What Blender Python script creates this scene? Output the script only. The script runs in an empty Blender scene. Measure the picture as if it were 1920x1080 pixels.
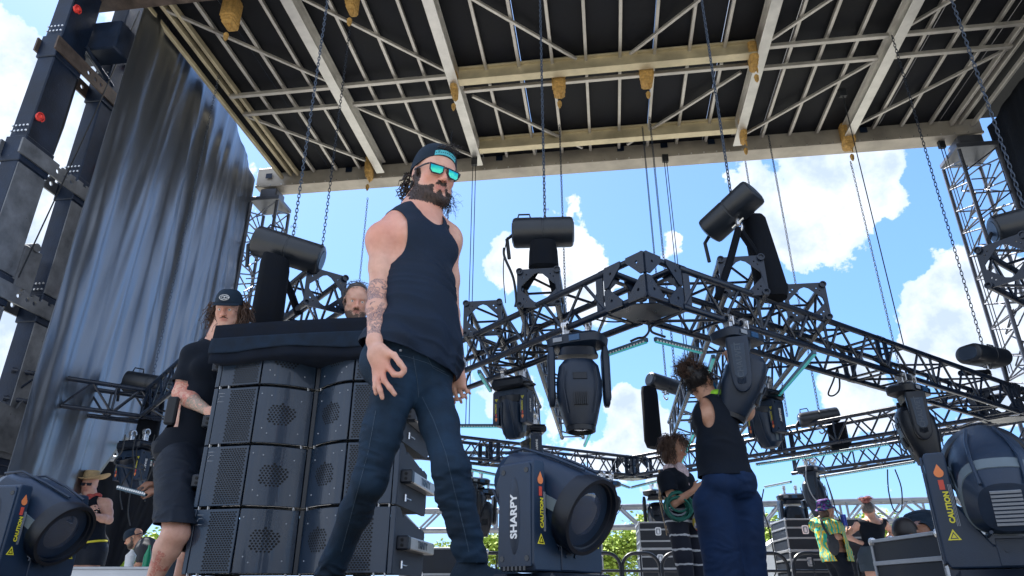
import bpy, math, random
import numpy as np
from mathutils import Vector, Matrix
SC = bpy.context.scene
COL = SC.collection
R = math.radians
# ------------------------------------------------------------------ camera, world, sun, exposure
F = 1300.0
PITCH = math.atan(F/2906)
ZC = 0.38
cam_d = bpy.data.cameras.new('camera'); cam = bpy.data.objects.new('camera', cam_d); COL.objects.link(cam)
cam.location = (0, 0, ZC); cam.rotation_euler = (math.pi/2+PITCH, 0, 0)
cam_d.sensor_width = 36; cam_d.lens = 36*F/1920; cam_d.clip_start = .05; cam_d.clip_end = 3000
SC.camera = cam
SUN_EL, SUN_AZ = 58, -35          # degrees; azimuth from +Y towards +X
sd = bpy.data.lights.new('sun', 'SUN'); sun = bpy.data.objects.new('sun', sd); COL.objects.link(sun)
sd.energy = 4.5; sd.angle = R(.6); sd.color = (1, .95, .87)
sv = Vector((math.sin(R(SUN_AZ))*math.cos(R(SUN_EL)), math.cos(R(SUN_AZ))*math.cos(R(SUN_EL)), math.sin(R(SUN_EL))))
sun.rotation_euler = sv.to_track_quat('Z', 'Y').to_euler(); sun.location = sv*40
SC.view_settings.view_transform = 'Standard'; SC.view_settings.look = 'None'
SC.view_settings.exposure = 1.8; SC.view_settings.gamma = 1; SC.view_settings.use_curve_mapping = False

def ray(px, py):
    a = (px-960)/F; b = (540-py)/F
    return Vector((a, math.cos(PITCH)-b*math.sin(PITCH), math.sin(PITCH)+b*math.cos(PITCH)))
def at(px, py, Y):
    d = ray(px, py); return Vector((0, 0, ZC)) + d*(Y/d.y)
def atz(px, py, z):
    d = ray(px, py); return Vector((0, 0, ZC)) + d*((z-ZC)/d.z)
SA = R(7.6)                        # the stage is turned a little against the view
def W(u, v, z): return Vector((u*math.cos(SA)+v*math.sin(SA), -u*math.sin(SA)+v*math.cos(SA), z))
UU = Vector((math.cos(SA), -math.sin(SA), 0)); VV = Vector((math.sin(SA), math.cos(SA), 0)); ZZ = Vector((0, 0, 1))

class NT:
    def __init__(s, nt): s.t = nt; s.n = nt.nodes; s.l = nt.links
    def add(s, k, **kw):
        n = s.n.new(k)
        for a, b in kw.items():
            if a.startswith('i_'):
                a = a[2:]; n.inputs[int(a) if a.isdigit() else a].default_value = b
            else: setattr(n, a, b)
        return n
    def ln(s, a, ao, b, bi): s.l.new(a.outputs[ao], b.inputs[bi])
    def math(s, op, a, b=None, c=None, clamp=False):
        n = s.n.new('ShaderNodeMath'); n.operation = op; n.use_clamp = clamp
        for i, x in enumerate((a, b, c)):
            if x is None: continue
            if isinstance(x, (int, float)): n.inputs[i].default_value = x
            else: s.l.new(x, n.inputs[i])
        return n.outputs[0]
    def ramp(s, fac, stops, interp='LINEAR'):
        n = s.n.new('ShaderNodeValToRGB'); n.color_ramp.interpolation = interp
        e = n.color_ramp.elements
        while len(e) < len(stops): e.new(.5)
        for q, (p, c) in zip(e, stops): q.position = p; q.color = c if len(c) == 4 else (*c, 1)
        s.l.new(fac, n.inputs[0]); return n.outputs[0]

wd = bpy.data.worlds.new('World'); SC.world = wd; wd.use_nodes = True
w = NT(wd.node_tree); w.n.clear()
sky = w.add('ShaderNodeTexSky'); sky.sky_type = 'NISHITA'; sky.sun_disc = False
sky.sun_elevation = R(SUN_EL); sky.sun_rotation = R(SUN_AZ); sky.air_density = 1.0; sky.dust_density = .5; sky.ozone_density = 3.5
tc = w.add('ShaderNodeTexCoord')
# clouds: warped noise on the view direction, gathered where the clouds stand, plus unseen fill clouds behind the camera
wn = w.add('ShaderNodeTexNoise', i_Scale=5.0, i_Detail=10.0, i_Roughness=.60); w.ln(tc, 'Generated', wn, 'Vector')
wn2 = w.add('ShaderNodeTexNoise', i_Scale=13.0, i_Detail=8.0, i_Roughness=.6); w.ln(tc, 'Generated', wn2, 'Vector')
dens = None
BL = [(1520, 365, .085, 1.0), (1640, 315, .05, .95), (1430, 315, .05, .85), (1500, 450, .035, .95), (1830, 600, .085, 1.15), (1760, 590, .05, .9), (1890, 680, .08, 1.0),
      (940, 500, .04, .8), (1060, 500, .05, .95), (1110, 560, .04, .8), (1000, 720, .06, .8), (920, 750, .04, .85), (1170, 750, .03, .9), (1210, 820, .055, 1.0), (1150, 850, .035, .85),
      (1580, 735, .045, 1.05), (1620, 765, .04, .85), (40, 240, .12, 1.05), (110, 320, .11, 1.0), (60, 440, .12, .9), (150, 270, .06, .7), (90, 560, .15, .8), (250, 900, .2, .6),
      (1700, 930, .10, .5), (-500, 500, .4, .8), (2600, 300, .3, .8)]
BD = [(Vector((0, -1, .5)), .75, 1.2), (Vector((-.9, -.6, .6)), .6, 1.1), (Vector((.9, -.7, .7)), .6, 1.1), (Vector((0, -.6, 1)), .5, 1.0), (Vector((-1, -.1, .25)), .35, 1.)]  # unseen cloud banks, added behind the camera to brighten the front
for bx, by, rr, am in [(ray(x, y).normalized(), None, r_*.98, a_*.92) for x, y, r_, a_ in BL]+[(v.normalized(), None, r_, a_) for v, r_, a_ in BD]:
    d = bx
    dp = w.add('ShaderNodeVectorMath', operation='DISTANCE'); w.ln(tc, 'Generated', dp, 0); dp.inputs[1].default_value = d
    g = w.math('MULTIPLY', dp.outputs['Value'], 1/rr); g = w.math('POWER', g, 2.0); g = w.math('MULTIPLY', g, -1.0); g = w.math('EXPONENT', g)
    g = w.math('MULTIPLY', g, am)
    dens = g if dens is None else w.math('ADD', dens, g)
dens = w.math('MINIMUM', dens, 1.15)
nn = w.math('SUBTRACT', wn.outputs[0], .5); nn = w.math('MULTIPLY', nn, 3.0)
n2 = w.math('SUBTRACT', wn2.outputs[0], .5); n2 = w.math('MULTIPLY', n2, 2.0)
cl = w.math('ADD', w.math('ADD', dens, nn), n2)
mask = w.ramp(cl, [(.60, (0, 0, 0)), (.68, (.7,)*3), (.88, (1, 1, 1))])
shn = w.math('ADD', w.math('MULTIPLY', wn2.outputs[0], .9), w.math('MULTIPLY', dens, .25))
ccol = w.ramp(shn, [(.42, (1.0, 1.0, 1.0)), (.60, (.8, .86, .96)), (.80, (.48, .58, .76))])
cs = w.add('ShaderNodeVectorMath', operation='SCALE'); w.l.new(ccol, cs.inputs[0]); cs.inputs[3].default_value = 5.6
# thin veil whitens the sky towards the horizon
sep = w.add('ShaderNodeSeparateXYZ'); w.ln(tc, 'Generated', sep, 0)
vl = w.ramp(sep.outputs[2], [(.0, (.7,)*3), (.25, (.5,)*3), (.6, (.3,)*3), (1, (.1,)*3)])
mv = w.add('ShaderNodeMix', data_type='RGBA'); w.l.new(vl, mv.inputs[0]); w.ln(sky, 0, mv, 6); mv.inputs[7].default_value = (.7, 2.35, 6.0, 1)
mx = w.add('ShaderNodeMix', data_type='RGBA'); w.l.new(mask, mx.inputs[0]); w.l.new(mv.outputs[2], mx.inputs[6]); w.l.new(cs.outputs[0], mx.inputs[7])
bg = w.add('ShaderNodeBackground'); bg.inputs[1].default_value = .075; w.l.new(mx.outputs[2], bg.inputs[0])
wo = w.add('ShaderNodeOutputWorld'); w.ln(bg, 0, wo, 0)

# ------------------------------------------------------------------ materials
MAT = {}
def mat(name, col, rough=.5, metal=0., var=.15, vscale=8., bump=0., bscale=60., spec=.5, coat=0., scratch=None, scr_amt=.62, emit=None, es=1., trans=0.):
    if name in MAT: return MAT[name]
    m = bpy.data.materials.new(name); m.use_nodes = True; n = NT(m.node_tree)
    b = n.n['Principled BSDF']; b.inputs['Metallic'].default_value = metal
    b.inputs['Specular IOR Level'].default_value = spec; b.inputs['Coat Weight'].default_value = coat
    t = n.add('ShaderNodeTexCoord')
    ns = n.add('ShaderNodeTexNoise', i_Scale=vscale, i_Detail=5.0, i_Roughness=.6); n.ln(t, 'Object', ns, 'Vector')
    lo = tuple(c*(1-var) for c in col); hi = tuple(min(1, c*(1+var)) for c in col)
    cc = n.ramp(ns.outputs[0], [(.3, lo), (.7, hi)])
    if scratch:
        n2 = n.add('ShaderNodeTexNoise', i_Scale=vscale*4, i_Detail=8.0, i_Roughness=.7); n.ln(t, 'Object', n2, 'Vector')
        f = n.ramp(n2.outputs[0], [(scr_amt, (0, 0, 0)), (scr_amt+.04, (1, 1, 1))])
        mm = n.add('ShaderNodeMix', data_type='RGBA'); n.l.new(f, mm.inputs[0]); n.l.new(cc, mm.inputs[6]); mm.inputs[7].default_value = (*scratch, 1); cc = mm.outputs[2]
    n.l.new(cc, b.inputs['Base Color'])
    rr = n.ramp(ns.outputs[0], [(.3, (max(.03, rough-.07),)*3), (.7, (min(1, rough+.07),)*3)]); n.l.new(rr, b.inputs['Roughness'])
    if bump:
        n3 = n.add('ShaderNodeTexNoise', i_Scale=bscale, i_Detail=4.0); n.ln(t, 'Object', n3, 'Vector')
        bp = n.add('ShaderNodeBump', i_Strength=bump, i_Distance=.01); n.ln(n3, 0, bp, 'Height'); n.ln(bp, 0, b, 'Normal')
    if emit: b.inputs['Emission Color'].default_value = (*emit, 1); b.inputs['Emission Strength'].default_value = es
    MAT[name] = m; return m
M = lambda k: MAT[k]
mat('truss_black', (.005, .013, .032), .3, 0, .3, 9, .1, 200, .6, scratch=(.25, .29, .34), scr_amt=.72)  # the blue tint in these blacks stands in for reflected sky
mat('black_plastic', (.008, .019, .042), .42, 0, .25, 5, .12, 400, .5)
mat('black_plastic_dark', (.003, .007, .016), .38, 0, .2, 5, .1, 300, .5)
mat('grey_plastic', (.018, .036, .068), .42, 0, .2, 5, .1, 300, .5)
mat('trim_grey', (.13, .17, .2), .5, 0, .1)
mat('fixture_sky_tint', (.011, .028, .062), .40, 0, .3, 4, .08, 350, .5, scratch=(.1, .13, .18), scr_amt=.74)  # black housing; its blue imitates the sky's reflection
mat('rubber_black', (.008, .011, .018), .6, 0, .2)
mat('aluminium', (.60, .58, .55), .38, .75, .15, 4, .1, 80)
mat('alu_purlin', (.55, .52, .48), .45, .55, .2, 3, .1, 60)
mat('alu_yellow', (.58, .50, .34), .42, .45, .25, 2.2, .1, 40)
mat('alu_header', (.42, .38, .33), .5, .4, .3, 1.6, .1, 30)
mat('silver_truss', (.24, .26, .3), .4, .6, .2, 4)
mat('tower_grey', (.13, .14, .17), .4, .6, .2, 4)
mat('clamp_silver', (.75, .76, .78), .28, .9, .1)
mat('steel_dark', (.007, .017, .042), .42, .25, .55, 3, .2, 60, scratch=(.12, .12, .13), scr_amt=.68)
mat('steel_worn', (.17, .18, .20), .5, .45, .4, 5, .2, 60, scratch=(.12, .12, .13), scr_amt=.64)
mat('steel_rust', (.10, .075, .065), .6, .3, .5, 6, .3, 60)
mat('chain_steel', (.09, .115, .16), .35, .8, .2, 30)
mat('chain_steel_dark', (.03, .04, .06), .4, .6, .2, 30)
mat('red_tag', (.75, .05, .04), .5)
mat('strap_tan', (.46, .27, .08), .8, 0, .35, 25, .3, 200)
mat('roof_panel', (.006, .007, .011), .6, 0, .5, 1.2, .15, 20, .2)
mat('cloth_black', (.003, .005, .010), .85, 0, .3, 12, .3, 300, .2)
mat('cloth_band', (.035, .05, .07), .8, 0, .3, 12, .3, 300, .2)
mat('wood', (.25, .18, .11), .7, 0, .3, 3)
mat('deck_grey', (.24, .24, .25), .7, 0, .3, 1.5, .2, 40)
mat('ground_grass', (.22, .22, .19), .95, 0, .45, .4, .3, 3)
mat('white_paint', (.72, .74, .76), .45, 0, .08, 2)
mat('case_black', (.012, .018, .03), .5, 0, .3, 4)
mat('case_alu', (.42, .44, .47), .4, .6, .15, 6)
mat('sticker_white', (.8, .8, .8), .5)
mat('text_white', (.82, .84, .86), .5, 0, .02)
mat('text_yellow', (.8, .72, .05), .5, 0, .02)
mat('text_red', (.65, .08, .05), .5, 0, .02)
mat('text_orange', (.85, .25, .08), .5, 0, .02)
mat('text_dim', (.05, .07, .1), .35, 0, .02)
mat('text_mid', (.28, .31, .36), .5, 0, .02)
mat('led_teal', (.05, .5, .5), .4, emit=(.05, .75, .8), es=.06)
mat('led_housing', (.06, .12, .17), .4)
mat('cable_black', (.008, .010, .014), .5)
mat('lens_black', (.003, .004, .006), .08, 0, 0, spec=.8)
def glass():
    m = bpy.data.materials.new('lens_glass'); m.use_nodes = True; b = m.node_tree.nodes['Principled BSDF']
    b.inputs['Base Color'].default_value = (.25, .3, .36, 1); b.inputs['Roughness'].default_value = .04; b.inputs['Transmission Weight'].default_value = .75
    b.inputs['Coat Weight'].default_value = 1; b.inputs['Coat Tint'].default_value = (.7, .8, 1, 1); b.inputs['IOR'].default_value = 1.5; MAT['lens_glass'] = m; b.inputs['Base Color'].default_value = (.85, .9, .95, 1); b.inputs['Transmission Weight'].default_value = .92
glass()
mat('lens_inner', (.55, .6, .7), .12, .95, .6, 18)
mat('foliage_light', (.26, .36, .05), .75, 0, .4, 2)
mat('foliage_dark', (.05, .09, .02), .75, 0, .4, 2)
mat('bark', (.12, .09, .07), .9)

# ------------------------------------------------------------------ mesh builder
def basis(d):
    d = d.normalized(); a = Vector((0, 0, 1)) if abs(d.z) < .95 else Vector((1, 0, 0))
    x = a.cross(d).normalized(); return x, d.cross(x)
ORG = {}
class MB:
    def __init__(s): s.v = []; s.f = []
    def add(s, vs, fs):
        o = len(s.v); s.v += [Vector(p) for p in vs]; s.f += [tuple(i+o for i in q) for q in fs]; return s
    def box(s, c, h, ax=None, bev=0.):
        c = Vector(c); X, Y, Z = ax if ax else (Vector((1, 0, 0)), Vector((0, 1, 0)), Vector((0, 0, 1)))
        hx, hy, hz = h
        if bev <= 0:
            vs = [c+X*(i*hx)+Y*(j*hy)+Z*(k*hz) for i in (-1, 1) for j in (-1, 1) for k in (-1, 1)]
            return s.add(vs, [(0, 1, 3, 2), (4, 6, 7, 5), (0, 4, 5, 1), (2, 3, 7, 6), (0, 2, 6, 4), (1, 5, 7, 3)])
        b = min(bev, hx*.9, hy*.9, hz*.9); idx = {}; vs = []
        for i in (-1, 1):
            for j in (-1, 1):
                for k in (-1, 1):
                    for t in range(3):
                        q = [hx*i, hy*j, hz*k]
                        for a in range(3):
                            if a != t: q[a] -= b*(i, j, k)[a]
                        idx[(i, j, k, t)] = len(vs); vs.append(c+X*q[0]+Y*q[1]+Z*q[2])
        g = lambda i, j, k, t: idx[(i, j, k, t)]
        fs = []
        for sgn in (-1, 1):
            fs.append([g(sgn, -1, -1, 0), g(sgn, 1, -1, 0), g(sgn, 1, 1, 0), g(sgn, -1, 1, 0)][::sgn])
            fs.append([g(-1, sgn, -1, 1), g(-1, sgn, 1, 1), g(1, sgn, 1, 1), g(1, sgn, -1, 1)][::sgn])
            fs.append([g(-1, -1, sgn, 2), g(1, -1, sgn, 2), g(1, 1, sgn, 2), g(-1, 1, sgn, 2)][::sgn])
            for s2 in (-1, 1):
                fs.append((g(sgn, s2, -1, 0), g(sgn, s2, 1, 0), g(sgn, s2, 1, 1), g(sgn, s2, -1, 1)))
                fs.append((g(-1, sgn, s2, 1), g(1, sgn, s2, 1), g(1, sgn, s2, 2), g(-1, sgn, s2, 2)))
                fs.append((g(sgn, -1, s2, 0), g(sgn, 1, s2, 0), g(sgn, 1, s2, 2), g(sgn, -1, s2, 2)))
                for s3 in (-1, 1): fs.append((g(sgn, s2, s3, 0), g(sgn, s2, s3, 1), g(sgn, s2, s3, 2)))
        return s.add(vs, fs)
    def tube(s, a, b, r, n=10, r2=None, cap=True):
        a = Vector(a); b = Vector(b); r2 = r if r2 is None else r2
        x, y = basis(b-a); vs = []
        for p, q in ((a, r), (b, r2)):
            for i in range(n):
                t = 2*math.pi*i/n; vs.append(p+x*(q*math.cos(t))+y*(q*math.sin(t)))
        fs = [(i, (i+1) % n, n+(i+1) % n, n+i) for i in range(n)]
        if cap: fs += [tuple(range(n))[::-1], tuple(range(n, 2*n))]
        return s.add(vs, fs)
    def pipe(s, a, b, r, ri, n=14):      # open-ended tube with a wall
        a = Vector(a); b = Vector(b); x, y = basis(b-a); vs = []
        for p, q in ((a, r), (b, r), (b, ri), (a, ri)):
            for i in range(n):
                t = 2*math.pi*i/n; vs.append(p+x*(q*math.cos(t))+y*(q*math.sin(t)))
        fs = []
        for k in range(4):
            k2 = (k+1) % 4; fs += [(k*n+i, k*n+(i+1) % n, k2*n+(i+1) % n, k2*n+i) for i in range(n)]
        return s.add(vs, fs)
    def path(s, pts, r, n=6, r2=None, closed=False):
        pts = [Vector(p) for p in pts]; m = len(pts); vs = []; px_ = None
        for i, p in enumerate(pts):
            if closed: d = pts[(i+1) % m]-pts[i-1]
            else: d = pts[min(i+1, m-1)]-pts[max(i-1, 0)]
            d.normalize()
            if px_ is None: x, y = basis(d)
            else:
                x = px_-d*px_.dot(d)
                x = x.normalized() if x.length > 1e-6 else basis(d)[0]
                y = d.cross(x)
            px_ = x; q = r if r2 is None else r+(r2-r)*i/(m-1)
            for j in range(n):
                t = 2*math.pi*j/n; vs.append(p+x*(q*math.cos(t))+y*(q*math.sin(t)))
        fs = []
        for i in range(m if closed else m-1):
            i2 = (i+1) % m; fs += [(i*n+j, i*n+(j+1) % n, i2*n+(j+1) % n, i2*n+j) for j in range(n)]
        if not closed: fs += [tuple(range(n))[::-1], tuple((m-1)*n+j for j in range(n))]
        return s.add(vs, fs)
    def lathe(s, o, d, prof, n=24, sq=None):    # prof: (distance along d, radius); sq=(x axis, factor) squashes
        o = Vector(o); d = Vector(d).normalized(); x, y = basis(d)
        if sq: x = (Vector(sq[0])-d*d.dot(Vector(sq[0]))).normalized(); y = d.cross(x)
        k = sq[1] if sq else 1.; vs = []
        for t, r in prof:
            for i in range(n):
                a = 2*math.pi*i/n; vs.append(o+d*t+x*(r*k*math.cos(a))+y*(r*math.sin(a)))
        fs = []
        for j in range(len(prof)-1): fs += [(j*n+i, j*n+(i+1) % n, (j+1)*n+(i+1) % n, (j+1)*n+i) for i in range(n)]
        if prof[0][1] > 1e-5: fs.append(tuple(range(n))[::-1])
        if prof[-1][1] > 1e-5: fs.append(tuple((len(prof)-1)*n+i for i in range(n)))
        return s.add(vs, fs)
    def loft(s, rings, cap=True):
        n = len(rings[0]); vs = [p for r in rings for p in r]; fs = []
        for j in range(len(rings)-1): fs += [(j*n+i, j*n+(i+1) % n, (j+1)*n+(i+1) % n, (j+1)*n+i) for i in range(n)]
        if cap: fs += [tuple(range(n))[::-1], tuple((len(rings)-1)*n+i for i in range(n))]
        return s.add(vs, fs)
    def prism(s, poly, o, X, Y, Z, t, holes=None):   # 2-D outline in X,Y thickened along Z (centred)
        o = Vector(o)
        if not holes:
            a = [o+X*p[0]+Y*p[1]-Z*(t/2) for p in poly]; b = [q+Z*t for q in a]; n = len(poly)
            return s.add(a+b, [tuple(range(n))[::-1], tuple(range(n, 2*n))]+[(i, (i+1) % n, n+(i+1) % n, n+i) for i in range(n)])
        from mathutils.geometry import tessellate_polygon
        loops = [poly]+holes; flat = [p for l in loops for p in l]
        tr = tessellate_polygon([[Vector((p[0], p[1], 0)) for p in l] for l in loops]); N = len(flat)
        a = [o+X*p[0]+Y*p[1]-Z*(t/2) for p in flat]; b = [q+Z*t for q in a]
        fs = [tuple(q) for q in tr]+[tuple(i+N for i in q)[::-1] for q in tr]; k = 0
        for l in loops:
            m = len(l); fs += [(k+i, k+(i+1) % m, N+k+(i+1) % m, N+k+i) for i in range(m)]; k += m
        return s.add(a+b, fs)
    def build(s, name, m, parent=None, smooth=True, local=False, angle=32, org=None):
        me = bpy.data.meshes.new(name)
        o = Vector((0, 0, 0))
        if parent is not None and not local: o = ORG.get(parent, Vector((0, 0, 0)))
        if org is not None: o = Vector(org)
        me.from_pydata([tuple(p-o) for p in s.v], [], s.f)
        return finish(me, name, m, parent, smooth, angle, org)
def finish(me, name, m, parent=None, smooth=True, angle=32, org=None, fixn=True):
    import bmesh
    if fixn:
        bm = bmesh.new(); bm.from_mesh(me); bmesh.ops.recalc_face_normals(bm, faces=bm.faces); bm.to_mesh(me); bm.free()
    ms = m if isinstance(m, (list, tuple)) else [m]
    for q in ms: me.materials.append(MAT[q] if isinstance(q, str) else q)
    if smooth:
        me.shade_smooth()
        if angle: me.set_sharp_from_angle(angle=R(angle))
    ob = bpy.data.objects.new(name, me); COL.objects.link(ob)
    if parent is not None: ob.parent = parent; ORG[ob] = ORG.get(parent, Vector((0, 0, 0)))
    if org is not None and parent is None: ob.location = org; ORG[ob] = Vector(org)
    return ob
def tag(o, label=None, cat=None, group=None, kind=None):
    if label: o['label'] = label
    if cat: o['category'] = cat
    if group: o['group'] = group
    if kind: o['kind'] = kind
    return o
def thing(name, label, cat, loc, group=None, rot=None):
    o = bpy.data.objects.new(name, None); o.empty_display_size = .1; COL.objects.link(o); o.location = loc
    if rot is not None: o.rotation_euler = rot
    ORG[o] = Vector(loc); return tag(o, label, cat, group)
def copy_tree(o, parent=None):
    c = o.copy(); COL.objects.link(c); c.parent = parent
    for ch in [x for x in o.children]: copy_tree(ch, c)
    return c
FONTC = {}
def text_mesh(txt, size, mtx, name, m, parent, depth=.0012, bold=0., sx=1.):
    cu = bpy.data.curves.new('lettering', 'FONT'); cu.body = txt; cu.size = size; cu.extrude = depth; cu.offset = bold; cu.align_x = 'CENTER'; cu.align_y = 'CENTER'; cu.resolution_u = 3
    ob = bpy.data.objects.new('lettering', cu); COL.objects.link(ob)
    dg = bpy.context.evaluated_depsgraph_get(); me = bpy.data.meshes.new_from_object(ob.evaluated_get(dg))
    bpy.data.objects.remove(ob)
    me.transform(mtx @ Matrix.Diagonal((sx, 1, 1, 1))); me.materials.clear()
    return finish(me, name, m, parent, False, fixn=False)
def frame_mtx(o, X, Y):
    X = X.normalized(); Z = X.cross(Y).normalized(); Y = Z.cross(X); m = Matrix((X, Y, Z)).transposed().to_4x4(); m.translation = o; return m
# ------------------------------------------------------------------ setting: ground, stage deck, riser
random.seed(4)
g = MB().add([(-900, -300, -1.45), (900, -300, -1.45), (900, 1500, -1.45), (-900, 1500, -1.45)], [(0, 1, 2, 3)]).build('ground', 'ground_grass', smooth=False); tag(g, kind='structure')
def stage_box(name, u0, u1, v0, v1, z0, z1, m):
    return MB().box(W((u0+u1)/2, (v0+v1)/2, (z0+z1)/2), ((u1-u0)/2, (v1-v0)/2, (z1-z0)/2), (UU, VV, ZZ), .01).build(name, m, smooth=False)
tag(stage_box('stage_deck', -7.6, 8.2, -.6, 14.5, -1.45, 0, 'deck_grey'), kind='structure')

# ------------------------------------------------------------------ roof
ZB = 7.38
roof = thing('stage_roof', 'dark stage roof on aluminium beams and purlins overhead', 'roof', W(.2, 6, ZB))
def ubox(mb, u0, u1, v0, v1, z0, z1, bev=.006): return mb.box(W((u0+u1)/2, (v0+v1)/2, (z0+z1)/2), (abs(u1-u0)/2, abs(v1-v0)/2, (z1-z0)/2), (UU, VV, ZZ), bev)
V0 = 4.4
m = MB()
for i in range(13):       # panels with small gaps
    u0 = -5.75+i*.965
    ubox(m, u0, u0+.955, V0, 10.3, ZB+.27, ZB+.30, 0)
m.build('roof_panel', 'roof_panel', roof, smooth=False)
def bar(mb, a, b, w, h, z):
    a = W(*a, z); b = W(*b, z); d = (b-a).normalized(); s = ZZ.cross(d)
    mb.box((a+b)/2, ((b-a).length/2, w/2, h/2), (d, s, ZZ), .004)
def ibeam(mb, a, b, z0, z1, w=.15, t=.025):
    a = W(*a, 0); b = W(*b, 0); d = (b-a).normalized(); s = ZZ.cross(d); L = (b-a).length/2; c = (a+b)/2
    mb.box(c+ZZ*(z0+t/2), (L, w/2, t/2), (d, s, ZZ), .003); mb.box(c+ZZ*(z1-t/2), (L, w/2, t/2), (d, s, ZZ), .003)
    mb.box(c+ZZ*((z0+z1)/2), (L-.002, .012, (z1-z0)/2-t), (d, s, ZZ))
BM = [-3.75, -1.95, 2.5, 4.3]
for u in BM:
    m = MB(); ibeam(m, (u, V0), (u, 10.17), ZB, ZB+.25, .15); m.build('main_beam', 'aluminium', roof, smooth=False)
for v, z in ((8.0, ZB+.0), (9.75, ZB+.0)):
    m = MB(); ibeam(m, (-1.87, v), (2.42, v), z, z+.25, .14); m.build('cross_beam', 'alu_yellow', roof, smooth=False)
m = MB(); ubox(m, -6.2, 6.45, 10.3, 10.62, ZB-.02, ZB+.4, .01); ubox(m, -6.19, 6.44, 10.27, 10.3, ZB-.035, ZB+.01, .003)
m.build('header_beam', 'alu_header', roof, smooth=False)
m = MB()
for i in range(60): m.box(W(-6.1+i*.212, 10.262, ZB-.01), (.008, .008, .008), (UU, VV, ZZ))
m.build('rivet_row', 'clamp_silver', roof, smooth=False)
m = MB()
for u in (-5.95, -4.4, -3.9, -1.6, .55, 1.3, 2.1, 4.6): m.box(W(u, 10.268, ZB+.2), (.06, .004, .05), (UU, VV, ZZ))
m.build('bracket_plate', 'steel_dark', roof, smooth=False)
edges = [-5.5]+BM+[6.1]
cnt = [3, 3, 8, 3, 3]
for k in range(5):
    a, b = edges[k], edges[k+1]
    for i in range(cnt[k]):
        u = a+(b-a)*(i+1)/(cnt[k]+1); m = MB(); bar(m, (u, V0), (u, 10.25), .045, .06, ZB+.215); m.build('purlin', 'alu_purlin', roof, smooth=False)
for a, b in ((-5.5, -5.5), (6.1, 6.1)):
    m = MB()
    for o in (0, .13): bar(m, (a+o*(1 if a < 0 else -1), V0), (b+o*(1 if a < 0 else -1), 10.25), .05, .09, ZB+.18)
    bar(m, (a*1.03, V0), (a*1.03, 10.25), .05, .07, ZB+.12)
    m.build('edge_rail', 'alu_yellow' if a < 0 else 'alu_purlin', roof, smooth=False)
for k in range(5):
    a, b = edges[k]+(.09 if k else .0), edges[k+1]-.09
    if k == 2: rails = [(8.32, ZB+.12)]
    else: rails = [(7.98, ZB+.13), (8.42, ZB+.13)]
    for v, z in rails: m = MB(); bar(m, (a, v), (b, v), .06, .06, z); m.build('cross_rail', 'alu_purlin', roof, smooth=False)
    def dg(p, q): m = MB(); bar(m, p, q, .04, .045, ZB+.16); m.build('diagonal_brace', 'alu_purlin', roof, smooth=False)
    for v0, v1 in ((6.25, 7.9), (8.5, 10.1), (4.5, 6.0)):
        if k == 2: dg((a+.1, v0), (a+1.75, v1)); dg((b-.1, v0), (b-1.75, v1))
        elif k < 2: dg((a, v0), (b, v1))
        else: dg((b, v0), (a, v1))
# rusty dark spreader beam across the near part
m = MB(); ubox(m, -6.4, 6.5, 5.75, 5.95, ZB-.12, ZB-.02, .01); ubox(m, -6.4, 6.5, 5.75, 5.95, ZB+.1, ZB+.2, .01)
for i in range(26):
    u = -6.3+i*.5; a = W(u, 5.85, ZB-.07); b = W(u+.25, 5.85, ZB+.15); c = W(u+.5, 5.85, ZB-.07); m.tube(a, b, .02, 6); m.tube(b, c, .02, 6)
sb = m.build('spreader_beam', 'steel_rust', smooth=False, org=W(0, 5.85, ZB)); tag(sb, 'rusty dark spreader beam crossing the top left under the roof', 'beam')

# ------------------------------------------------------------------ side curtains
def curtain(name, a, b, ztop0, ztop1, zbot, label, seed, folds, gather=0., mname='vinyl_black', amp=.034):
    rnd = random.Random(seed); NU, NZ = 240, 70; a = Vector(a); b = Vector(b); d = b-a; L = d.length; dn = d.normalized(); nrm = ZZ.cross(dn)
    ph = [(rnd.uniform(.6, 1.4)*folds, rnd.uniform(0, 6.28), rnd.uniform(.3, 1), rnd.uniform(-.4, .4)) for _ in range(7)]
    vs = []; fs = []
    for j in range(NZ+1):
        h = j/NZ
        for i in range(NU+1):
            s = i/NU; zt = ztop0+(ztop1-ztop0)*(s if ztop0 < 8 else max(0, (s-.45)/.55)**1.5)-.05*math.sin(s*math.pi*9)**2*.5; zq = zbot(s) if callable(zbot) else zbot; z = zq+(zt-zq)*h
            sx = s
            o = 0
            for fq, p, w_, sl in ph: o += w_*math.sin(6.283*fq*(sx+sl*.05*(1-h))+p+.8*math.sin(3*h+p))
            o = math.copysign(abs(o)**.75, o)
            fade = .35+.65*min(1, (1-h)*1.5+.2)
            wr = .006*math.sin(31*h+9*math.sin(14*s)+p)*math.sin(40*s+5*h)
            q = a+d*sx+nrm*(o*amp*fade*.55+wr); vs.append((q.x, q.y, z))
    for j in range(NZ):
        for i in range(NU): k = j*(NU+1)+i; fs.append((k, k+1, k+NU+2, k+NU+1))
    m = MB(); m.add(vs, fs); o = m.build(name, mname, org=(a+b)/2+ZZ*(zbot(.5) if callable(zbot) else zbot), angle=None)
    md = o.modifiers.new('thickness', 'SOLIDIFY'); md.thickness = .004
    return tag(o, label, 'curtain')
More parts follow.
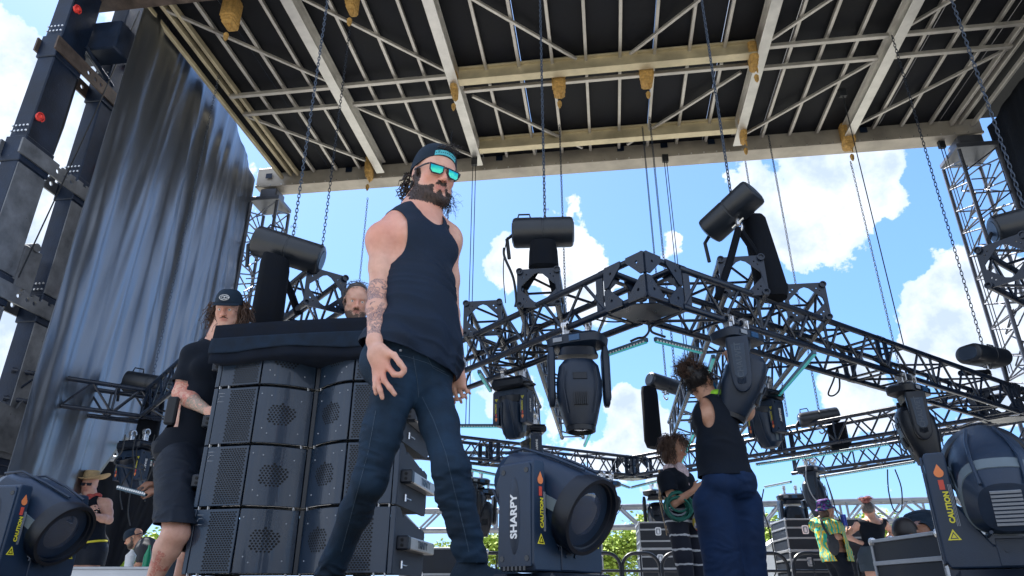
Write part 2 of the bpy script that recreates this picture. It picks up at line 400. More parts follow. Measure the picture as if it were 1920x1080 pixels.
def vinyl():
    m = bpy.data.materials.new('vinyl_black'); m.use_nodes = True; n = NT(m.node_tree); b = n.n['Principled BSDF']
    b.inputs['Base Color'].default_value = (.17, .185, .21, 1); b.inputs['Metallic'].default_value = 1.; b.inputs['Roughness'].default_value = .42; b.inputs['Specular IOR Level'].default_value = 1.0; b.inputs['IOR'].default_value = 1.9
    b.inputs['Coat Weight'].default_value = .5; b.inputs['Coat Roughness'].default_value = .25
    t = n.add('ShaderNodeTexCoord'); mp = n.add('ShaderNodeMapping'); mp.inputs['Scale'].default_value = (5, 5, .5); n.ln(t, 'Object', mp, 0)
    a = n.add('ShaderNodeTexNoise', i_Scale=2.2, i_Detail=7.0, i_Roughness=.6); n.ln(mp, 0, a, 'Vector')
    mp2 = n.add('ShaderNodeMapping'); mp2.inputs['Scale'].default_value = (2, 2, 2); n.ln(t, 'Object', mp2, 0)
    c = n.add('ShaderNodeTexNoise', i_Scale=3.0, i_Detail=6.0); n.ln(mp2, 0, c, 'Vector')
    s = n.math('ADD', a.outputs[0], n.math('MULTIPLY', c.outputs[0], .6))
    bp = n.add('ShaderNodeBump', i_Strength=.12, i_Distance=.03); n.l.new(s, bp.inputs['Height']); n.ln(bp, 0, b, 'Normal'); n.ln(bp, 0, b, 'Coat Normal')
    tr = n.add('ShaderNodeBsdfTranslucent'); tr.inputs[0].default_value = (.62, .66, .74, 1); n.ln(bp, 0, tr, 'Normal')
    ms = n.add('ShaderNodeMixShader'); ms.inputs[0].default_value = .06; n.ln(b, 0, ms, 1); n.ln(tr, 0, ms, 2); n.ln(ms, 0, n.n['Material Output'], 0)
    MAT['vinyl_black'] = m
vinyl()
curtain('side_curtain', W(-5.62, 6.05, 0), W(-6.22, 10.25, 0), 8.15, 7.50, lambda s: 2.15-1.25*max(0, min(1, (.42-s)/.2)), 'glossy black vinyl side curtain hanging in folds behind the steel tower', 3, 8)
_a, _b = at(40, 900, 10.4), at(372, 900, 10.6); _a.z = _b.z = 0
curtain('side_curtain', _a, _b, 3.1, 2.75, lambda s: max(0, (s-.47)/.5*2.15), 'black cloth drape hanging low behind the man in the straw hat', 11, 6, mname='cloth_black')
curtain('side_curtain', W(6.55, 10.35, 0), W(6.35, 5.6, 0), 7.5, 7.5, -.4, 'dark blue-black side curtain at the far right edge', 7, 4, amp=.03, mname='cloth_black')

curtain('side_curtain', W(-6.15, 7.1, 0), W(-6.75, 10.5, 0), 7.6, 7.4, 4.6, 'short black drape added to block the sun behind the top of the glossy curtain', 19, 4, mname='cloth_black', amp=.03)  # invented backing layer that keeps sunlight off the upper curtain

# ------------------------------------------------------------------ steel tower at the left
tw = thing('steel_tower', 'dark steel roof tower of two box columns with bracket plates and red clips', 'tower', W(-6.2, 6, 0))
def column(vc):
    m = MB()
    m.box(W(-6.11, vc, 3.3), (.11, .19, 4.75), (UU, VV, ZZ), .012)
    c = m.build('column', 'steel_dark', tw)
    return c
cA = column(5.6); cB = column(6.4)
for zc_ in (6.2, 4.78, 3.25, 1.75):
    for vc, par in ((5.6, cA), (6.4, cB)):
        m = MB(); m.box(W(-6.11, vc, zc_), (.125, .205, .16), (UU, VV, ZZ), .008); m.build('collar', 'steel_dark', par)
        m = MB()
        for i in range(5):
            for j in range(2): m.lathe(W(-6.20+i*.045, vc-.204, zc_+.22+j*.07), -VV, [(0, .012), (.008, .012), (.01, .0)], 8)
        m.build('bolt_row', 'clamp_silver', par)
    for du in (-.035, .222):
        worn = zc_ < 5.5
        pts = [(-.65, -.09), (.66, -.09), (.69, .03), (.6, .09)]
        if worn:
            for k in range(5): x = .42-.13*k; pts += [(x+.03, .09), (x+.03, .055), (x-.02, .055), (x-.02, .09)]
        pts += [(-.65, .09)]
        hol = [[(cx+.028*math.cos(t*math.pi/4), .005+.028*math.sin(t*math.pi/4)) for t in range(8)] for cx in (-.12, .0, .1)]
        m = MB(); m.prism(pts, W(-6.2+du+(.004 if du > 0 else 0), 6.0, zc_), VV, ZZ, UU, .022, hol)
        m.build('bracket_plate', 'steel_worn' if worn else 'steel_rust', tw, smooth=False)
for vc in (5.6, 6.4):          # worn lower sleeves, lighter steel
    m = MB(); m.box(W(-6.2+.204, vc, (4.6+3.43)/2), (.006, .19, (4.6-3.43)/2), (UU, VV, ZZ)); m.box(W(-6.2+.204, vc, 2.5), (.006, .19, .58), (UU, VV, ZZ)); m.box(W(-6.2+.204, vc, .9), (.006, .19, .6), (UU, VV, ZZ)); m.build('worn_face', 'steel_worn', tw, smooth=False)
m = MB(); m.prism([(-.7, -.3), (.75, -.35), (.62, .16), (.3, .22), (.25, .1), (.0, .12), (-.1, .35), (-.35, .1), (-.7, .5)], W(-5.96, 6.0, 2.05), VV, ZZ, UU, .03); m.build('gusset_plate', 'steel_worn', tw, smooth=False)
def clip(v, z):
    m = MB(); o = W(-5.985, v, z); m.lathe(o, UU, [(0, .045), (.02, .045), (.03, .02), (.06, .02)], 10); m.path([o+VV*(.05*math.cos(t))+ZZ*(.05*math.sin(t))+UU*.03 for t in [k*.55-1 for k in range(9)]], .007, 5)
    m.build('red_clip', 'red_tag', tw)
for px_, py_, v in ((142, 18, 5.6), (72, 220, 5.62), (240, 126, 6.4), (187, 318, 6.42), (124, 547, 6.42), (57, 810, 6.35), (40, 845, 6.2)):
    p = ray(px_, py_); du = p.dot(UU); q = Vector((0, 0, ZC))+p*(-5.985/du); clip(q.dot(VV), q.z)
m = MB(); m.box(W(-6.15, 6.0, 3.62), (.09, .12, .24), (UU, VV, ZZ), .01); m.tube(W(-6.26, 6.0, 3.88), W(-6.04, 6.0, 3.88), .05, 12); m.build('winch_block', 'steel_worn', tw)
m = MB()
m.path([W(-6.25, 5.98, 8.0), W(-6.2, 5.97, 5.5), W(-6.25, 5.95, 4.0), W(-6.2, 5.9, 2.0)], .03, 8); m.build('hose', 'cable_black', tw)
m = MB(); m.path([W(-5.9, 6.28, 7.6), W(-5.9, 6.05, 5.6), W(-5.9, 5.75, 3.4)], .008, 5); m.build('rope', 'cable_black', tw)
# dark rigging box and lamp bracket up in the tower head
m = MB(); ubox(m, -6.35, -5.7, 5.85, 6.15, 6.55, 7.0, .02); m.tube(W(-6, 5.75, 6.5), W(-6, 6.3, 6.35), .03, 8); m.tube(W(-6.1, 5.75, 6.6), W(-6.1, 6.3, 6.45), .03, 8); m.build('head_block', 'steel_dark', tw)

# ------------------------------------------------------------------ box trusses
def boxtruss(mb_ch, mb_br, A, B, w, h, r, rb, step, sides=True, n=10, X=None):
    A = Vector(A); B = Vector(B); d = (B-A).normalized(); L = (B-A).length
    up = ZZ if abs(d.z) < .9 else VV
    s = (X if X is not None else d.cross(up)).normalized(); up = s.cross(d).normalized()
    cs = [(i, j) for i in (-1, 1) for j in (-1, 1)]
    off = {c: s*(c[0]*w/2)+up*(c[1]*h/2) for c in cs}
    nseg = max(1, round(L/step)); st = L/nseg
    for k in range(nseg):
        p = A+d*(k*st); q = A+d*((k+1)*st); mid = (p+q)/2
        for c0, c1 in (((-1, -1), (-1, 1)), ((1, -1), (1, 1)), ((-1, -1), (1, -1)), ((-1, 1), (1, 1))):
            vert = c0[0] == c1[0]
            if vert:
                mb_br.tube(p+off[c0], mid+off[c1], rb, 6, cap=False); mb_br.tube(mid+off[c1], q+off[c0], rb, 6, cap=False)
            elif sides:
                (mb_br.tube(p+off[c0], p+off[c1], rb*.9, 6, cap=False) if k % 2 else mb_br.tube(p+off[c0], q+off[c1], rb*.9, 6, cap=False))
            if k and vert and k % 2 == 0: mb_br.tube(p+off[c0], p+off[c1], rb, 6, cap=False)
    return off, d, s, up, L
def endplate(mb, c, s, up, w, h, t, d):
    # frame plate with a diamond opening and bolt holes
    a, b = w/2+.022, h/2+.022; k = .80
    out = [(-a, -b), (a, -b), (a, b), (-a, b)]
    dm = [(0, -b*k), (a*k*.25, -b*k*.9), (a*k, -.02), (a*k, .02), (a*k*.25, b*k*.9), (0, b*k), (-a*k*.25, b*k*.9), (-a*k, .02), (-a*k, -.02), (-a*k*.25, -b*k*.9)]
    hol = [dm[::-1]]
    for i in (-1, 1):
        for j in (-1, 1):
            for q in ((.70, .56), (.56, .70)):
                x, y = i*a*q[0], j*b*q[1]; hol.append([(x+.0075*math.cos(tt*math.pi/3), y+.0075*math.sin(tt*math.pi/3)) for tt in range(6)])
    mb.prism(out, c, s, up, d, t, hol)
def truss(label, A, B, w=.34, h=.3, z=None, group='black box trusses of the rig', plateA=True, plateB=True, step=.46, flats=True, name='box_truss', matn='truss_black', r=.026, rb=.0125):
    A = Vector(A); B = Vector(B); c = (A+B)/2
    t = thing(name, label, 'truss', c, group)
    br = MB(); off, d, s, up, L = boxtruss(None, br, A, B, w, h, r, rb, step)
    for k, o in off.items():
        m = MB(); m.tube(A+o, B+o, r, 12); m.pipe(A+o-d*.012, A+o+d*.05, r*1.12, r*.8, 12); m.pipe(B+o-d*.05, B+o+d*.012, r*1.12, r*.8, 12)
        m.build('chord', matn, t)
    br.build('lacing', matn, t)
    for P, sg, on in ((A, 1, plateA), (B, -1, plateB)):
        if on: m = MB(); endplate(m, P+d*(sg*.012), s, up, w, h, .008, d); m.build('end_plate', matn, t, smooth=False)
        else:
            m = MB()
            for sd_ in (-1, 1): m.box(P+d*(sg*.06)+s*(sd_*w/2), (.035, .006, h/2), (d, s, up), .002)
            for sd_ in (-1, 1): m.box(P+d*(sg*.06)+up*(sd_*h/2), (.02, w/2, .006), (d, s, up), .002)
            m.build('end_frame', matn, t, smooth=False)
    return t
ZL, ZU = 2.40, 2.70         # centre heights of the lower and upper layer
dL = Vector((-.62, .785, 0)).normalized(); dR = Vector((.82, .572, 0)).normalized()
nL = Vector((dL.y, -dL.x, 0)); 
if nL.y < 0: nL = -nL
nR = Vector((-dR.y, dR.x, 0))
if nR.y < 0: nR = -nR
C0 = Vector((.905, 4.30, ZL)) + nL*0     # front vertical edge of the near corner
cen = C0 + (dL+dR)*.17*1.0               # centre of the corner block
near = cen
leftc = Vector((-2.75, 9.25, ZL)); rightc = Vector((5.62, 7.75, ZL)); farc = Vector((2.05, 12.05, ZL))
def side(a, b, label, split=2, **k):
    a = Vector(a); b = Vector(b); d = (b-a).normalized(); a2 = a+d*.2; b2 = b-d*.2; out = []
    for i in range(split):
        p = a2+(b2-a2)*(i/split); q = a2+(b2-a2)*((i+1)/split); out.append(truss(label[i], p+d*.004, q-d*.004, plateA=False, plateB=False, **k))
    return out
def corner(c, d1, label, name='corner_block', a=.17, b=.17, h=.3):
    t = thing(name, label, 'truss corner', c, 'corner blocks of the rig'); c = Vector(c); d1 = d1.normalized(); d2 = ZZ.cross(d1)
    m = MB()
    for i in (-1, 1):
        for j in (-1, 1):
            m.tube(c+d1*(i*a)+d2*(j*b)-ZZ*h/2, c+d1*(i*a)+d2*(j*b)+ZZ*h/2, .012, 8)
        for k in (-1, 1):
            m.tube(c+d1*(i*a)-d2*(b+.03)+ZZ*(k*h/2), c+d1*(i*a)+d2*(b+.03)+ZZ*(k*h/2), .024, 12); m.tube(c+d2*(i*b)-d1*(a+.03)+ZZ*(k*h/2), c+d2*(i*b)+d1*(a+.03)+ZZ*(k*h/2), .024, 12)
    m.build('corner_frame', 'truss_black', t)
    for nrm, s_, hw in ((d1, d2, b), (-d1, -d2, b), (d2, -d1, a), (-d2, d1, a)):
        for i in (-1, 1):
            for j in (-1, 1):
                x, y = i*hw, j*h/2; q = .142
                poly = [(x+i*.02, y), (x+i*.02, y-j*q), (x-i*.02, y-j*q), (x-i*q, y-j*.02), (x-i*q, y+j*.02), (x, y+j*.02)]
                hx, hy = x-i*.045, y-j*.045
                hol = [[(hx+.012*math.cos(tt), hy+.012*math.sin(tt)) for tt in [u*math.pi/4 for u in range(8)]]]
                mm = MB(); mm.prism(poly, c+nrm*((a if abs(nrm.dot(d1)) > .5 else b)+.026), s_, ZZ, nrm, .012, hol); mm.build('gusset', 'truss_black', t, smooth=False)
    m = MB(); m.prism([(-a, -b), (-a, b*.3), (-a*.3, b), (a, b), (a, -b*.3), (a*.3, -b)], c-ZZ*(h/2+.028), d1, d2, ZZ, .008); m.build('bottom_plate', 'truss_black', t, smooth=False)
    return t
side(near, leftc, ['black truss running left from the nearest corner block', 'black truss behind the walking man, farther half of the left side', 'left side far third'][:2])
side(near, rightc, ['black truss running right from the nearest corner block', 'black truss at the right edge below the small hoist, above the big fixture'])
side(leftc, farc, ['black truss low behind the nearest spotlight on the case', 'black truss meeting the farthest corner from the left'])
side(rightc, farc, ['black truss behind the hanging fixture at right, above the tie-dye shirt', 'black truss meeting the farthest corner from the right'])
corner(near, dL, 'nearest corner block with punched gusset plates, top centre of the rig')
corner(leftc, dL, 'corner block hidden behind the stacked speakers'); corner(rightc, dL, 'corner block at the right edge above the big grey fixture'); corner(farc, dL, 'farthest corner block, low in the middle of the rig')
# upper layer running up and down stage, plates towards the camera
def up_tr(u, v0, v1, lab): truss(lab, W(u, v0, ZU), W(u, v1, ZU), w=.31, plateB=False, group='upper trusses with diamond end plates')
up_tr(-1.04, 5.76, 9.6, 'upper truss with diamond end plate just right of the walking man')
up_tr(-.47, 5.15, 10.3, 'upper truss with diamond end plate under the middle hoist')
up_tr(1.15, 5.14, 10.8, 'upper truss with diamond end plate right of the nearest corner block')
up_tr(1.78, 5.75, 10.4, 'upper truss with diamond end plate, second right of the nearest corner block')
p5 = (atz(573, 567, 2.55)+atz(642, 583, 2.55))/2; p5.z = ZU
truss('upper truss with diamond end plate beside the head of the bearded man', p5, p5+dL*3.6, w=.31, plateB=False, group='upper trusses with diamond end plates')
p6 = atz(1858, 534, 2.55)+Vector((dR.y, -dR.x, 0))*.14; p6.z = ZU
truss('upper truss with diamond end plate at the right edge of the picture', p6, p6+dR*3.2, w=.31, plateB=False, group='upper trusses with diamond end plates')
# left diamond: truss crossing the curtain
l0 = Vector((-5.2, 6.95, ZL)); l1 = Vector((-4.03, 7.83, ZL)); nl = Vector((-.6, .8, 0)); l0 += nl*.16; l1 += nl*.16
truss('short black truss crossing in front of the glossy curtain at left', l0, l1, plateA=False, plateB=False, w=.32)
truss('black truss end behind the long-haired man, leading to the stacked speakers', l1+Vector((.05, -.1, 0)), l1+dL*-2.8+Vector((.05, -.1, 0)), plateA=False, plateB=False)
truss('black truss going back from the left corner above the drape', l1+Vector((0.25, .4, -.35)), l1+Vector((1.35, 1.1, -.35)), plateA=False, plateB=False)
truss('silver truss low in front of the dark drape at left', at(175, 835, 10.0), at(300, 850, 10.1), plateA=False, plateB=False, matn='silver_truss', w=.3)
# second, lower far line at the right
truss('second black truss below and behind the right side of the rig', Vector((4.75, 11.75, ZL)), Vector((6.9, 8.9, ZL)), plateA=False, plateB=False)
truss('far black truss between the nearest spotlight and the woman with dreadlocks', Vector((-3.2, 12.6, 2.72)), Vector((.6, 12.6, 2.72)), plateA=False, plateB=False, w=.1, h=.1, r=.02, rb=.008)
# silver deck-height truss at the back
truss('long silver truss spanning the back behind the two women', Vector((.2, 16.2, 1.98)), Vector((11.5, 15.2, 2.12)), w=.4, h=.42, step=.9, plateA=False, plateB=False, matn='silver_truss', r=.045, rb=.026, group='silver trusses')
truss('silver truss at the back glimpsed left of the walking man', Vector((-6.5, 16.6, 1.95)), Vector((-.3, 16.3, 1.97)), w=.4, h=.42, step=.9, plateA=False, plateB=False, matn='silver_truss', r=.045, rb=.026, group='silver trusses')
# lattice towers under the header
def tower(u, v, w_, label):
    t = thing('lattice_tower', label, 'tower', W(u, v, 0), 'lattice towers carrying the header')
    br = MB(); A = W(u, v, 0); B = W(u, v, 6.98); off, d, s, up, L = boxtruss(None, br, A, B, w_, w_, .03, .014, .42, X=UU)
    for o in off.values(): m = MB(); m.tube(A+o, B+o, .03, 10); m.build('chord', 'tower_grey', t)
    inner = MB(); boxtruss(None, inner, A, B, w_*.6, w_*.6, .03, .012, .5, X=UU); inner.build('inner_lacing', 'tower_grey', t)
    br.build('lacing', 'tower_grey', t)
    m = MB(); m.box(W(u, v, 7.05), (w_/2+.03, w_/2+.03, .04), (UU, VV, ZZ), .01); m.box(W(u, v, 7.2), (w_/3, w_/3, .12), (UU, VV, ZZ), .02); m.build('head_block', 'tower_grey', t)
tower(-5.92, 10.45, .5, 'silver lattice tower beside the glossy black curtain at left')
tower(6.2, 10.45, .58, 'silver lattice tower under the header at the right edge')
# ------------------------------------------------------------------ chains, ropes, straps
def chain(label, x, y, z0, z1, pitch=.036, r=.0045, m='chain_steel', swing=0., group='hoist chains hanging from the roof'):
    mb = MB(); n = int((z1-z0)/pitch); L = pitch*.5+r*1.1; Wd = pitch*.30
    base = []
    for i in range(8):
        a = 2*math.pi*i/8; base.append((Wd*math.cos(a), (L-Wd)*(1 if math.sin(a) > 0 else -1)*(abs(math.sin(a)) > .01)+Wd*math.sin(a)))
    for k in range(n):
        zc_ = z1-pitch*(k+.5); t = (z1-zc_)/(z1-z0); sx = swing*math.sin(math.pi*t)
        ang = (k % 2)*math.pi/2+.5; X = Vector((math.cos(ang), math.sin(ang), 0)); c = Vector((x+sx, y, zc_)); 
        Y = X.cross(ZZ); vs = []
        for i in range(8):
            p = base[i]; q = base[(i+1) % 8]; q0 = base[i-1]; tn = Vector((q[0]-q0[0], q[1]-q0[1])).normalized(); nx = Vector((tn.y, -tn.x))
            P = c+X*p[0]+ZZ*p[1]; N_ = X*nx.x+ZZ*nx.y
            for j in range(4): a = math.pi/2*j+.78; vs.append(P+N_*(r*math.cos(a))+Y*(r*math.sin(a)))
        mb.add(vs, [(i*4+j, i*4+(j+1) % 4, ((i+1) % 8)*4+(j+1) % 4, ((i+1) % 8)*4+j) for i in range(8) for j in range(4)])
    o = mb.build('chain', m, org=(x, y, z0), angle=None); return tag(o, label, 'chain', group)
ZR = 7.36
def top(px, py, z=ZR): p = atz(px, py, z); return p.x, p.y
def xy_at(px, py, Y): p = at(px, py, Y); return p
ROPEG = 'steel wire ropes hanging below the header'
def rope(label, pxy0, pxy1, Y, z1=7.3, dx=.05, n=2):
    a = at(*pxy1, Y); m = MB()
    for i in range(n): m.tube((a.x+i*dx, Y, a.z), (a.x+i*dx, Y, z1), .007, 6)
    m.box((a.x+dx/2*(n-1), Y, z1), (.05, .03, .07)); o = m.build('wire_rope', 'cable_black', org=(a.x, Y, a.z)); tag(o, label, 'rope', ROPEG)
rope('pair of wire ropes just right of the walking man', 0, (873, 800), 10.1)
rope('pair of wire ropes right of the middle hoist', 0, (1286, 680), 10.0, dx=.04)
rope('wire rope dropping to the right truss from the strapped beam end', 0, (1695, 650), 8.3, n=1)
rope('pair of wire ropes near the right lattice tower', 0, (1893, 700), 9.6)
# tan rope straps on the beams
def strap(label, u, v, w_=.2, h=.34, drop=.15):
    m = MB()
    for k in range(3): m.box(W(u, v+(k-1)*.03, ZB+h/2-.08), (w_/2*(1-.1*k), .085+.012*k, h/2+.04*k), (UU, VV, ZZ), .03)
    m.path([W(u+.03*math.sin(t*2), v, ZB-.1-t*drop) for t in [0, .3, .6, 1]], .022, 6, .012)
    m.lathe(W(u, v, ZB-.14-drop), -ZZ, [(0, .015), (.03, .035), (.09, .03), (.13, .01)], 8)
    o = m.build('rigging_strap', 'strap_tan', org=W(u, v, ZB)); tag(o, label, 'strap', 'tan straps wrapped round the beams')
def uvz(px, py, z): p = atz(px, py, z); return p.dot(UU), p.dot(VV)
for (px_, py_), lab, k in (((432, 30), 'tan strap on the rusty beam at top left', {}), ((1048, 160), 'tan strap on the yellowed cross beam, left of two', {}), ((1212, 142), 'tan strap on the yellowed cross beam, right of two', {}),
        ((692, 320), 'tan strap on the end of the leftmost main beam', {'w_': .12}), ((1590, 262), 'frayed tan strap at the end of the right main beam', {'w_': .2, 'h': .4}), ((1412, 110), 'brown strap where the cross beam meets the right beam', {'w_': .12}), ((852, 165), 'brown strap where the cross beam meets the left beam', {'w_': .1}),
        ((1393, 250), 'small tan strap at the far end of the third beam', {'w_': .1}), ((660, 2), 'tan strap high up near the top edge', {'w_': .14})):
    u, v = uvz(px_, py_, ZB); strap(lab, u, v, **k)

def obround(w, h, n=20):
    pts = []; r = h/2
    for i in range(n):
        a = 2*math.pi*i/n; c, s_ = math.cos(a), math.sin(a); pts.append((r*c+(w/2-r)*(1 if c > 1e-6 else (-1 if c < -1e-6 else 0)), r*s_))
    return pts
def hoist(label, c, ax, L=.55, w=.27, h=.2, bag=True, bagrot=(0, 0), sling=None, chain_top=ZR, chain_lab=None, pitch=.036, text=None, bagL=.7, wup=None, swing=0., chm='chain_steel'):
    c = Vector(c); t = thing('chain_hoist', label, 'chain hoist', c, 'black chain hoists of the rig'); ax = Vector(ax).normalized()
    s = ax.cross(ZZ).normalized() if wup is None else Vector(wup); up = s.cross(ax).normalized()
    prof = obround(w, h, 28)
    def ring(k, sc): return [c+ax*k+s*(p[0]*sc)+up*(p[1]*sc) for p in prof]
    m = MB(); m.loft([ring(-L/2, .82), ring(-L/2+.01, .95), ring(-L/2+.03, 1), ring(-.01, 1), ring(-.006, .975), ring(.006, .975), ring(.01, 1), ring(L/2-.03, 1), ring(L/2-.01, .95), ring(L/2, .82)]); m.build('motor_body', 'hoist_black', t)
    m = MB(); m.loft([ring(-L/2-.006, .66), ring(-L/2+.002, .7)]); m.build('end_cap', 'grey_plastic', t)
    m = MB(); m.loft([ring(L/2-.002, .7), ring(L/2+.006, .66)]); m.build('end_cap', 'grey_plastic', t)
    m = MB(); b = c-up*(h/2); m.tube(b+up*.01, b-ZZ*.05, .02, 10); m.path([b-ZZ*.05+ax*(.035*math.sin(q))-ZZ*(.035-.035*math.cos(q)) for q in [k*.6 for k in range(9)]], .011, 6)
    m.tube(b-ZZ*.03-ax*.06, b-ZZ*.03+ax*.06, .012, 8); m.build('hook', 'clamp_silver', t)
    m = MB(); a0 = c+up*(h/2); m.path([a0-ax*(L*.42), a0-ax*(L*.4)+up*.05, a0-ax*(L*.22)+up*.05, a0-ax*(L*.2)], .008, 6); m.path([c-ax*(L/2)-s*.03, c-ax*(L/2+.05)-ZZ*.06, c-ax*(L/2+.03)-ZZ*.25], .016, 6); m.build('handle', 'rubber_black', t)
    if bag:
        m = MB(); o = c+ax*bagrot[0]-ZZ*(h/2+.03)+s*bagrot[1]; rr = []
        for z_, q in ((0, .9), (-.08, 1), (-bagL*.5, 1.02), (-bagL*.9, 1.06), (-bagL, .8)):
            rr.append([o+ZZ*z_+ax*(p[0]*q)+s*(p[1]*q) for p in obround(.24, .17, 20)])
        m.loft(rr); m.build('chain_bag', 'cloth_black', t)
    if sling:
        for e in sling: m = MB(); e = Vector(e); mid = (b-ZZ*.08+e)/2; m.path([b-ZZ*.08, mid+Vector((.01, 0, .0)), e], .03, 8); m.build('sling', 'cloth_black', t)
    if text:
        fr = frame_mtx(c+ax*.05-Vector((0, 1, 0))*0+(-s if s.y > 0 else s)*(w/2+.002), up, -ax)
        text_mesh(text, .07, frame_mtx(c+ax*.06+(s if s.y < 0 else -s)*(w/2+.0015), ax if ax.x > 0 else -ax, up), 'worn_label', 'text_mid', t, .0006)
    if chain_lab: chain(chain_lab, c.x+.02, c.y, c.z+h/2-.02, chain_top, pitch, swing=swing, m=chm)
    return t
mat('hoist_black', (.012, .017, .026), .36, 0, .3, 6, .1, 200, .6, scratch=(.25, .28, .3), scr_amt=.71)
hoist('black hoist hanging left of the walking man above the PA', at(541, 470, 5.1), (.95, .15, -.26), L=.57, w=.27, h=.25, bagrot=(-.06, .14), sling=[at(470, 600, 5.4), at(560, 590, 5.3)], chain_lab='bright thick chain dropping left of the walking man', text='INC', bagL=.62, swing=-.0)
hoist('black hoist hanging level above the middle of the rig', at(1018, 436, 5.35), (1, -.05, 0), L=.53, w=.27, h=.27, bag=True, bagrot=(0, .12), bagL=.26, sling=[at(985, 540, 5.3), at(1040, 545, 5.3)], chain_lab='thick chain straight up from the middle hoist', text='CM')
hoist('black hoist tilted up with its oblong end showing, right of centre', at(1371, 398, 5.0), (.62, -.62, .42), L=.5, w=.29, h=.2, bag=False, sling=[at(1345, 560, 4.95), at(1430, 500, 5.1)], chain_lab='thick chain down to the tilted hoist right of centre')
hoist('small hoist with oblong end beside the right truss', at(1845, 668, 7.2), (-.9, -.42, -.02), L=.55, w=.3, h=.2, bag=False, sling=[at(1800, 700, 7.1)], chain_lab='long dark chain down to the small hoist at right', pitch=.05, chm='chain_steel_dark')
hoist('small round hoist left of the curly-haired rigger', at(1247, 720, 9.2), (-.85, -.5, .1), L=.55, w=.22, h=.2, bagrot=(.3, .0), bagL=.8, chain_lab='thin dark chain down to the hoist beside the curly-haired rigger', pitch=.04, chm='chain_steel_dark')
hoist('small hoist lying on the far right truss', at(1535, 783, 9.4), (.97, -.2, .12), L=.52, w=.24, h=.2, bagrot=(.2, .0), bagL=.35, chain_lab='thin dark chain down to the hoist on the far right truss', pitch=.045, chm='chain_steel_dark')
hoist('black hoist cut by the right edge of the picture', at(1925, 417, 4.9), (.9, -.3, .15), L=.5, w=.26, h=.24, bag=False, chain_lab='bright thick chain at the far right', pitch=.045)
hoist('black hoist behind the short truss in front of the curtain', at(280, 722, 8.0), (.95, .2, -.12), L=.55, w=.27, h=.25, bag=True, bagrot=(.12, .1), bagL=.7, chain_lab='long chain hanging in front of the glossy curtain', pitch=.045)
# loose chain bag leaning behind the tilted hoist
def bag():
    a = at(1412, 408, 5.15); b = at(1452, 560, 5.05); d = (b-a).normalized(); s = d.cross(Vector((0, 1, 0))).normalized(); q = d.cross(s); rr = []
    for k, sc in ((0, .85), (.04, 1), (.5, 1.15), (.9, 1.25), (1, 1.0)):
        rr.append([a+(b-a)*k+s*(p[0]*sc)+q*(p[1]*sc) for p in obround(.2, .15, 20)])
    o = MB().loft(rr).build('chain_bag', 'cloth_black', org=a); tag(o, 'tall black chain bag slung beside the tilted hoist', 'bag')
bag()
p = top(1048, 205); chain('thin chain from the left strap of the cross beam', p[0], p[1], 2.9, ZR-.3, .045, m='chain_steel_dark')
p = top(1215, 190); chain('thin chain from the right strap of the cross beam', p[0], p[1], 2.9, ZR-.3, .045, m='chain_steel_dark')
p = top(660, 20); chain('thin chain falling from the top edge left of the walking man', p[0], p[1], 2.7, ZR-.1, .045, m='chain_steel_dark')
p = top(692, 345); chain('thin chain hanging close behind the walking man', p[0], p[1], 2.5, ZR-.3, .045, m='chain_steel_dark')
p = top(848, 215); chain('thin chain just right of the head of the walking man', p[0], p[1], 2.6, ZR-.3, .045, m='chain_steel_dark')
p = top(1393, 275); chain('short thin chain behind the tilted hoist', p[0], p[1], 2.7, ZR-.3, .045, m='chain_steel_dark')
p = top(1588, 275); chain('thin chain from the frayed strap to the right truss', p[0], p[1], 2.6, ZR-.3, .045, m='chain_steel_dark')

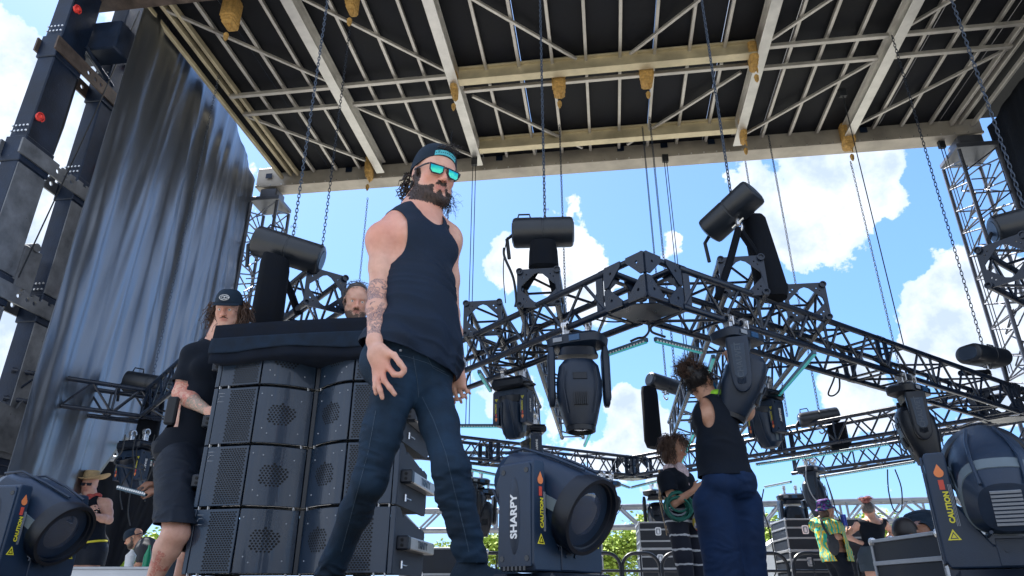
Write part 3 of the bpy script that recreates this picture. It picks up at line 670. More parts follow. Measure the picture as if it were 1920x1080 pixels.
# ------------------------------------------------------------------ moving lights
def rrect(w, h, n=24, e=3.0):
    out = []
    for i in range(n):
        a = 2*math.pi*i/n; c, s_ = math.cos(a), math.sin(a); out.append((math.copysign(abs(c)**(2/e), c)*w/2, math.copysign(abs(s_)**(2/e), s_)*h/2))
    return out
def rloft(mb, rings, T, n=24):   # rings: (z along, w, h, ox, oy, exponent) in frame T
    rr = []
    for z_, w_, h_, ox, oy, e in rings: rr.append([T @ Vector((p[0]+ox, p[1]+oy, z_)) for p in rrect(w_, h_, n, e)])
    return mb.loft(rr)
I4 = Matrix.Identity(4)
def beam_light(label, loc, yaw, tilt, hang=False, group='beam moving lights', big=True, s=1., pan=0., roll=None, rearband=False):
    """yoke with two arms round a faceted head; origin at the foot of its base"""
    t = thing('moving_light', label, 'stage light', loc, group, rot=(math.pi if hang else 0, 0, R(yaw)))
    if s != 1: t.scale = (s, s, s)
    V = Vector
    m = MB(); m.box(V((0, 0, .055)), (.165, .135, .045), None, .02); m.box(V((0, 0, .006)), (.15, .12, .006), None, .003)
    b = m.build('base', 'black_plastic_dark', t, local=True)
    m = MB()
    for sx_ in (-1, 1): m.path([V((sx_*.165, -.07, .055)), V((sx_*.2, -.06, .055)), V((sx_*.2, .06, .055)), V((sx_*.165, .07, .055))], .011, 8)
    m.box(V((0, .136, .055)), (.06, .002, .02)); m.build('handle', 'rubber_black', b, local=True)
    if hang:
        for sx_ in (-.1, .1): m = MB(); m.box(V((sx_, 0, -.04)), (.02, .03, .04), None, .005); m.pipe(V((sx_-.02, 0, -.1)), V((sx_+.02, 0, -.1)), .042, .028, 12); m.build('clamp', 'clamp_silver', b, local=True)
    zb = .105
    m = MB(); poly = [(-.165, 0), (-.175, .02), (-.172, .312), (-.165, .322), (-.118, .322), (-.113, .31), (-.113, .17), (-.05, .06), (.05, .06), (.113, .17), (.113, .31), (.118, .322), (.165, .322), (.172, .312), (.175, .02), (.165, 0)]
    m.prism(poly, V((0, 0, zb)), V((1, 0, 0)), V((0, 0, 1)), V((0, 1, 0)), .14); yk = m.build('yoke', 'fixture_sky_tint', t, local=True, smooth=False)
    md = yk.modifiers.new('bevel', 'BEVEL'); md.width = .005; md.segments = 2; md.limit_method = 'ANGLE'
    for sx_ in (-1, 1):
        m = MB(); m.prism([(-.064, .012), (.064, .012), (.068, .03), (.062, .312), (-.058, .312), (-.064, .30)], V((sx_*.1765, 0, zb)), V((0, 1, 0)), V((0, 0, 1)), V((1, 0, 0)), .007)
        cv = m.build('side_cover', 'fixture_sky_tint', t, local=True, smooth=False); md = cv.modifiers.new('bevel', 'BEVEL'); md.width = .002; md.segments = 2
        m = MB()
        for yy, z_ in ((-.05, .29), (.045, .29), (-.05, .035), (.05, .035)): m.tube(V((sx_*.179, yy, zb+z_)), V((sx_*.1815, yy, zb+z_)), .0085, 12)
        for q in range(6): m.box(V((sx_*.1805, -.04+q*.016, zb+.008)), (.001, .0045, .006))
        m.build('screws', 'lens_black', cv, local=True, smooth=False)
        m = MB(); m.lathe(V((sx_*.180, 0, zb+.16)), V((sx_, 0, 0)), [(0, .115), (.0012, .112)], 24, sq=((0, 1, 0), .20)); m.build('inset', 'black_plastic', cv, local=True)
    m = MB(); m.box(V((0, -.071, zb+.04)), (.045, .003, .036), None, .002); m.tube(V((-.022, -.0735, zb+.045)), V((-.022, -.078, zb+.045)), .006, 10); m.tube(V((.022, -.0735, zb+.045)), V((.022, -.078, zb+.045)), .006, 10); m.build('front_cover', 'fixture_sky_tint', t, local=True, smooth=False)
    if big:
        for sx_ in (-1, 1):
            cx = sx_*.139; X, Z = V((0, 0, 1)), V((1, 0, 0)); yf = -.0715
            text_mesh('SHARPY', .036, frame_mtx(V((sx_*.1818, 0, zb+.155)), V((0, 0, 1)), V((0, -sx_, 0))), 'lettering', 'text_white', t, .0004, .0012)
            text_mesh('CAUTION', .0195, frame_mtx(V((cx+.006, yf, zb+.165)), V((0, 0, 1)), V((-1, 0, 0))), 'caution_lettering', 'text_yellow', t, .0003, .0009)
            m = MB()
            for q in range(4):
                pass
            for q in range(3): m.box(V((cx+.0225-q*.0035-.0005, yf, zb+.17)), (.0008, .0004, .058))
            m.build('small_print', 'text_mid', t, local=True, smooth=False)
            m = MB(); m.prism([(0, .02), (-.017, -.01), (.017, -.01)], V((cx, yf, zb+.085)), V((1, 0, 0)), V((0, 0, 1)), V((0, 1, 0)), .0008); wt = m.build('warning_triangle', 'text_yellow', t, local=True, smooth=False)
            m = MB(); m.prism([(0, .0125), (-.0105, -.0065), (.0105, -.0065)], V((cx, yf-.0006, zb+.085)), V((1, 0, 0)), V((0, 0, 1)), V((0, 1, 0)), .0008, [[(0, .008), (-.0065, -.004), (.0065, -.004)]]); m.build('triangle_mark', 'lens_black', wt, local=True, smooth=False)
            m = MB(); m.prism([(.013*math.cos(a)*(1.0), .013*math.sin(a)) for a in [k*.449 for k in range(14)]]+[], V((cx, yf, zb+.262)), V((1, 0, 0)), V((0, 0, 1)), V((0, 1, 0)), .0008); m.prism([(-.012, .004), (0, .026), (.012, .004)], V((cx, yf, zb+.262)), V((1, 0, 0)), V((0, 0, 1)), V((0, 1, 0)), .0006); fm = m.build('hot_mark', 'text_orange', t, local=True, smooth=False)
            m = MB(); m.box(V((cx, yf, zb+.228)), (.007, .0004, .014)); m.build('red_print', 'text_red', t, local=True, smooth=False)
    # head about the pivot
    T = Matrix.Translation((0, 0, zb+.235)) @ Matrix.Rotation(R(90+tilt), 4, 'X')   # local +z of T = beam direction
    TR = T @ Matrix.Diagonal((1.0, 1.0, .88, 1)); T = T @ Matrix.Diagonal((1.04, 1.09, 1.04, 1))
    m = MB(); rloft(m, [(-.20, .07, .07, 0, 0, 2.6), (-.195, .13, .12, 0, .0, 2.6), (-.15, .185, .17, 0, 0, 3), (-.06, .198, .215, 0, 0, 3), (.03, .198, .225, 0, 0, 2.6), (.12, .205, .225, 0, 0, 2.2), (.15, .215, .225, 0, 0, 2)], T, 40)
    hd = m.build('head', 'fixture_sky_tint', t, local=True, angle=26)
    m = MB(); m.lathe(TR @ V((0, 0, .135)), (TR.to_3x3().normalized() @ V((0, 0, 1))), [(a_*1.05, b_*1.0) for a_, b_ in [(0, .114), (.004, .121), (.05, .124), (.062, .120), (.062, .108), (.05, .106), (.048, .101), (.01, .096)]], 48); m.build('lens_ring', 'black_plastic_dark', hd, local=True, angle=26)
    m = MB(); m.lathe(TR @ V((0, 0, .095)), (TR.to_3x3().normalized() @ V((0, 0, 1))), [(a_*1.05, b_*1.0) for a_, b_ in [(0, .0), (.0, .095), (.02, .097), (.052, .098)]], 32); m.lathe(TR @ V((0, 0, .10)), (TR.to_3x3().normalized() @ V((0, 0, 1))), [(a_*1.05, b_*1.0) for a_, b_ in [(0, .06), (.012, .045), (.02, .0)]], 24); m.build('reflector', 'lens_inner', hd, local=True)
    m = MB(); m.lathe(TR @ V((0, 0, .15)), (TR.to_3x3().normalized() @ V((0, 0, 1))), [(a_*1.05, b_*1.0) for a_, b_ in [(0, .0), (0, .096), (.006, .097), (.016, .085), (.026, .06), (.032, .03), (.034, .0)]], 40); m.build('lens', 'lens_glass', hd, local=True, angle=None)
    # flat faceted cowl on top with raised ridge lines
    m = MB()
    for sx_ in (-1, 1):
        m.path([T @ V((sx_*.035, -.115, .12)), T @ V((sx_*.05, -.112, .0)), T @ V((sx_*.055, -.10, -.12)), T @ V((sx_*.05, -.06, -.195))], .005, 6)
        m.path([T @ V((sx_*.035, .115, .12)), T @ V((sx_*.05, .112, .0)), T @ V((sx_*.055, .10, -.12)), T @ V((sx_*.05, .06, -.195))], .005, 6)
    m.build('ridge', 'fixture_sky_tint', hd, local=True)
    m = MB()
    for sx_ in (-1, 1):
        rr = []
        for z_ in (-.14, -.06, .02, .11, .138): w_ = .1015 if z_ > -.1 else .094; rr.append([T @ V((sx_*(w_+.001+(.006 if z_ > .1 else 0)), y_, z_)) for y_ in (-.016, .016)]+[T @ V((sx_*(w_-.01), y_, z_)) for y_ in (.016, -.016)])
        m.loft(rr)
    m.build('stripe', 'trim_grey', hd, local=True)
    m = MB()
    for q in range(9): m.box(T @ V((0, -.04+q*.01, -.199)), tuple((.034, .0028, .004)), tuple(T.to_3x3() @ V(a) for a in ((1, 0, 0), (0, 1, 0), (0, 0, 1))))
    if rearband:
        m2 = MB(); rloft(m2, [(-.1495, .19, .175, 0, 0, 3), (-.115, .197, .200, 0, 0, 3)], T, 40); m2.build('rear_band', 'trim_grey', hd, local=True, angle=26)
    m.build('vent', 'text_mid' if big else 'black_plastic', hd, local=True, smooth=False)
    return t
def spot_light(label, loc, yaw, tilt, pan=0, s=1., text=None, group='large spot moving lights hanging under the trusses', matn='black_plastic'):
    """hanging: origin at the chord its clamps grip"""
    V = Vector; t = thing('moving_light', label, 'stage light', loc, group, rot=(0, 0, R(yaw)))
    if s != 1: t.scale = (s, s, s)
    m = MB(); rloft(m, [(-.20, .30, .20, 0, 0, 3), (-.18, .42, .27, 0, 0, 4), (-.125, .44, .28, 0, 0, 4), (-.10, .36, .22, 0, 0, 5)], I4, 32); b = m.build('base', matn, t, local=True, angle=30)
    m = MB(); m.box(V((.03, -.142, -.15)), (.04, .004, .022)); m.build('display', 'screen_blue', b, local=True, smooth=False)
    m = MB(); m.box(V((-.1, -.142, -.15)), (.035, .003, .016)); m.build('sticker', 'text_mid', b, local=True, smooth=False)
    for sx_ in (-.09, .09):
        m = MB(); m.pipe(V((sx_-.02, 0, 0)), V((sx_+.02, 0, 0)), .043, .027, 14); m.box(V((sx_, 0, -.065)), (.018, .028, .035), None, .004); m.tube(V((sx_, -.05, .01)), V((sx_, -.05, -.06)), .007, 6); m.tube(V((sx_, .045, -.03)), V((sx_, .045, .04)), .009, 6); m.build('clamp', 'clamp_silver', b, local=True)
    P = Matrix.Rotation(R(pan), 4, 'Z')
    yk = MB(); rloft(yk, [(-.255, .30, .14, 0, 0, 4), (-.20, .26, .2, 0, 0, 3)], P, 24)
    for sx_ in (-1, 1):
        rr = []
        for z_, w_, y_ in ((-.20, .04, .16), (-.24, .055, .17), (-.30, .055, .165), (-.50, .052, .15), (-.57, .05, .135), (-.61, .045, .10), (-.63, .03, .04)):
            rr.append([P @ V((p[0]+sx_*.195, p[1], z_)) for p in rrect(w_, y_, 20, 4)])
        yk.loft(rr)
    yk = yk.build('yoke', matn, t, local=True, angle=35)
    for sx_ in (-1, 1):
        m = MB(); m.prism([(-.05, -.26), (.05, -.26), (.044, -.5), (.02, -.53), (-.02, -.53), (-.044, -.5)], P @ V((sx_*.2225, 0, 0)), P.to_3x3() @ V((0, 1, 0)), V((0, 0, 1)), P.to_3x3() @ V((1, 0, 0)), .008); m.build('arm_cover', 'grey_plastic', yk, local=True, smooth=False)
        if text: text_mesh(text, .062, frame_mtx(P @ V((sx_*.2275, 0, -.39)), V((0, 0, 1)), P.to_3x3() @ V((0, -sx_, 0))), 'lettering', 'text_dim', yk, .0015, .001)
        m = MB()
        for k in range(7): m.box(P @ V((sx_*.2225, -.03+k*.01, -.56+abs(k-3)*.004)), (.003, .003, .02))
        m.build('ribs', matn, yk, local=True, smooth=False)
    T = P @ Matrix.Translation((0, 0, -.50)) @ Matrix.Rotation(R(180+tilt), 4, 'X')
    m = MB(); rloft(m, [(-.215, .12, .12, 0, 0, 3), (-.205, .22, .2, 0, 0, 3), (-.16, .29, .27, 0, 0, 3), (-.05, .325, .31, 0, 0, 3.2), (.06, .32, .30, 0, 0, 3.2), (.24, .235, .23, 0, 0, 2.8), (.27, .215, .215, 0, 0, 2.4), (.275, .2, .2, 0, 0, 2)], T, 40)
    hd = m.build('head', matn, t, local=True, angle=28)
    D = T.to_3x3() @ V((0, 0, 1))
    m = MB(); m.lathe(T @ V((0, 0, .255)), D, [(0, .1), (.002, .108), (.05, .104), (.055, .095), (.04, .088), (.02, .085)], 36); m.build('lens_ring', 'black_plastic_dark', hd, local=True, angle=26)
    m = MB(); m.lathe(T @ V((0, 0, .268)), D, [(0, 0), (0, .085), (.01, .085), (.025, .05), (.03, 0)], 32); m.build('lens', 'lens_glass', hd, local=True, angle=None)
    ax3 = tuple(T.to_3x3() @ V(a) for a in ((1, 0, 0), (0, 1, 0), (0, 0, 1)))
    m = MB()
    for sy in (-1, 1):
        m.box(T @ V((0, sy*.1555, -.06)), (.05, .004, .025), ax3, .003)
        for k in range(7): m.box(T @ V((-.042+k*.014, sy*.148, .1)), (.0035, .012, .045), ax3)
    m.build('vent', 'black_plastic_dark', hd, local=True, smooth=False)
    m = MB()
    for sx_ in (-1, 1): m.path([T @ V((sx_*.11, -.155, -.12)), T @ V((sx_*.12, -.157, 0)), T @ V((sx_*.09, -.125, .2))], .005, 6); m.path([T @ V((sx_*.11, .155, -.12)), T @ V((sx_*.12, .157, 0)), T @ V((sx_*.09, .125, .2))], .005, 6)
    m.build('ridge', matn, hd, local=True)
    return t
mat('screen_blue', (.03, .09, .2), .15, 0, 0)
# three foreground beam lights standing on the riser
beam_light('sky-tinted black beam light in the bottom centre, lens towards the right', at(1036, 1074, 2.0)-Vector((0, 0, .105*.85)), 48, 26, s=.85)
beam_light('sky-tinted black beam light at the lower left corner beside the man in the straw hat', at(36, 1085, 2.2)-Vector((0, 0, .105*.76)), 78, 28, s=.77)
beam_light('sky-tinted black beam light at the lower right corner, back of its head towards the camera', at(1912, 1066, 2.75)-Vector((0, 0, .105*1.32)), -30, 206, s=1.32, rearband=True)
def hang_at(px, py, z=2.25, lift=0.): p = atz(px, py, z); p.z = z+lift; return p
spot_light('large spot light hanging under the left truss with its face to the camera, centre', hang_at(1081, 609), -32+6, 0, pan=24, text=None, s=1.0)
spot_light('large lettered spot light hanging before the head of the curly-haired rigger', hang_at(1378, 603), 35, -24, pan=-146, text='CHAUVET', s=.92)
spot_light('large spot light hanging from the right truss between the far hoist and the big fixture', hang_at(1696, 706), 35, 8, pan=-142, text='CHAUVET', s=.98, matn='black_plastic_dark')
spot_light('large spot light hanging low behind the left shoulder of the tie-dye shirt', hang_at(1517, 862, 2.22), 35, -8, pan=25, s=.98)
spot_light('large spot light hanging low right of the rigger in blue trousers', hang_at(1480, 915, 2.02), -10, 6, pan=12, s=1.0)
spot_light('dark spot light tilted behind the woman with dreadlocks', hang_at(1228, 908, 2.2), 35, -40, pan=-50, s=1.05, matn='black_plastic_dark')
spot_light('dark spot light hidden behind the foreground spotlight, right of it', hang_at(1138, 890, 2.2), 35, 30, pan=60, s=1.0, matn='black_plastic_dark')
spot_light('dark spot light hanging right of the knee of the walking man', hang_at(893, 885, 2.2), 35, 10, pan=40, s=1.0, matn='black_plastic_dark')
spot_light('dark spot light low behind the shin of the walking man', hang_at(905, 905, 2.05), 10, 4, pan=10, s=1.0, matn='black_plastic_dark')
G2 = 'small beam lights hanging under the trusses'
def hb(label, px, py, yaw, tilt, z=2.25, s=.95): p = hang_at(px, py, z, -.1*s); beam_light(label, p, yaw, tilt, hang=True, group=G2, s=s)
hb('black beam light hanging under the left truss beside the watch of the walking man', 962, 694, 150, 80)
hb('black beam light hanging from the short truss in front of the curtain', 137, 795, 150, 72, s=.95)
hb('black beam light hanging behind the lettered spot light and the rigger', 1425, 718, 120, 85, 2.25)
hb('grey beam light seen small under the upper truss, above the foreground spotlight', 1000, 785, 100, 70, 2.35)
hb('black beam light among the cables left of the long-haired man', 262, 812, 160, 60, 2.0)

# ------------------------------------------------------------------ led bars and cables
def led(label, a, b, za=2.1, zb=2.1, w=.015, both=False):
    A = atz(*a, za); B = atz(*b, zb); t = thing('led_bar', label, 'led bar', (A+B)/2, 'teal led bars fixed along the trusses'); d = (B-A).normalized(); s = d.cross(ZZ).normalized(); L = (B-A).length/2
    m = MB(); m.box((A+B)/2+ZZ*.018, (L, w, .016), (d, s, s.cross(d)), .004); m.build('housing', 'led_housing', t, smooth=False)
    m = MB(); m.box((A+B)/2-ZZ*.0, (L-.01, w*.75, .006), (d, s, s.cross(d))); k = int(2*L/.03)
    st = m.build('light_strip', 'led_teal', t, smooth=False)
    m = MB()
    for i in range(k): m.box(A+d*(.015+i*.03)+s*(-w*.9 if s.y > 0 else w*.9)*1.0+ZZ*.006, (.008, .003, .006), (d, s, s.cross(d)))
    m.build('diodes', 'text_white', t, smooth=False)
    return t
LEDS = [((1129, 670), (1214, 641), 'left of the corner block'), ((1228, 640), (1317, 662), 'right of the corner block'), ((1528, 664), (1452, 752), 'slanting down towards the far right truss'), ((1418, 873), (1668, 834), 'long one under the far right truss'),
        ((1530, 898), (1716, 868), 'lower one with loose cables under the far right truss'), ((1434, 915), (1484, 905), 'short one above the low hanging spot light'), ((1122, 896), (1180, 916), 'left of the farthest corner'), ((1183, 916), (1244, 901), 'right of the farthest corner'),
        ((862, 801), (944, 801), 'level one left of the foreground spotlight'), ((872, 880), (930, 892), 'under the far left truss beside the jeans'), ((876, 905), (930, 912), 'second under the far left truss'), ((898, 700), (920, 735), 'short slanting one beside the watch'),
        ((1096, 838), (1112, 802), 'short upright one under the middle spot light'), ((1278, 868), (1300, 815), 'beside the woman with dreadlocks'), ((1316, 740), (1338, 672), 'beside the face of the curly-haired rigger'), ((220, 857), (260, 830), 'short bright one over the straw hat'), ((242, 859), (302, 864), 'level one right of the straw hat')]
for a, b, l in LEDS: led('teal led bar, '+l, a, b)
def cable(label, pts, r=.006, m='cable_black', group='loose cables of the rig'):
    # smooth the polyline
    P = [Vector(p) for p in pts]; out = []
    for i in range(len(P)-1):
        p0, p1, p2, p3 = P[max(i-1, 0)], P[i], P[i+1], P[min(i+2, len(P)-1)]
        for k in range(5):
            t = k/5; out.append(.5*((2*p1)+(p2-p0)*t+(2*p0-5*p1+4*p2-p3)*t*t+(3*p1-p0-3*p2+p3)*t**3))
    out.append(P[-1]); o = MB().path(out, r, 6).build('cable', m, org=P[0]); tag(o, label, 'cable', group)
def pc(pts, Y): return [at(x, y, Y) for x, y in pts]
cable('looped cable hanging below the right truss', pc([(1570, 690), (1562, 715), (1553, 738), (1562, 742), (1573, 732), (1574, 712), (1570, 690)], 6.2), .008)
cable('white cable looping from the far spot light to the bucket hat', pc([(1512, 870), (1512, 900), (1525, 932), (1545, 946), (1560, 940), (1551, 905)], 9.6), .008, 'text_mid')
cable('cable drooping from the lower led bar, left one', pc([(1664, 880), (1666, 920), (1676, 956), (1690, 955), (1690, 915), (1678, 880)], 9.0), .008)
cable('cable drooping behind the bun of the woman with hands on hips', pc([(1546, 890), (1560, 930), (1570, 965), (1590, 1000)], 9.4), .007)
cable('thin cable hanging left of the low spot light', pc([(1432, 917), (1428, 950), (1440, 985), (1455, 1060), (1452, 1080)], 9.4), .008)
cable('black cable from the middle hoist down its left side', pc([(945, 465), (946, 482), (962, 520), (968, 560), (966, 575)], 5.3), .012)
cable('cable tail dangling left of the middle hoist', pc([(951, 445), (945, 480), (944, 520), (948, 568)], 5.35), .005)
cable('curved cable under the nearest corner block, left', pc([(1215, 603), (1217, 620), (1208, 632), (1196, 634), (1182, 640)], 4.6), .009)
cable('curved cable under the nearest corner block, right', pc([(1242, 604), (1222, 612), (1222, 622), (1236, 628), (1248, 632)], 4.65), .009)
cable('cable running along the lower chord under the corner block', pc([(1115, 598), (1140, 603), (1170, 602), (1200, 590)], 4.7), .006)
random.seed(12)
for k, (x0, x1, yb) in enumerate(((262, 225, 955), (290, 268, 940), (255, 240, 985), (318, 300, 900), (235, 262, 900))):
    cable(['dangling cable left of the straw-hat man\'s truss, longest', 'dangling cable beside the hands holding an led bar', 'dangling cable with white plug above the crouching man', 'dangling cable close to the long-haired man', 'looped cable above the straw hat'][k], pc([(x0, 815), (x0-6, 845), (x0+random.uniform(-20, 5), 870), (x1+8, 900 if yb > 910 else 880), (x1, yb-30), (x1+4, yb)], 7.3-.2*k), .006, 'cable_black')
for k in range(7):   # bundles taped along the chords
    a = atz(900+k*30, 690-k*12, 2.25) if k < 4 else atz(1330+(k-4)*150, 590+(k-4)*45, 2.25)
    b = a+(dL*-.5 if k < 4 else dR*.6)
    cable('cable bundle lying in the near truss, '+['beside the watch', 'left of the middle lamp', 'above the middle lamp', 'under the middle hoist', 'behind the lettered lamp', 'in the middle of the right truss', 'near the right hanging lamp'][k], [a+ZZ*.05+nL*.1, (a+b)/2+ZZ*.01+nL*.2, (a*.3+b*.7)+ZZ*.09+nL*.15, b+ZZ*.03+nL*.2], .012)
# ------------------------------------------------------------------ stacked line-array speakers
mat('cabinet_face', (.012, .027, .054), .30, 0, .2, 3, .06, 300, .5, coat=.4)  # bluish sheen of the sky mixed into the black face colour
mat('cabinet_side', (.05, .065, .09), .7, 0, .5, 260, .5, 500)
mat('grille_hole', (.002, .003, .005), .8, 0, 0)
dx = Vector((at(334, 1075, 4.15).x, 4.15, 0)); PU0, PV0 = dx.dot(UU), dx.dot(VV)
BH = .358; PW = 1.21; REC = .17
def pface(x):      # depth of the front at x across the cabinet
    if x > PW/2: x = PW-x
    if x < .31: return .03-.03*(x/.31)
    t = (x-.31)/(.285); t = min(1, t); return REC*(t**1.7)
def ppt(x, y, z): return W(PU0+x, PV0+y, z)
def speaker(k, z0, label):
    t = thing('line_array_speaker', label, 'speaker', ppt(PW/2, .3, z0), 'speakers stacked on the dolly')
    h = BH-.008
    # cabinet: trapezoid sides, textured
    m = MB(); prof = [(.035, 0), (.66, 0), (.68, .05), (.68, .26), (.60, .275), (.58, .262), (.52, .28), (.50, .275), (.2, h-.03), (.18, h-.05), (.14, h-.02), (.1, h), (.035, h)]
    for s_, x in ((0, 0), (1, PW)):
        m2 = MB(); m2.prism(prof, ppt(x+(.008 if s_ == 0 else -.008), 0, z0), VV, ZZ, UU, .02); m2.build('side_panel', 'cabinet_side', t, smooth=False)
    m.prism([(.22, .01), (.64, .01), (.66, .25), (.22, h-.04)], ppt(PW/2, 0, z0), VV, ZZ, UU, PW-.05); m.build('cabinet', 'cabinet_side', t, smooth=False)
    # slot between boxes and bottom/top lips
    # panels following the front profile
    def panel(x0, x1, zz0, zz1, n, name, mt, off=0., th=.02):
        top_, bot_ = [], []; m = MB(); rings = []
        for i in range(n+1):
            x = x0+(x1-x0)*i/n; y = pface(x)-off
            rings.append([ppt(x, y, z0+zz0), ppt(x, y, z0+zz1), ppt(x, y+th, z0+zz1), ppt(x, y+th, z0+zz0)])
        m.loft(rings); o = m.build(name, mt, t, angle=35); md = o.modifiers.new('bevel', 'BEVEL'); md.width = .004; md.segments = 2; md.limit_method = 'ANGLE'; md.angle_limit = R(50)
        return o
    W1 = panel(.0, .028, 0, h, 1, 'end_trim', 'cabinet_face'); panel(PW-.028, PW, 0, h, 1, 'end_trim', 'cabinet_face')
    for s_ in (0, 1):
        f = (lambda x: x) if s_ == 0 else (lambda x: PW-x)
        a, b = f(.032), f(.302); wg = panel(min(a, b), max(a, b), .004, h-.004, 2, 'wing_panel', 'cabinet_face')
        a, b = f(.312), f(.588); hp = panel(min(a, b), max(a, b), .004, h-.004, 12, 'horn_panel', 'cabinet_face')
        # grille of hexagonal holes on the wing
        m = MB(); r = .0072; row = 0; z_ = .02
        while z_ < h-.018:
            x = .125+(row % 2)*.0088
            while x < .285:
                c = ppt(f(x), pface(f(x))-.0012, z0+z_); m.add([c+UU*(r*math.cos(q*math.pi/3))+ZZ*(r*.72*math.sin(q*math.pi/3)) for q in range(6)], [(0, 1, 2, 3, 4, 5)]); x += .0176
            z_ += .0118; row += 1
        m.build('grille', 'grille_hole', wg, smooth=False)
        m = MB(); row = 0; cz = h*.5; cx = .45; z_ = -.085
        while z_ < .086:
            x = -.1+(row % 2)*.0095
            while x < .1:
                if (x/.072)**2+(z_/.068)**2 < 1.0 and abs(x)+abs(z_)*.5 < .085:
                    xx = f(cx+x); y = pface(xx)-.0015; dydx = (pface(xx+.004)-pface(xx-.004))/.008; T_ = (UU+VV*dydx).normalized(); c = ppt(xx, y, z0+cz+z_); rr = .0074+.001*math.sin(x*300+z_*200)
                    m.add([c+T_*(rr*math.cos(q*math.pi/3+.3))+ZZ*(rr*.85*math.sin(q*math.pi/3+.3)) for q in range(6)], [(0, 1, 2, 3, 4, 5)])
                x += .0185
            z_ += .0138; row += 1
        m.build('port_holes', 'grille_hole', hp, smooth=False)
        m = MB()
        for xx, zz in ((.39, .29), (.54, .27), (.39, .06), (.54, .07), (.335, .30), (.36, .09)):
            x_ = f(xx); m.tube(ppt(x_, pface(x_)-.003, z0+zz), ppt(x_, pface(x_)+.004, z0+zz), .0042, 8)
        m.build('screws', 'text_mid', hp)
        if s_ == 0:
            sx = (UU).normalized()
            m = MB(); o = ppt(.04, pface(.04)-.002, z0+h-.075)
            def stroke(pts):
                m.path([o+UU*(p[0])+ZZ*(p[1]) for p in pts], .0022, 4)
            stroke([(.0, .04), (.05, .04), (.055, .03), (.045, .02), (.01, .02), (.0, .0)]); stroke([(.045, .02), (.07, .04)]); stroke([(.045, .02), (.065, .0)]); stroke([(.0, -.012), (.045, -.012)])
            m.build('raised_logo', 'text_mid', wg, smooth=False)
    m = MB(); m.box(ppt(PW/2, REC+.012, z0+h/2), (.012, .012, h/2-.002), (UU, VV, ZZ)); m.build('centre_post', 'black_plastic_dark', t, smooth=False)
    m = MB()
    for x in (.035, .095, .56, .64, PW-.1, PW-.04): m.box(ppt(x, pface(x)+.012, z0-.004), (.0015, .012, .009), (UU, VV, ZZ))
    m.build('spacer_marks', 'text_white', t, smooth=False)
    # side rail with lettering
    for s_, x, sg in ((0, 0, -1), (1, PW, 1)):
        m = MB(); m.box(ppt(x+sg*.035, .39, z0+.16), (.033, .30, .034), (UU, VV, ZZ), .006); r_ = m.build('side_rail', 'aluminium' if sg > 0 else 'black_plastic', t, smooth=False)
        m = MB(); m.box(ppt(x+sg*.035, .10, z0+.16), (.036, .03, .038), (UU, VV, ZZ), .008); cap_ = m.build('rail_end', 'black_plastic_dark', r_, smooth=False)
        m = MB()
        for q in (-.014, .014): m.lathe(ppt(x+sg*.035, .069, z0+.16+q), -VV, [(0, .0), (0, .009), (.002, .009), (.0025, 0)], 10)
        m.build('rail_holes', 'grille_hole', cap_, smooth=False)
        if sg > 0: text_mesh('TRINITY', .058, Matrix.Translation(-ORG[t]) @ frame_mtx(ppt(x+.0692, .40, z0+.16), VV, ZZ), 'lettering', 'text_dim', r_, .0008, .001)
        m = MB(); m.tube(ppt(x+sg*.012, .16, z0+.03), ppt(x+sg*.012, .16, z0+.07), .008, 8); m.path([ppt(x+sg*.015, .16, z0+.05), ppt(x+sg*.03, .2, z0+.045), ppt(x+sg*.02, .26, z0+.05)], .003, 5); m.build('locking_pin', 'clamp_silver', t)
    return t
zb0 = .50
for k, l in enumerate(('lowest of the stacked dark speakers', 'second speaker from the bottom of the stack', 'third speaker from the bottom of the stack', 'top speaker of the stack, half under the black cover')): speaker(k, zb0+k*BH, l)
# dolly under the stack
t = thing('speaker_dolly', 'aluminium-framed dolly carrying the stack of speakers', 'dolly', ppt(PW/2, .3, .34))
m = MB(); m.box(ppt(PW/2, .02, .462), (PW/2+.01, .03, .022), (UU, VV, ZZ), .004); m.box(ppt(PW/2, .62, .462), (PW/2+.01, .03, .022), (UU, VV, ZZ), .004)
for x in (.05, PW-.05): m.box(ppt(x, .32, .462), (.03, .27, .02), (UU, VV, ZZ), .004)
m.build('frame', 'aluminium', t, smooth=False)
for x in (.1, PW-.1):
    for y in (.05, .6):
        m = MB(); m.lathe(ppt(x-.02, y, .393), UU, [(0, .03), (.002, .048), (.036, .048), (.038, .03)], 20); wl = m.build('wheel', 'rubber_black', t); m = MB(); m.box(ppt(x, y, .428), (.03, .03, .012), (UU, VV, ZZ)); m.build('fork', 'clamp_silver', wl)
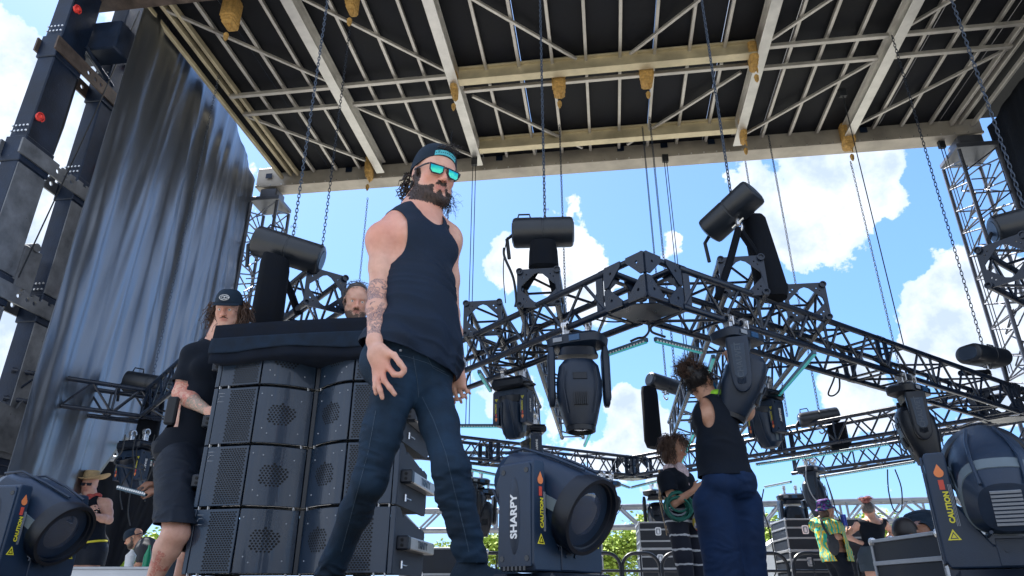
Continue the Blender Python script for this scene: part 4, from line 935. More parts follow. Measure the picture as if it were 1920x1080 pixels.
# fabric cover over the top box
def cover():
    zt = zb0+4*BH; t = thing('speaker_cover', 'black fabric cover with a grey band draped over the top speaker', 'cover', ppt(PW/2, .3, zt))
    rnd = random.Random(5)
    def skirt(z_lo, z_hi, off, name, mt, amp):
        per = []; N = 60
        for i in range(N+1): per.append((-.03+(PW+.06)*i/N, -.035-.02*math.sin(i/N*math.pi)))
        for i in range(1, 30): per.append((PW+.03, -.035+.74*i/29))
        for i in range(1, N+1): per.append((PW+.03-(PW+.06)*i/N, .705))
        for i in range(1, 29): per.append((-.03, .705-.74*i/29))
        n = len(per); rings = []
        for j in range(9):
            zz = z_lo+(z_hi-z_lo)*j/8; ring = []
            for i, (x, y) in enumerate(per):
                cx, cy = x-PW/2, y-.33; l = math.hypot(cx/1.2, cy/.7); k = off+amp*(math.sin(i*.55+j*.3)+.6*math.sin(i*.23+2))*(1-j/8)
                sag = -.012*math.sin(i*.16+1)*(1-j/8)
                ring.append(ppt(x+(k if cx > 0 else -k)*(abs(cx) > .6), y+(k if cy > 0 else -k)*(abs(cy) > .33), zz+sag))
            rings.append(ring)
        m = MB(); m.loft(rings, cap=(name == 'cover_top')); o = m.build(name, mt, t, angle=None); return o
    skirt(zt-.215, zt+.03, .0, 'cover_top', 'cloth_navy', .006)
    o = skirt(zt-.15, zt-.06, .008, 'grey_band', 'cloth_band2', .004)
    md = o.modifiers.new('thick', 'SOLIDIFY'); md.thickness = .003
mat('cloth_navy', (.004, .008, .018), .8, 0, .3, 12, .3, 300, .2); mat('cloth_band2', (.009, .02, .04), .75, 0, .3, 12, .3, 300, .2)
cover()
# riser carrying the near things (below the picture's edge)
r = thing('stage_riser', 'low black stage riser under the speakers and the walking man', 'riser', (-.2, 3, 0))
m = MB(); m.box((-.1, 3.35, .325), (2.1, 2.3, .012), None, .003); m.build('deck_board', 'wood', r, smooth=False)
m = MB()
for y in (1.08, 5.62): m.box((-.1, y, .27), (2.1, .03, .04))
for x in (-2.17, 1.97): m.box((x, 3.35, .27), (.03, 2.2, .04))
m.build('frame', 'aluminium', r, smooth=False)
for x in (-2.15, -.1, 1.95):
    for y in (1.1, 3.35, 5.6): MB().tube((x, y, 0), (x, y, .31), .024, 10).build('leg', 'aluminium', r)

# ------------------------------------------------------------------ flight cases, barriers, ramps at the back
def case(label, c, w, d, h, yaw=0, latches=2, lines=(), text=None, wheels=True, tsize=.1, face='case_black', scale_l=1., group='flight cases'):
    c = Vector(c); X = Vector((math.cos(yaw), -math.sin(yaw), 0)); Y = Vector((math.sin(yaw), math.cos(yaw), 0)); A = (X, Y, ZZ)
    t = thing('flight_case', label, 'flight case', c, group); o = c+ZZ*(.12 if wheels else 0); zc_ = h/2
    m = MB(); m.box(o+ZZ*zc_, (w/2-.008, d/2-.008, h/2-.008), A); m.build('panel', face, t, smooth=False)
    m = MB(); e = .016
    for sx in (-1, 1):
        for sy in (-1, 1): m.box(o+X*(sx*(w/2-e/2))+Y*(sy*(d/2-e/2))+ZZ*zc_, (e/2+.002, e/2+.002, h/2-.02), A, .003)
        for z_ in (0, h): m.box(o+X*(sx*(w/2-e/2))+ZZ*(z_+(e/2 if z_ == 0 else -e/2)), (e/2+.003, d/2-.02, e/2+.003), A, .003); m.box(o+Y*(sx*(d/2-e/2))+ZZ*(z_+(e/2 if z_ == 0 else -e/2)), (w/2-.02, e/2+.003, e/2+.003), A, .003)
    for z_ in lines: m.box(o+ZZ*z_, (w/2+.003, d/2+.003, .013), A, .002)
    m.build('edge_trim', 'case_alu', t, smooth=False)
    for sx in (-1, 1):
        for sy in (-1, 1):
            for z_ in (.0, h): m = MB(); m.lathe(o+X*(sx*(w/2-.012))+Y*(sy*(d/2-.012))+ZZ*(z_+(.01 if z_ == 0 else -.01)), ZZ, [(-.026, .008), (-.02, .02), (0, .026), (.02, .02), (.026, .008)], 10); m.build('ball_corner', 'clamp_silver', t)
    zl = lines[0] if lines else h*.7; ls = scale_l
    for i in range(latches):
        x = (i-(latches-1)/2)*w/max(latches, 1)*1.0; q = o+X*x-Y*(d/2+.006)+ZZ*(zl-.03*ls)
        m = MB(); m.prism(rrect(.1*ls, .13*ls, 16, 5), q, X, ZZ, Y, .01); l = m.build('latch', 'clamp_silver', t, smooth=False)
        m = MB(); m.prism(rrect(.07*ls, .095*ls, 16, 5), q-Y*.006, X, ZZ, Y, .004); dish = m.build('latch_dish', 'text_mid', l, smooth=False)
        m = MB(); m.prism([(-.02*ls, -.035*ls), (.02*ls, -.035*ls), (.012*ls, .03*ls), (-.012*ls, .03*ls)], q-Y*.01, X, ZZ, Y, .01); m.build('latch_tongue', 'clamp_silver', l, smooth=False)
    if wheels:
        for sx in (-1, 1):
            for sy in (-1, 1): m = MB(); p = c+X*(sx*(w/2-.12))+Y*(sy*(d/2-.12)); m.tube(p+X*-.02+ZZ*.05, p+X*.02+ZZ*.05, .05, 14); m.box(p+ZZ*.1, (.03, .04, .018), A); m.build('wheel', 'rubber_black', t)
    if text:
        q = o-Y*(d/2+.0045)+ZZ*(text[1])+X*text[2]
        m = MB(); m.box(q, (text[3]/2, .0015, text[4]/2), A); st = m.build('paper_label', 'sticker_white', t, smooth=False)
        text_mesh(text[0], tsize, Matrix.Translation(-ORG[t]) @ frame_mtx(q-Y*.0022, X, ZZ), 'lettering', 'text_dim', st, .0003, .0)
    return t
case('near black flight case with big latch and paper label, bottom right', (2.86, 4.45, 0), 1.05, .7, .60, R(-4), 1, (.46,), ('77BET-27', .21, -.30, .17, .10), wheels=True, tsize=.034, scale_l=1.25)
case('near black flight case behind the lower right beam light', (2.12, 2.85, 0), .62, .55, at(1912, 1066, 2.75).z-.105*1.32-.125, R(25), 1, (), wheels=True)
def gx(px, py, Y): p = at(px, py, Y); return p
# racks behind the woman with dreadlocks
x0 = at(1265, 1000, 12.5).x
for k, (lab, h) in enumerate((('lowest rack case behind the woman with dreadlocks', .5), ('middle rack case behind the woman with dreadlocks', .5), ('topmost rack case behind the woman with dreadlocks', .42))):
    z = 0 if k == 0 else .12+[0, .5, 1.0][k]; case(lab, (x0, 12.5, z), 1.25, .8, h, R(6), 2, (h-.12, h-.3) if h > .35 else (h*.5,), wheels=(k == 0))
x0 = at(1410, 1000, 13).x
for k in range(3): case(['lowest rack case right of the rigger in blue trousers', 'middle rack case right of the rigger in blue trousers', 'topmost rack case right of the rigger in blue trousers'][k], (x0-.55, 13.2, 0 if k == 0 else .12+.45*k), 1.0, .7, .45, R(-3), 2, (.3, .16), wheels=(k == 0))
x0 = at(1540, 1000, 11.4).x
for k in range(3): case(['lowest rack case behind the tie-dye shirt', 'middle rack case behind the tie-dye shirt', 'topmost rack case behind the tie-dye shirt'][k], (x0, 11.6, 0 if k == 0 else .12+.46*k), 1.15, .8, .46, R(4), 2, (.33, .18), wheels=(k == 0), text=None)
x0 = at(1700, 1000, 12.6).x
for k in range(2): case(['lower dark case behind the woman with hands on hips', 'upper dark case behind the woman with hands on hips'][k], (x0-.2, 12.9, 0 if k == 0 else .62), 1.3, .8, .5, R(2), 2, (.36,), wheels=(k == 0))
x0 = at(1108, 1000, 12).x
for k in range(3): case(['lowest rack case right beside the foreground spotlight', 'middle rack case right beside the foreground spotlight', 'topmost rack case right beside the foreground spotlight'][k], (x0-.15, 12.2, 0 if k == 0 else .12+.45*k), .62, .7, .45, R(0), 1, (.3, .15), wheels=(k == 0))
x0 = at(1790, 1000, 6).x
case('silver-edged case glimpsed inside the yoke of the lower right beam light', (x0+.15, 6.2, .0), .9, .6, .75, R(5), 2, (.5, .3))
x0 = at(880, 1000, 9).x
case('black case with pale edges glimpsed between the legs of the walking man', (x0-.25, 8.6, 0), .9, .6, .78, R(8), 2, (.5, .25))
case('pale table-top case under the man in the straw hat', (at(235, 1060, 7).x, 6.6, .0), 1.3, .6, .50, R(0), 0, (), face='white_paint')
# white truck box behind
def ramp():
    t = thing('white_trailer', 'white folded ramp and trailer box behind the rigger in blue trousers', 'trailer', (at(1440, 1000, 17).x, 17, -1.45)); o = ORG[t]
    m = MB(); a = at(1422, 1035, 17); b = at(1500, 985, 17); c = at(1500, 1120, 17); d = at(1422, 1120, 17)
    m.prism([(p.x, p.z) for p in (d, c, b, Vector((a.x, 17, a.z)))], (0, 17.4, 0), Vector((1, 0, 0)), ZZ, Vector((0, 1, 0)), .8); m.build('trailer_box', 'white_paint', t, smooth=False)
    m = MB(); m.tube(a+Vector((0, -.03, 0)), b+Vector((0, -.03, 0)), .04, 8); m.tube(b+Vector((0, -.03, 0)), c+Vector((0, -.03, 0)), .04, 8); m.tube(at(1462, 1010, 16.95), at(1475, 1120, 16.95), .03, 6); m.build('edge_rail', 'case_alu', t)
    for i in range(2): m = MB(); m.lathe((o.x-.6+i*1.4, 16.9, -1.0), (0, 1, 0), [(0, .3), (.01, .45), (.22, .45), (.23, .3)], 24); m.build('wheel', 'rubber_black', t)
ramp()
def steps():
    o = at(1625, 1050, 10.8); t = thing('white_steps', 'white metal steps between the two women at the back', 'steps', (o.x, 10.8, 0))
    m = MB()
    for k in range(4): m.box((o.x+.05*k, 10.7+.2*k, .25+.2*k), (.35, .12, .02))
    for s_ in (-1, 1): m.prism([(0, 0), (.1, 0), (.9, .85), (.9, .95), (.8, .95), (0, .1)], (o.x+s_*.36, 10.5, .05), Vector((0, 1, 0)), ZZ, Vector((1, 0, 0)), .03)
    m.build('step_frame', 'white_paint', t, smooth=False)
    m = MB(); m.box((o.x-.33, 10.46, .78), (.13, .02, .28)); pl = m.build('number_board', 'case_black', t, smooth=False); text_mesh('76', .2, Matrix.Translation(-ORG[t]) @ frame_mtx(Vector((o.x-.33, 10.435, .85)), Vector((1, 0, 0)), ZZ), 'lettering', 'text_mid', pl, .001)
steps()
# barriers with rounded corners
def barrier(label, a, b, y, h=.88):
    A = at(a, 1000, y); B = at(b, 1000, y); x0, x1 = A.x, B.x; t = thing('barrier', label, 'barrier', ((x0+x1)/2, y, 0), 'black tubular barriers across the back')
    r = .18; pts = [(x0, y, 0)]
    for k in range(7): q = math.pi-math.pi/2*k/6; pts.append((x0+r+r*math.cos(q), y, h-r+r*math.sin(q)))
    for k in range(7): q = math.pi/2-math.pi/2*k/6; pts.append((x1-r+r*math.cos(q), y, h-r+r*math.sin(q)))
    pts.append((x1, y, 0)); MB().path(pts, .024, 8).build('frame', 'black_plastic_dark', t)
    m = MB(); m.tube((x0, y, .15), (x1, y, .15), .02, 8); m.tube((x0, y, h-.22), (x1, y, h-.22), .018, 8); n = int((x1-x0)/.24)
    for i in range(1, n): m.tube((x0+(x1-x0)*i/n, y, .15), (x0+(x1-x0)*i/n, y, h), .012, 6)
    m.build('bars', 'black_plastic_dark', t)
for i, (a, b, l) in enumerate(((1010, 1160, 'first barrier, right behind the foreground spotlight'), (1163, 1232, 'short second barrier left of the woman with dreadlocks'), (1236, 1345, 'third barrier behind the woman with dreadlocks'), (1372, 1468, 'fourth barrier right of the rigger in blue trousers'), (1478, 1590, 'fifth barrier left of the tie-dye shirt'), (1598, 1720, 'sixth barrier behind the two women'), (860, 1004, 'barrier glimpsed left of the foreground spotlight'))): barrier('black tubular '+l, a, b, 9.9+.05*(i % 2), .93)
# small plastic bottle and cup on the pale case
o = at(277, 1068, 6.6); m = MB(); m.lathe((o.x, 6.55, .62), ZZ, [(0, .03), (.1, .032), (.14, .02), (.16, .012), (.19, .012)], 14); tag(m.build('bottle', 'bottle_green', org=(o.x, 6.55, .62)) if 'bottle_green' in MAT else m.build('bottle', mat('bottle_green', (.02, .3, .15), .2), org=(o.x, 6.55, .62)), 'small green bottle on the pale case at lower left', 'bottle')
o = at(268, 1068, 6.6); m = MB(); m.lathe((o.x-.08, 6.5, .62), ZZ, [(0, .035), (.1, .045), (.13, .02), (.15, .01)], 14); tag(m.build('cup', 'sticker_white', org=(o.x-.08, 6.5, .62)), 'white cup beside the green bottle at lower left', 'cup')

# ------------------------------------------------------------------ trees beyond the field
def tree_meshes(seed, H, crown_w, name, n, sparse=False):
    rnd = random.Random(seed); tr = MB(); tips = []
    def limb(p, d, L, r, dep):
        q = p+d*L; mid = (p+q)/2+Vector((rnd.uniform(-1, 1), rnd.uniform(-1, 1), 0))*L*.06; tr.path([p, mid, q], r, 5, r*.6)
        if dep == 0: tips.append(q); return
        for _ in range(3): nd = (d+Vector((rnd.uniform(-1, 1), rnd.uniform(-1, 1), rnd.uniform(-.2, .7)))*.75).normalized(); limb(q, nd, L*rnd.uniform(.6, .85), r*.6, dep-1)
        tips.append(q)
    limb(Vector((0, 0, 0)), Vector((0, 0, 1)), H*.36, H*.02, 3)
    vs = []; fs = []
    for _ in range(n):
        tp = rnd.choice(tips); c = tp+Vector((rnd.gauss(0, crown_w*.11), rnd.gauss(0, crown_w*.11), rnd.gauss(0, H*.06))); a = Vector((rnd.gauss(0, 1), rnd.gauss(0, 1), rnd.gauss(0, .6))).normalized(); b = a.cross(Vector((rnd.gauss(0, 1), rnd.gauss(0, 1), rnd.gauss(0, 1)))).normalized(); s_ = rnd.uniform(.12, .26)*H/9
        k = len(vs); vs += [c-a*s_, c+b*s_*.6, c+a*s_, c-b*s_*.6]; fs.append((k, k+1, k+2, k+3))
    return tr, (vs, fs)
protos = []
for i, (H, cw, nl) in enumerate(((9, 6, 5200), (11, 7, 6000), (8, 7, 5200), (12, 5, 1800))):
    tr, lf = tree_meshes(20+i, H, cw, '', nl); root = thing('tree', 'proto', 'tree', (0, 0, 0), 'trees beyond the field')
    tr.build('trunk', 'bark', root, local=True); m = MB(); m.v = [Vector(v) for v in lf[0]]; m.f = lf[1]; m.build('crown', 'foliage_light' if i != 1 else 'foliage_mid' if 'foliage_mid' in MAT else 'foliage_light', root, local=True, smooth=False); protos.append([root, False])
spots = [(1165, 975, 46, 0, 'bright green tree between the foreground spotlight and the rack cases'), (1120, 985, 60, 2, 'bright tree right against the foreground spotlight'), (1210, 960, 75, 1, 'tall tree behind the dreadlocked woman\'s cases, left'), (1440, 975, 52, 2, 'green tree between the blue trousers and the white trailer'), (1425, 965, 70, 1, 'taller tree behind the white trailer'),
    (905, 985, 44, 0, 'bright tree between the shin and the foreground spotlight'), (870, 990, 60, 2, 'bright tree behind the shin of the walking man'), (255, 985, 46, 0, 'bright tree behind the crouching man at lower left'), (300, 975, 55, 2, 'tree behind the calf of the long-haired man'), (215, 990, 60, 1, 'tree behind the drape edge at lower left'),
    (1560, 945, 62, 3, 'sparse tree above the bucket hat'), (1670, 950, 60, 3, 'sparse tree right of the red bun'), (1630, 965, 75, 1, 'dark tree between the two women'), (1700, 970, 58, 2, 'green tree above the leaning man'), (1330, 975, 65, 1, 'tree behind the dreadlocked woman\'s cases, right'), (350, 985, 70, 1, 'far tree at the left behind the speakers')]
HS_ = [9, 11, 8, 12]
for px_, py_, Y, k, lab in spots:
    rt, used = protos[k]
    o = rt if not used else copy_tree(rt); protos[k][1] = True
    p = at(px_, py_, Y); o.location = (p.x, Y, -1.45); s_ = (p.z+1.45)/(HS_[k]*1.12); o.scale = (s_*1.15, s_*1.15, s_); o.rotation_euler = (0, 0, px_*.7); o['label'] = lab
# ------------------------------------------------------------------ people: one smooth surface grown from a signed distance field
class SDF:
    def __init__(s): s.p = []
    def cap(s, a, b, ra, rb=None, k=.02, fl=None, sub=False, tag='body'):
        s.p.append(('cap', np.array(a, float), np.array(b, float), ra, ra if rb is None else rb, k, fl, sub, tag)); return s
    def ell(s, c, r, ax=None, k=.02, sub=False, tag='body'):
        s.p.append(('ell', np.array(c, float), np.array(r, float), np.eye(3) if ax is None else np.array([list(q) for q in ax], float), 0, k, None, sub, tag)); return s
def p_bounds(p):
    if p[0] == 'cap':
        r = max(p[3], p[4]); f = 1/p[6][1] if (p[6] and p[6][1] < 1) else 1; return np.minimum(p[1], p[2])-r*1.0, np.maximum(p[1], p[2])+r
    e = np.abs(p[3]).T @ p[2]; return p[1]-e, p[1]+e
def sdf_mesh(prims, h, inflate=0., extra=None):
    lo = np.min([p_bounds(p)[0] for p in prims if not p[7]], axis=0)-inflate-4*h; hi = np.max([p_bounds(p)[1] for p in prims if not p[7]], axis=0)+inflate+4*h
    n = np.ceil((hi-lo)/h).astype(int)+1; D = np.full(n, .12, np.float32)
    ax = [lo[i]+h*np.arange(n[i]) for i in range(3)]
    for p in sorted(prims, key=lambda q: q[7]):
        a, b = p_bounds(p); m = p[5]+inflate+3*h+.01; i0 = np.maximum(0, ((a-m-lo)/h).astype(int)); i1 = np.minimum(n, ((b+m-lo)/h).astype(int)+2)
        if np.any(i1 <= i0): continue
        X = ax[0][i0[0]:i1[0], None, None]; Y = ax[1][None, i0[1]:i1[1], None]; Z = ax[2][None, None, i0[2]:i1[2]]
        if p[0] == 'cap':
            ab = p[2]-p[1]; L2 = max(1e-9, ab @ ab); qx, qy, qz = X-p[1][0], Y-p[1][1], Z-p[1][2]
            t = np.clip((qx*ab[0]+qy*ab[1]+qz*ab[2])/L2, 0, 1); qx = qx-t*ab[0]; qy = qy-t*ab[1]; qz = qz-t*ab[2]
            if p[6]:
                nv, f = p[6]; nv = np.array(nv, float); dn = qx*nv[0]+qy*nv[1]+qz*nv[2]; g = (1/f-1); qx = qx+g*dn*nv[0]; qy = qy+g*dn*nv[1]; qz = qz+g*dn*nv[2]
                r = (p[3]+(p[4]-p[3])*t); l = np.sqrt(qx*qx+qy*qy+qz*qz); d = (l-r)*np.where(l > 1e-6, (1-(1-f)*(dn/f/np.maximum(l, 1e-6))**2), 1)
            else: d = np.sqrt(qx*qx+qy*qy+qz*qz)-(p[3]+(p[4]-p[3])*t)
        else:
            q = [(X-p[1][0])*r_[0]+(Y-p[1][1])*r_[1]+(Z-p[1][2])*r_[2] for r_ in p[3]]; r = p[2]
            k0 = np.sqrt(sum((q[i]/r[i])**2 for i in range(3))); k1 = np.sqrt(sum((q[i]/r[i]**2)**2 for i in range(3))); d = k0*(k0-1)/np.maximum(k1, 1e-6)
        d = d.astype(np.float32); S = D[i0[0]:i1[0], i0[1]:i1[1], i0[2]:i1[2]]; k = max(p[5], 1e-4)
        if p[7]:
            hh = np.maximum(k-np.abs(S+d), 0)/k; R_ = np.maximum(S, -d)+hh*hh*k*.25
        else:
            hh = np.maximum(k-np.abs(S-d), 0)/k; R_ = np.minimum(S, d)-hh*hh*k*.25
        D[i0[0]:i1[0], i0[1]:i1[1], i0[2]:i1[2]] = R_
    D -= inflate
    # surface nets
    sgn = D < 0; n0, n1, n2 = D.shape
    cnt = np.zeros((n0-1, n1-1, n2-1), np.float32); acc = np.zeros((n0-1, n1-1, n2-1, 3), np.float32)
    cs = [(i, j, k) for i in (0, 1) for j in (0, 1) for k in (0, 1)]
    for c in cs:
        for a_ in range(3):
            if c[a_]: continue
            e = list(c); e[a_] = 1; sl = tuple(slice(c[q], c[q]+D.shape[q]-1) for q in range(3)); sl2 = tuple(slice(e[q], e[q]+D.shape[q]-1) for q in range(3))
            d0, d1 = D[sl], D[sl2]; x = (sgn[sl] != sgn[sl2]); idx = np.nonzero(x)
            if not len(idx[0]): continue
            t = d0[idx]/(d0[idx]-d1[idx]); cnt[idx] += 1
            for q in range(3): acc[idx+(np.full(len(idx[0]), q),)] += c[q]+(t if q == a_ else 0)
    act = cnt > 0; ids = np.full(cnt.shape, -1, np.int64); I = np.nonzero(act); ids[I] = np.arange(len(I[0]))
    P = np.stack(I, 1)+acc[I]/cnt[I][:, None]; V = lo+P*h; fs = []
    for a_ in range(3):
        b_, c_ = (a_+1) % 3, (a_+2) % 3
        s0 = [slice(None)]*3; s1 = [slice(None)]*3; s0[a_] = slice(0, -1); s1[a_] = slice(1, None); x = sgn[tuple(s0)] != sgn[tuple(s1)]
        E = np.stack(np.nonzero(x), 1)
        ok = (E[:, b_] > 0) & (E[:, c_] > 0) & (E[:, b_] < D.shape[b_]-1) & (E[:, c_] < D.shape[c_]-1); E = E[ok]
        if not len(E): continue
        def idv(db, dc): q = E.copy(); q[:, b_] -= db; q[:, c_] -= dc; return ids[q[:, 0], q[:, 1], q[:, 2]]
        Q = np.stack([idv(1, 1), idv(0, 1), idv(0, 0), idv(1, 0)], 1); inside = sgn[E[:, 0], E[:, 1], E[:, 2]]; Q[~inside] = Q[~inside][:, ::-1]; fs.append(Q)
    Fq = np.concatenate(fs); return V, Fq
def relax(V, Fq, it=2, lam=.5):
    e = np.concatenate([Fq[:, [0, 1]], Fq[:, [1, 2]], Fq[:, [2, 3]], Fq[:, [3, 0]]]); e = np.concatenate([e, e[:, ::-1]])
    deg = np.bincount(e[:, 0], minlength=len(V))[:, None]
    for _ in range(it):
        s = np.stack([np.bincount(e[:, 0], weights=V[e[:, 1], q], minlength=len(V)) for q in range(3)], 1); V = V+lam*(s/np.maximum(deg, 1)-V)
    return V
def vnormals(V, Fq):
    n = np.cross(V[Fq[:, 2]]-V[Fq[:, 0]], V[Fq[:, 3]]-V[Fq[:, 1]]); N = np.stack([sum(np.bincount(Fq[:, k], weights=n[:, q], minlength=len(V)) for k in range(4)) for q in range(3)], 1)
    return N/np.maximum(1e-9, np.linalg.norm(N, axis=1))[:, None]
def clip_mesh(V, T, f):        # keep f>0, cutting triangles at f=0
    V = list(map(tuple, V)); out = []; cache = {}
    fin = f[T]; pos = (fin > 0).sum(1); full = T[pos == 3]; part = T[(pos > 0) & (pos < 3)]
    def cut(i, j):
        k = (min(i, j), max(i, j))
        if k not in cache:
            t = f[i]/(f[i]-f[j]); a, b = V[i], V[j]; cache[k] = len(V); V.append(tuple(a[q]+(b[q]-a[q])*t for q in range(3)))
        return cache[k]
    for t in part:
        poly = []
        for q in range(3):
            i, j = t[q], t[(q+1) % 3]
            if f[i] > 0: poly.append(int(i))
            if (f[i] > 0) != (f[j] > 0): poly.append(cut(int(i), int(j)))
        out.append(tuple(poly))
    return V, [tuple(map(int, t)) for t in full]+out
def np_obj(name, V, F_, m, parent, attr=None, angle=None, thick=0.):
    o = ORG.get(parent, Vector((0, 0, 0))); me = bpy.data.meshes.new(name); V = np.asarray(V, float); used = np.unique(np.concatenate([np.asarray(f) for f in F_])) if not isinstance(F_, np.ndarray) else np.unique(F_)
    mp = np.full(len(V), -1); mp[used] = np.arange(len(used)); V2 = V[used]-np.array(o); F2 = [tuple(int(mp[i]) for i in f) for f in F_]
    me.from_pydata(V2.tolist(), [], F2)
    if attr:
        for an, vals in attr.items(): at_ = me.attributes.new(an, 'FLOAT', 'POINT'); at_.data.foreach_set('value', np.asarray(vals, np.float32)[used] if len(vals) == len(V) else np.zeros(len(used), np.float32))
    ob = finish(me, name, m, parent, True, angle, fixn=False)
    if thick: md = ob.modifiers.new('thick', 'SOLIDIFY'); md.thickness = thick; md.offset = -1
    return ob
def garment(name, prims, h, infl, m, parent, clip=None, disp=None, rel=2, thick=.003):
    V, Fq = sdf_mesh(prims, h, infl); V = relax(V, Fq, rel)
    if disp is not None: V = V+vnormals(V, Fq)*disp(V)[:, None]
    if clip is not None:
        T = np.concatenate([Fq[:, [0, 1, 2]], Fq[:, [0, 2, 3]]]); V, T = clip_mesh(V, T, clip(V)); return np_obj(name, V, T, m, parent, thick=thick)
    return np_obj(name, V, Fq, m, parent)
def vnoise(P, seed=0):
    Pi = np.floor(P).astype(np.int64); Pf = P-Pi; w = Pf*Pf*(3-2*Pf); out = 0
    for c in ((0, 0, 0), (1, 0, 0), (0, 1, 0), (1, 1, 0), (0, 0, 1), (1, 0, 1), (0, 1, 1), (1, 1, 1)):
        q = Pi+np.array(c); h = (q[:, 0]*73856093) ^ (q[:, 1]*19349663) ^ (q[:, 2]*83492791) ^ (seed*2654435); h = ((h ^ (h >> 13))*1274126177) & 0x7fffffff; h = ((h ^ (h >> 11))*48271) & 0xffffff
        out = out+(h/float(0xffffff))*np.prod(np.where(np.array(c) == 1, w, 1-w), axis=1)
    return out
def wrinkle(dirs, amp, seed=1):
    """creases: stretched ridged noise running across the given directions"""
    def f(V):
        s = 0; wp = np.stack([vnoise(V*7+5*k, seed+k) for k in range(3)], 1)-.5; big = vnoise(V*6.5, seed+9)
        for i, (d, fq, w_) in enumerate(dirs):
            d = np.array(d, float); d /= np.linalg.norm(d); a, b = basis(Vector(d)); a = np.array(a); b = np.array(b); Q = V+wp*.10
            C = np.stack([Q @ d*fq*.62, Q @ a*fq*.13, Q @ b*fq*.13], 1); n = vnoise(C, seed*7+i); r = 1-np.abs(2*n-1)*2.2; s = s+w_*np.clip(r, -.6, 1)*np.clip(big*2.2-.45, .1, 1.)
        return amp*1.5*s
    return f
N3 = lambda v: np.array(v, float)
def unit(v): v = N3(v); return v/np.linalg.norm(v)

def hand(S, wr, dr, pn, th, s=1., curl=(.35, .4, .45, .5), thumb=.5, spread=.12, poses=None, rad=.0088):
    """wr wrist, dr direction of the fingers, pn palm normal, th side on which the thumb sits"""
    wr = N3(wr); dr = unit(dr); pn = unit(N3(pn)-dr*(N3(pn) @ dr)); th = unit(N3(th)-dr*(N3(th) @ dr)-pn*(N3(th) @ pn)); L = .088*s
    S.cap(wr, wr+dr*L*.5, .026*s, .034*s, .02, (tuple(pn), .55), tag='hand'); S.cap(wr+dr*L*.45+th*.016*s, wr+dr*L*.88+th*.024*s, .022*s, .018*s, .015, (tuple(pn), .62), tag='hand'); S.cap(wr+dr*L*.45-th*.014*s, wr+dr*L*.84-th*.024*s, .022*s, .017*s, .015, (tuple(pn), .62), tag='hand')
    lens = [(.043, .026, .02), (.048, .030, .021), (.045, .028, .02), (.034, .021, .018)]
    for i in range(4):
        off = (.030-.020*i)*s; p = wr+dr*(L*(.93, .97, .93, .84)[i])+th*off; c = curl[i]; d = unit(dr+th*(spread*(1.5-i)))
        if poses and poses.get(i): d, seq = poses[i]; d = unit(d)
        else: seq = (c*.8, c*1.1, c*.9)
        dd = d
        for j in range(3):
            a = seq[j] if j else seq[0]; n_ = unit(pn-dd*(pn @ dd)); dd = unit(dd*math.cos(a)+n_*math.sin(a)); q = p+dd*lens[i][j]*s; r0 = (rad-.0009*j-.0006*(i == 3))*s; S.cap(p, q, r0, r0*.94, .005, tag='hand'); p = q
    b = wr+dr*.018*s+th*.022*s; d1 = unit(dr*.55+th*.75+pn*(.2+thumb*.5)); q = b+d1*.042*s; S.cap(b, q, .017*s, .0125*s, .016, tag='hand'); d2 = unit(d1*.6+dr*.75+pn*thumb*.5-th*thumb*.35); q2 = q+d2*.031*s; S.cap(q, q2, .0115*s, .010*s, .006, tag='hand'); d3 = unit(d2+pn*thumb*.4-th*thumb*.3); S.cap(q2, q2+d3*.024*s, .010*s, .0085*s, .005, tag='hand')

